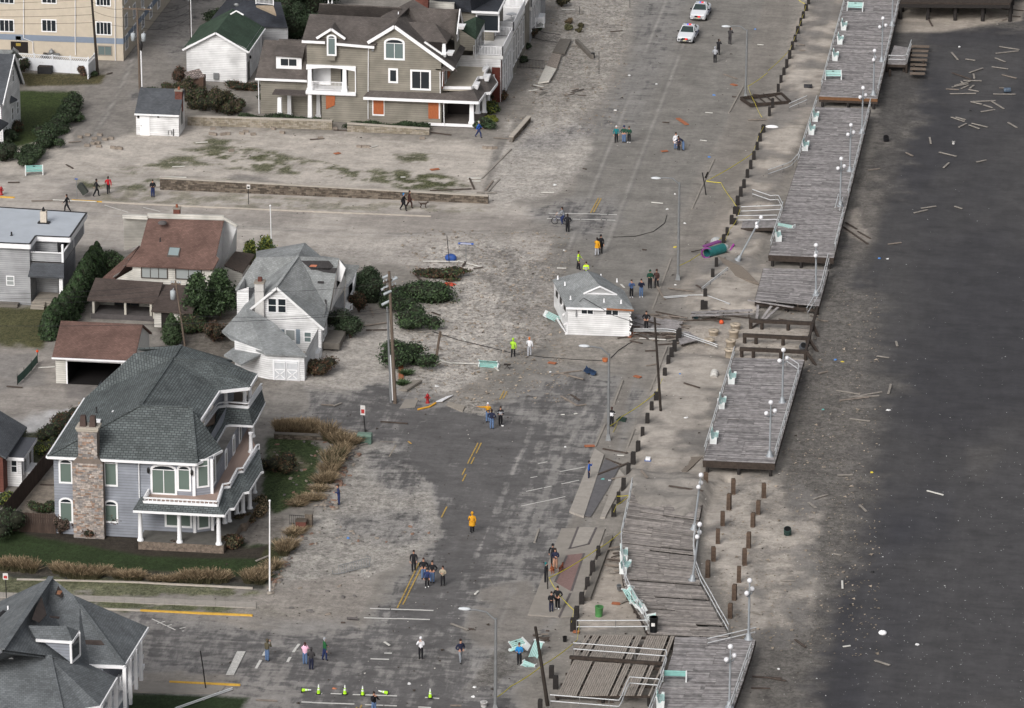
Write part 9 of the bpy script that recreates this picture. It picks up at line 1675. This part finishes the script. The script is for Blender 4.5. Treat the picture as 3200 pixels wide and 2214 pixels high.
P_(b2(1315,338),'person in black coat and bright blue hat walking below the long stone wall','black','black',WALK,RT_,hair='sky',coat=.2);P_(b2(1368,320),'person in brown coat leading a small dog','brown','brown',WALK2,RT_,coat=.15,s=1.03)
P_(b3(495,532),'person in black jacket standing in front of the cyclist','black','black',POCK,AW,bulk=1.12,s=1.03);P_(b3(462,462),'cyclist in grey jacket and dark cap straddling a bicycle','grey','dkblue',dict(arm_l='grip',arm_r='grip',lean=.25,leg_l=(.9,.6),leg_r=(.5,.2),drop=.02),LT_,hair='dark',z=.12)
P_(b3(757,740),'person in orange-yellow jacket and grey trousers beside a black coat','yellow','palegrey',STEP,AW-.4,hair='dark',coat=.15);P_(b3(790,720),'person in long black coat beside the orange-yellow jacket','black','black',STAND,.3,hood='black',coat=.3,s=1.03)
P_(b3(592,864),'worker in lime high-visibility jacket walking above the washed-out house','hivis','black',STEP,RT_,stripe='palegrey',bulk=1.12,hair='dark',s=1.03);P_(b3(660,955),'worker in lime high-visibility jacket half hidden behind the grey roof','hivis','black',HOLD,0,stripe='palegrey',bulk=1.12)
P_(b3(1063,1116),'person in blue denim jacket and black trousers holding up a camera','denim','black',PHOTO,.3,shoes='white',s=.98);P_(b3(1150,1112),'person in navy jacket and pale jeans holding up a camera','navy','jeans',PHOTO,.2,shoes='white');P_(b3(1228,1032),'person in dark green hooded jacket by the washed-out house','dkgreen','black',HOLD,.2,hood='dkgreen',bulk=1.1);P_(b3(1287,1028),'person in dark brown hooded jacket by the washed-out house','brown','black',STEP,-.2,hood='brown')
P_(b3(1195,1400),'person in black standing amid the plank wreck','black','black',POCK,0,z=.2);P_(c3(10,158),'person in lime green hooded jacket walking toward the washed-out house','lime','black',STEP,AW-.2,hood='lime',coat=.1);P_(c3(155,152),'person in white shirt and orange cap walking toward the washed-out house','white','palegrey',STEP,AW,hair='orange')
P_(c2(2065,742),'person in yellow and black jacket pointing across the avenue','yellow','jeans',dict(arm_r='down',arm_l=((-.55,-.05,.0),(-.85,-.1,.08))),.3,hair='white',bulk=1.08,stripe='navy');P_(c2(2100,802),'person in dark jacket and jeans behind the pointing person','navy','jeans',POCK,AW);P_(c2(2178,768),'person in black tracksuit with white stripes beside the pointing person','black','black',HOLD,.2,s=.97,stripe='palegrey')
P_(c2(738,1472),'person in navy overalls picking over the garden stones','dkblue','dkblue',dict(arm_l='down',arm_r='hold',lean=.1),LT_+.3,bulk=1.08);P_(d2(1925,32),'person in long orange-yellow coat walking down the lower avenue','yellow','black',STEP,AW+.2,hood='yellow',coat=.3,bulk=1.1,shoes='white')
P_(c3(887,782),'worker in black jacket with white bands at the lower street lamp','black','black',HOLD,AW-.2,stripe='white',hair='brown',bulk=1.08);P_(c3(685,1248),'young person in bright blue top raising a hand by the puddle','blue','navy',dict(arm_r='photo',arm_l='down'),RT_,s=.92,shoes='dark')
P_(d3(362,318),'person in black hooded coat behind the dog walker','black','black',WALK,.2,hood='black');P_(d3(385,362),'dog walker in navy jacket and tan trousers','navy','khaki',dict(arm_l='fold',arm_r='hold',leg_l=(.15,0),leg_r=(-.1,.1)),.1,bulk=1.08,s=1.03);P_(d3(297,478),'person in black with pale teal hat beside the taped post','black','black',HOLD,RT_,hair='teal',s=.97);P_(d3(350,742),'person in black hugging close to a taller person by the post pair','black','navy',HOLD,.4,s=.97,coat=.1);P_(d3(405,716),'tall person in black standing by the post pair','black','black',POCK,-.3,s=1.08,shoes='white')
P_(d2(1405,372),'person in long black jacket walking beside the yellow lines','black','black',STEP,.1,s=.99,coat=.12);P_(d2(1492,442),'person in black jacket and jeans, left at the back of the group of four','black','jeans',POCK,.1,hair='brown');P_(d2(1570,476),'person in black jacket with white collar and pale jeans in the group','black','jeans',POCK,-.1,s=1.05);P_(d2(1524,516),'child in dark purple printed top in front of the group','dkblue','black',STEP,0,s=.9,shoes='white');P_(d2(1664,502),'person in beige jacket with folded arms beside the group','beige','black',dict(arm_l='fold',arm_r='fold',leg_l=(.15,0),leg_r=(-.15,.1)),-.2,s=.93)
P_(d2(100,1172),'person in olive hooded jacket and jeans photographing the lower street','olive','jeans',PHOTO,AW-.6,hood='olive',bulk=1.08);P_(d2(437,1203),'person in pink top raising both hands to the face','pink','jeans',PHOTO,AW,hair='brown',bulk=1.05);P_(d2(492,1250),'person in dark grey hooded top beside the pink top','dkgrey','navy',HOLD,AW,hood='dkgrey',bulk=1.06);P_(d2(612,1168),'person in green top with pale cap walking on the lower crossing','green','dkblue',STEP,RT_+.5,hair='palegrey',s=1.04)
P_(d2(1468,1157),'person in white hooded top and black trousers photographing straight ahead','white','black',PHOTO,0,hood='white');P_(d2(1822,1193),'person in black top and grey trousers striding on the lower avenue','navy','grey',dict(leg_l=(.35,0),leg_r=(-.3,.3),arm_l='hips',arm_r='hips'),RT_-.9,s=1.08);P_(d2(1050,1650),'person in black raising both arms at the bottom edge','black','jeans',PHOTO,RT_*.4,s=1.03);P_(d3(65,1205),'person in bright blue jacket standing by the broken benches','sky','black',HOLD,0,hair='brown')
# dogs
def dog(p,label,col,rz,s=1.0,sit=False):
 h=.5;v=[(0,.28,h),(0,0,h-.02),(0,-.26,h+.01),(0,-.4,h+.12),(0,-.5,h+.2),(0,-.62,h+.17),(0,.42,h+.08),(0,.58,h+.2)];r=[.11,.115,.135,.075,.075,.038,.03,.022];e=[(0,1),(1,2),(2,3),(3,4),(4,5),(0,6),(6,7)]
 for sx in(-1,1):
  b0=len(v);v+=[(sx*.09,-.26,h-.1),(sx*.09,-.24,.26),(sx*.09,-.27,.05),(sx*.09,-.33,.03)];r+=[.06,.036,.03,.03];e+=[(2,b0),(b0,b0+1),(b0+1,b0+2),(b0+2,b0+3)]
  b0=len(v);v+=[(sx*.09,.26,h-.1),(sx*.09,.18,.3),(sx*.09,.32,.17),(sx*.09,.29,.05),(sx*.09,.23,.03)];r+=[.08,.05,.03,.028,.028];e+=[(0,b0),(b0,b0+1),(b0+1,b0+2),(b0+2,b0+3),(b0+3,b0+4)]
 me=skin_mesh(v,e,r,1);me.materials.append(col);q=Z(p);T=thing('dog',label,'dog',(q[0],q[1],ground_z(q[0],q[1])+.03),rz,'dogs on leads');ob=bpy.data.objects.new('body',me);COL.objects.link(ob);ob.parent=T;ob.scale=(s,)*3
 b=MB()
 for sx in(-1,1):b.hexa([(sx*.05-.02,-.5,h+.26),(sx*.05+.02,-.5,h+.26),(sx*.05+.02,-.45,h+.26),(sx*.05-.02,-.45,h+.26)],[(sx*.09-.006,-.49,h+.17),(sx*.09+.006,-.49,h+.17),(sx*.09+.006,-.45,h+.17),(sx*.09-.006,-.45,h+.17)])
 b.ball((0,-.66,h+.175),.016,6,5);o_=b.build('ears_and_nose',HAIRD);o_.parent=T;o_.scale=(s,)*3
dog(b2(1490,317),'small dark dog sniffing ahead of the brown coat',mat('dog_dark',rgb(66,56,50)),RT_,.95);dog(d3(358,395),'rust coloured fluffy dog beside the dog walker',mat('dog_rust',rgb(146,78,44),.9,.15),.3,.95);dog(d3(437,385),'dark rust dog at the far side of the dog walker',mat('dog_brown',rgb(106,54,36),.9,.15),AW-.2,.95)
bpy.data.scenes.remove(TS)

# plants
LEAFD=mat('dark_evergreen_leaf',rgb(52,66,46),.7,.3,1.2,kind='leaf');LEAFM=mat('juniper_leaf',rgb(70,90,58),.7,.32,1.2,kind='leaf');LEAFH=mat('hedge_leaf',rgb(58,74,48),.7,.3,1.2,kind='leaf');LEAFO=mat('olive_twig',rgb(74,68,48),.8,.3,1.2,kind='leaf');LEAFR=mat('red_brown_leaf',rgb(92,66,52),.8,.3,1.2,kind='leaf');LEAFY=mat('yellow_green_leaf',rgb(112,118,52),.7,.25,1.2,kind='leaf');LEAFB=mat('beige_green_leaf',rgb(100,100,70),.8,.25,1.2,kind='leaf');BARK=mat('bark',rgb(78,66,58),.95,.2,5)
GTAN=mat('tan_grass_blade',rgb(158,140,114),.85,.2,1.2,kind='leaf');GDK=mat('brown_grass_blade',rgb(118,102,80),.85,.25,1.2,kind='leaf');GOL=mat('olive_grass_blade',rgb(88,84,62),.85,.25,1.2,kind='leaf');TWIG=mat('bare_twig',rgb(92,78,70),.9,.25,1.2,kind='leaf')
CORE=mat('crown_shade_paint',rgb(40,42,32),.95,.3,3)  # solid dark core inside the crown, colour stands in for shade between leaves
def column_tree(name,label,c,w_,h,n,mats,group):
 c=V(*c);T=thing(name,label,'conifer',c,group=group);r=RNG;t=r.random(n)**.8;a=r.uniform(0,6.28,n);prof=np.clip(np.minimum(t*6+.45,1.0)*(1-t**2.6)+.04,.05,1);rr=prof*w_*(1-r.random(n)**3*.35)*(1+.16*np.sin(a*3+t*11+c[0])+.1*np.sin(a*7-t*23));P=np.stack([np.cos(a)*rr,np.sin(a)*rr,.08+t*h],1)+c+r.normal(size=(n,3))*.04;N_=np.stack([np.cos(a),np.sin(a),np.full(n,.35)],1)+r.normal(size=(n,3))*.45;N_/=np.linalg.norm(N_,axis=1)[:,None]
 quads('crown',P,r.uniform(.6,1.4,n)*.12,N_,mats,T,mi=r.integers(0,len(mats),n));MB().lathe([(w_*.5,.1),(w_*.78,h*.12),(w_*.8,h*.45),(w_*.6,h*.75),(.03,h*.97)],10,c).build('shade_core',CORE,T);MB().tube([c+V(0,0,-.2),c+V(0,0,h*.5)],.09,6).build('trunk',BARK,T)
def quads(name,pos,size,nrm,mats,parent,asp=1.6,mi=None):
 n=len(pos);r=RNG;up=r.normal(size=(n,3));t=np.cross(nrm,up);t/=np.linalg.norm(t,axis=1)[:,None]+1e-9;bt=np.cross(nrm,t);s=size[:,None];A=pos-t*s*asp/2;Bq=pos+bt*s/2;C=pos+t*s*asp/2;D=pos-bt*s/2
 vs=np.stack([A,Bq,C,D],1).reshape(-1,3);off=V(0,0,0)
 if parent is not None:off=V(*parent.location)
 me=bpy.data.meshes.new(name);me.vertices.add(n*4);me.vertices.foreach_set('co',(vs-off).astype(np.float32).ravel());me.loops.add(n*4);me.loops.foreach_set('vertex_index',np.arange(n*4,dtype=np.int32));me.polygons.add(n);me.polygons.foreach_set('loop_start',np.arange(0,n*4,4,dtype=np.int32));me.update(calc_edges=True)
 for m_ in mats:me.materials.append(m_)
 if mi is not None:me.polygons.foreach_set('material_index',mi.astype(np.int32))
 ob=bpy.data.objects.new(name,me);COL.objects.link(ob);ob.parent=parent;return ob
def bush(name,label,c,rad,n,mats,cat='shrub',lumps=9,leaf=.14,group=None,trunk=True,base=0.0,fill=.55,crown='crown',up=.0):
 c=V(*c);rx,ry,rz=rad;T=thing(name,label,cat,(c[0],c[1],c[2]),group=group);r=RNG
 L_=[(r.normal(size=3)*V(rx,ry,rz*.7)*.42+V(0,0,rz*.95+base),r.uniform(.42,.68))for _ in range(lumps)]+[(V(0,0,rz*.8+base),.7)]
 pts=[];nr=[]
 for lc,f in L_:
  k=n//len(L_);d=r.normal(size=(k,3));d/=np.linalg.norm(d,axis=1)[:,None];rr=1-(r.random(k)**2)*fill;pp_=lc+d*rr[:,None]*V(rx,ry,rz)*f*r.uniform(.85,1.15,size=(k,1));pts.append(pp_);nr.append(d+r.normal(size=(k,3))*.5+V(0,0,up))
 P=np.concatenate(pts)+c;N_=np.concatenate(nr);N_/=np.linalg.norm(N_,axis=1)[:,None];ok=P[:,2]>c[2]+.02;P=P[ok];N_=N_[ok];quads(crown,P,r.uniform(.6,1.4,len(P))*leaf,N_,mats,T,mi=r.integers(0,len(mats),len(P)))
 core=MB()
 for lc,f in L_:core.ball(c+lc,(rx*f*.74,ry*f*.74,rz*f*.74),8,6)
 core.build('shade_core',CORE,T)
 if trunk:
  b=MB()
  for k in range(4):a=r.uniform(0,6.28);b.tube([c+V(0,0,-.1),c+V(math.cos(a)*rx*.25,math.sin(a)*ry*.25,rz*.6+base),c+V(math.cos(a)*rx*.5,math.sin(a)*ry*.5,rz*1.1+base)],[.07*max(1,rz*.6),.05,.02],5)
  b.build('stem',BARK,T)
 return T
def grass_clump(label,p,rad,h,n,mats,group,wst=.009):
 c=Z(p);c[2]=ground_z(c[0],c[1]);h*=.82;T=thing('ornamental_grass',label,'grass clump',c,group=group);r=RNG;a=r.uniform(0,6.28,n);q=np.sqrt(r.random(n));bx_=np.stack([np.cos(a)*q*rad[0]*.55,np.sin(a)*q*rad[1]*.55,np.zeros(n)],1)+c;ln=r.uniform(.6,1.1,n)*h;lean=np.stack([np.cos(a)*rad[0]*.75*q+r.normal(size=n)*.2,np.sin(a)*rad[1]*.75*q+r.normal(size=n)*.2,ln],1);w_=r.normal(size=(n,3))*V(1,1,0);w_=w_/np.linalg.norm(w_,axis=1)[:,None]*wst*r.uniform(.8,2.0,size=(n,1));md=bx_+lean*V(.35,.35,.6);tp=bx_+lean
 vs=np.stack([bx_-w_,bx_+w_,md+w_*1.3,tp+w_*1.2,tp-w_*1.2,md-w_*1.3],1).reshape(-1,3)-V(*T.location);me=bpy.data.meshes.new('blades');i6=np.arange(n)*6;f=np.concatenate([np.stack([i6,i6+1,i6+2,i6+5],1),np.stack([i6+5,i6+2,i6+3,i6+4],1)]).astype(np.int32)
 me.vertices.add(n*6);me.vertices.foreach_set('co',vs.astype(np.float32).ravel());me.loops.add(f.size);me.loops.foreach_set('vertex_index',f.ravel());me.polygons.add(len(f));me.polygons.foreach_set('loop_start',np.arange(0,f.size,4,dtype=np.int32));me.update(calc_edges=True)
 for m_ in mats:me.materials.append(m_)
 mi=np.concatenate([np.full(n,len(mats)-1),r.integers(0,max(1,len(mats)-1),n)]);me.polygons.foreach_set('material_index',mi.astype(np.int32));ob=bpy.data.objects.new('blades',me);COL.objects.link(ob);ob.parent=T;return T
# junipers round the tall pole
for q,rad,n,lb,ms in(((1560,1130),(3.6,2.2,1.25),9000,'large juniper shrub farthest from the tall transformer pole',[LEAFM,LEAFD]),((1290,1210),(1.7,1.4,.8),3500,'juniper shrub touching the tall transformer pole',[LEAFM,LEAFD]),((1400,1390),(1.9,1.5,1.0),4500,'middle juniper shrub right of the tall transformer pole',[LEAFM,LEAFD]),((1290,1710),(2.35,1.7,1.25),6500,'round juniper shrub in front of the tall transformer pole',[LEAFD,LEAFM])):
 bush('juniper',lb,Z(b2(*q)),rad,n,ms,leaf=.13,up=.3)
bush('dark_shrub','dark round shrub against the sea gable of the white cape house',Z(b2(1030,1130)),(1.75,1.5,1.75),7000,[LEAFD],leaf=.12);bush('dark_shrub','dark clipped shrub below the porch rail of the white cape house',Z(b2(840,1470)),(1.55,1.3,1.2),5500,[LEAFD],leaf=.12);bush('brown_shrub','brown leafed shrub beside the cape house porch',Z(b2(915,1240)),(.95,.8,1.1),2600,[LEAFR,LEAFO],leaf=.1);bush('red_brown_shrub','red-brown shrub bed along the white garage wall',Z(c2(560,300)),(1.5,2.0,.8),4200,[LEAFR,LEAFO],leaf=.11)
bush('flattened_shrub','flattened brown shrub in the sand at the debris corner',Z(b2(1660,930)),(2.3,1.3,.5),3400,[LEAFR,LEAFO,LEAFM],leaf=.12)
# pines and conifers behind the brown-roofed house
def pine(label,p,h,rad,n,ms,z0=.6):
 c=Z(p);T=thing('pine_tree',label,'tree',c,group='evergreens of the middle yards');r=RNG;MB().tube([c+V(0,0,-.2),c+V(.1,0,h*.5),c+V(0,0,h*.97)],[.16,.1,.03],7).build('trunk',BARK,T)
 k=46;P=[];N_=[];b=MB()
 for i in range(k):
  t=(i+.5)/k;z=z0+(h-z0)*t;a=i*2.4+r.uniform(-.3,.3);L_=rad*(1-t*.8)*r.uniform(.7,1.15);d=V(math.cos(a),math.sin(a),.25);tip=c+V(0,0,z)+d*L_;b.tube([c+V(0,0,z),tip],[.03,.01],4);m_=n//k;s=r.random(m_)**.6;pp_=c+V(0,0,z)+d*L_*s[:,None]+r.normal(size=(m_,3))*V(.2,.2,.16);P.append(pp_);N_.append(r.normal(size=(m_,3))+V(0,0,.6))
 b.build('branches',BARK,T);P=np.concatenate(P);N_=np.concatenate(N_);N_/=np.linalg.norm(N_,axis=1)[:,None];quads('crown',P,r.uniform(.6,1.4,len(P))*.13,N_,ms,T,2.2,r.integers(0,len(ms),len(P)))
pine('spreading pine in front of the brown-roofed house, left of two',b1(1760,1340),4.6,1.9,7000,[LEAFD,LEAFM]);pine('spreading pine beside the white cape house, right of two',b1(1960,1290),4.4,2.1,7500,[LEAFD,LEAFM]);pine('small bent pine tip behind the awning of the brown-roofed house',b1(2230,820),2.2,.7,1500,[LEAFM,LEAFY]);pine('small pine behind the light grey roof at the flagpole',b2(90,790),2.2,1.1,2000,[LEAFM,LEAFY])
for i,(x,y,h,w_)in enumerate(((440,1490,3.4,.9),(500,1430,3.6,.95),(565,1380,3.7,.95),(620,1320,3.8,1.0),(665,1250,3.8,1.0),(705,1180,3.9,1.0),(745,1110,4.0,1.0),(785,1050,4.0,1.0),(825,990,4.0,1.0),(870,940,3.9,1.0))):
 c=Z(b1(x,y));column_tree('arborvitae',f'{ORD[i]} tall green arborvitae of the row from the lawn end',c,w_*.95,h*.92,5200,[LEAFH,LEAFD,mat('arbor_leaf',rgb(52,74,42),.7,.25,1.2,kind='leaf')],'arborvitae row beside the flat-roofed house')
bush('round_conifer','broad green conifer behind the arborvitae row',Z(b1(985,900)),(1.7,1.5,1.35),5000,[LEAFM,LEAFH],'conifer',leaf=.12);column_tree('narrow_conifer','narrow conifer beside the doorway behind the brown garage',Z(b1(1530,1530)),.85,2.9,3600,[LEAFH],None);bush('yard_shrub','tangled grey-green shrub behind the garage pole',Z(b1(1760,1420)),(1.6,1.2,.8),3200,[LEAFO,LEAFM],leaf=.12);bush('bare_thicket','bare brown thicket between yard and white garage',Z(b1(1910,1500)),(1.0,1.2,1.2),3200,[LEAFO,LEAFR,TWIG],leaf=.1,up=-.5)
# long hedge by the lawn and shrubs of the upper yards
for i in range(11):
 t=i/10;x,y=235+t*430,1470-t*480;c=Z(a1(x+10,y));bush('hedge_shrub',f'{ORD[i]} dark hedge shrub of the long lawn hedge from its near end',c,(1.25,1.35,.72+.2*t),3000,[LEAFH,LEAFD],'hedge',6,.12,'long hedge beside the lawn')
for i,(x,y,s)in enumerate(((60,1420,1.3),(20,1290,1.1),(150,1180,1.0),(95,1250,.9))):bush('rounded_shrub',['dark rounded shrub nearest the frame corner of the lawn','dark rounded shrub under the steep-gabled house porch','reddish dark shrub at the lawn corner of the steep-gabled house','dark rounded shrub between two others by the steep-gabled house'][i],Z(a1(x,y)),(1.0*s,.9*s,.75*s),2500,[LEAFD,LEAFR]if i==2 else[LEAFD],leaf=.11)
for i,(x,y,rx,h)in enumerate(((1570,860,1.1,1.3),(1660,900,1.2,1.6),(1740,960,1.3,1.7),(1830,980,1.3,1.8),(1930,1000,1.4,1.8),(2030,1000,1.2,1.5),(2110,1010,1.0,1.1))):bush('privet_shrub',f'{ORD[i]} loose olive shrub of the row behind the utility shed',Z(a1(x,y)),(rx,1.1,h*.8),3800,[LEAFO,LEAFH,LEAFO,TWIG],'shrub',7,.11,'loose olive shrubs behind the utility shed',up=-.3)
bush('red_shrub','reddish bare shrub left of the playhouse',Z(a1(1600,745)),(.85,.8,.9),2400,[LEAFR,TWIG],leaf=.1);bush('green_yard_shrub','small dark conifers beside the utility shed roof',Z(a1(1360,880)),(1.2,.8,.6),2200,[LEAFH],leaf=.11);bush('red_hedge','low reddish hedge at the foot of the green-roofed garage',Z(a1(2190,800)),(1.9,.8,.5),2600,[LEAFR,LEAFD],leaf=.11);bush('bare_shrub','round bare shrub in front of the lattice fence',Z(a1(730,670)),(.55,.5,.5),1200,[TWIG,LEAFR],leaf=.09);bush('bare_tree','small bare tree in the square planter',Z(a1(400,600),.3),(.8,.6,.8),900,[TWIG],'tree',leaf=.1,up=-.6);bush('fence_shrub','small green shrub by the post of the lattice fence',Z(a1(845,680)),(.4,.4,.35),800,[LEAFH],leaf=.09);bush('corner_shrub','bare twiggy shrub at the outbuilding corner',Z(a1(215,640)),(.6,.5,.9),1200,[TWIG,LEAFH],leaf=.1)
for i,(x,y,w_)in enumerate(((-60,1105,2.2),(130,1112,2.0),(330,1120,2.0),(530,1126,1.9))):bush('low_hedge',f'{ORD[i]} low clipped hedge on the block wall left of the steps',Z(a2(x,y)),(w_*.85,.5,.62),3000,[LEAFD,LEAFH],'hedge',6,.1,'low hedges before the tan house')
for i,(x,y,w_)in enumerate(((900,1150,1.8),(1090,1156,2.0),(1290,1162,2.0),(1480,1168,1.7))):bush('low_hedge',f'{ORD[i]} low clipped hedge below the boarded windows from the steps',Z(a2(x,y)),(w_*.85,.45,.52),3000,[LEAFD,LEAFH],'hedge',6,.1,'low hedges before the tan house')
for q,rad,ms,lb in(((2040,1150),(1.0,.9,.6),[LEAFD,LEAFM],'dark shrub at the porch corner of the tan house'),((2100,1000),(.9,.9,.7),[LEAFY,LEAFM],'yellow-green shrub beside the porch columns of the tan house'),((2140,890),(1.1,1.0,.8),[LEAFO,LEAFR],'brown-green shrub behind the porch columns of the tan house'),((2110,1090),(.6,.6,.4),[LEAFY],'small yellow-green shrub at the sand edge of the tan house')):bush('porch_shrub',lb,Z(a2(*q)),rad,2600,ms,leaf=.11)
for q,rad,ms,lb in(((100,900),(1.2,.8,.45),[LEAFO,LEAFD],'low brown shrubs under the wing of the tan house'),((330,960),(.9,.7,.5),[LEAFD],'dark shrub between the pergola posts'),((215,930),(.5,.5,.8),[TWIG],'thin bare bush at the pergola')):bush('bed_shrub',lb,Z(a2(*q)),rad,1800,ms,leaf=.1)
for i,(f,x,y,rad)in enumerate(((a2,60,330,(2.6,1.6,2.2)),(a2,220,330,(2.4,1.6,2.3)),(a2,370,350,(2.2,1.4,2.0)),(a2,330,140,(3.0,2.0,3.2)),(a2,520,60,(3.0,2.0,2.6)),(a2,170,180,(2.2,1.4,1.9)),(a1,2130,200,(3.2,1.2,1.0)))):bush('evergreen_tree',['dark evergreen left behind the low wing of the tan house','dark evergreen in the middle behind the low wing of the tan house','dark evergreen right behind the low wing of the tan house','tall dark evergreen at the top edge behind the tan house','dark evergreen crown at the top edge above the tan roof','dark evergreen beside the blue-black roof','dark clipped hedge behind the green-roofed garage'][i],Z(f(x,y)),rad,8000,[LEAFD],'tree',10,.17)
for q,s,ms,lb in(((170,335),.8,[LEAFO,LEAFR],'reddish shrub behind the bent iron fence'),((240,270),.5,[LEAFD],'round dark shrub by the top deck house stair'),((130,440),.55,[LEAFD],'round dark shrub between the iron fences'),((90,555),.6,[LEAFD],'round dark shrub at the iron fence corner'),((500,270),.5,[LEAFB],'dry sand shrub left of the top rubble slope'),((520,210),.45,[GDK],'dry brown tuft on the sand crest'),((615,250),.4,[GOL],'dark tuft on the sand crest'),((595,290),.35,[GOL],'small tuft below the sand crest'),((440,60),.8,[LEAFO],'brown shrub behind the top concrete wall')):bush('sand_shrub',lb,Z(a3(*q)),(s,s,s*.8),1300,ms,leaf=.1)
# big blue-grey house garden
for q,rad,ms,lb in(((760,60),(1.3,.7,.7),[TWIG,LEAFR],'bare red-brown shrub at the stone chimney foot'),((1080,40),(1.3,.7,1.0),[TWIG,LEAFR],'bare shrub left of the near porch column'),((540,40),(.5,.5,.8),[TWIG],'thin bare shrub at the house corner'),((1560,170),(1.4,.5,.4),[LEAFR,LEAFO],'rusty low shrub before the porch foundation'),((2040,160),(.9,.8,.6),[LEAFR,GOL],'brown shrub at the near porch corner'),((40,60),(1.6,1.5,1.3),[LEAFD,LEAFH],'dark green shrub at the frame edge beside the board fence')):bush('garden_shrub',lb,Z(d1(*q)),rad,2200,ms,leaf=.1)
for q,rad,ms,lb in(((400,1545),(.9,.9,.5),[LEAFO,LEAFM],'green garden tuft behind the board fence'),((25,1470),(.9,.8,.5),[LEAFY,LEAFM],'yellow-green shrub at the frame edge by the corner house'),((560,800),(1.2,2.0,.7),[LEAFO,LEAFR,LEAFH],'brown-green hedge behind the big blue-grey house'),((430,900),(1.2,1.2,.8),[LEAFO,LEAFH],'olive shrub by the rear eave of the big blue-grey house'),((350,1030),(1.0,1.0,.6),[LEAFH,LEAFY],'green shrub between fence and corner house'),((60,870),(1.6,.8,.35),[LEAFO,LEAFH],'low green bed above the corner house'),((780,625),(.6,.6,.4),[GTAN],'orange-tan grass behind the big roof'),((120,1260),(.8,.8,.35),[LEAFD],'dark bed at the corner house steps')):bush('yard_plant',lb,Z(c1(*q)),rad,1900,ms,leaf=.1)
for q,rad,lb in(((2160,1640),(.9,.9,.5),'grass mound beside the near porch columns'),((170,1180),(1.3,1.5,.9),'dark red shrub along the sea side of the big blue-grey house')):bush('mound_shrub',lb,Z((c1 if q[0]>1000 else c2)(*q)),rad,2600,[LEAFO,LEAFR,GOL],leaf=.1)
bush('mound_shrub','dry grass mound below the corner deck of the big blue-grey house',Z(c2(40,1510)),(.9,.9,.55),2000,[GOL,GTAN],leaf=.1);bush('mound_shrub','tan mound beside the front walk flagpole',Z(c2(30,1580)),(.8,.8,.5),1800,[GTAN,GDK],leaf=.1)
GG='ornamental grasses round the big blue-grey house'
for i,x in enumerate((215,275,335,400,455,510)):grass_clump(f'{ORD[i]} upright tan grass clump on the low dark garden wall',c2(x,855),(.6,.5),1.75,500,[GTAN,GTAN,GDK],GG)
for i,(x,y,h)in enumerate(((640,900,1.9),(690,920,1.5),(740,950,1.4),(800,960,1.3),(850,950,1.0),(890,925,.8))):grass_clump(f'{ORD[i]} arching tan grass clump toward the green cabinet',c2(x,y),(.8,.8),h,520,[GTAN,GDK,GOL],GG)
for i,(x,y,h)in enumerate(((760,1040,1.3),(720,1100,1.5),(660,1120,1.5),(690,1180,1.5),(640,1210,1.2),(640,1280,1.1),(590,1290,.9),(520,1430,.6),(430,1440,.6),(370,1480,.5),(560,1350,.5))):grass_clump(f'{ORD[i]} loose grass clump down the seaward garden edge',c2(x,y),(.9,.8),h,520,[GTAN,GOL,GOL]if i in(1,2,3)else[GTAN,GDK,GOL],GG)
for i,(x,y,h)in enumerate(((40,370,1.3),(130,375,1.4),(215,385,1.4),(285,390,1.3),(510,395,1.1),(570,420,1.3),(640,440,1.4),(710,450,1.4),(780,440,1.3),(850,445,1.2),(930,410,.9),(1050,440,.8),(1140,455,1.0),(1230,455,1.0),(1380,470,.6),(1490,475,.7),(1600,470,.9),(1680,475,1.3),(1760,485,1.4),(1850,480,1.4),(1940,480,1.3),(2000,470,1.1),(2210,480,1.3),(2280,460,1.2))):grass_clump(f'{ORD[i]} grass clump along the lower lawn border from the frame edge',d1(x,y),(.65,.5),h,430,[GTAN,GDK,GOL]if 4<i<16 else[GDK,GTAN,GOL],GG)
for i,(x,y,h)in enumerate(((250,230,1.5),(330,60,.7),(380,30,.6),(60,420,1.0),(30,480,1.1),(160,350,.8),(300,180,1.1))):grass_clump(f'{ORD[i]} grass clump at the near seaward garden corner',d2(x,y),(.8,.8),h,420,[GTAN,GDK,GOL],GG)
for q,lb in((c2(1300,410),'small spiky yucca beside the tilted slab'),(c2(1340,320),'small spiky yucca under the round juniper')):grass_clump(lb,q,(.5,.5),.5,160,[LEAFM,LEAFH],'yuccas by the tall pole',.03)
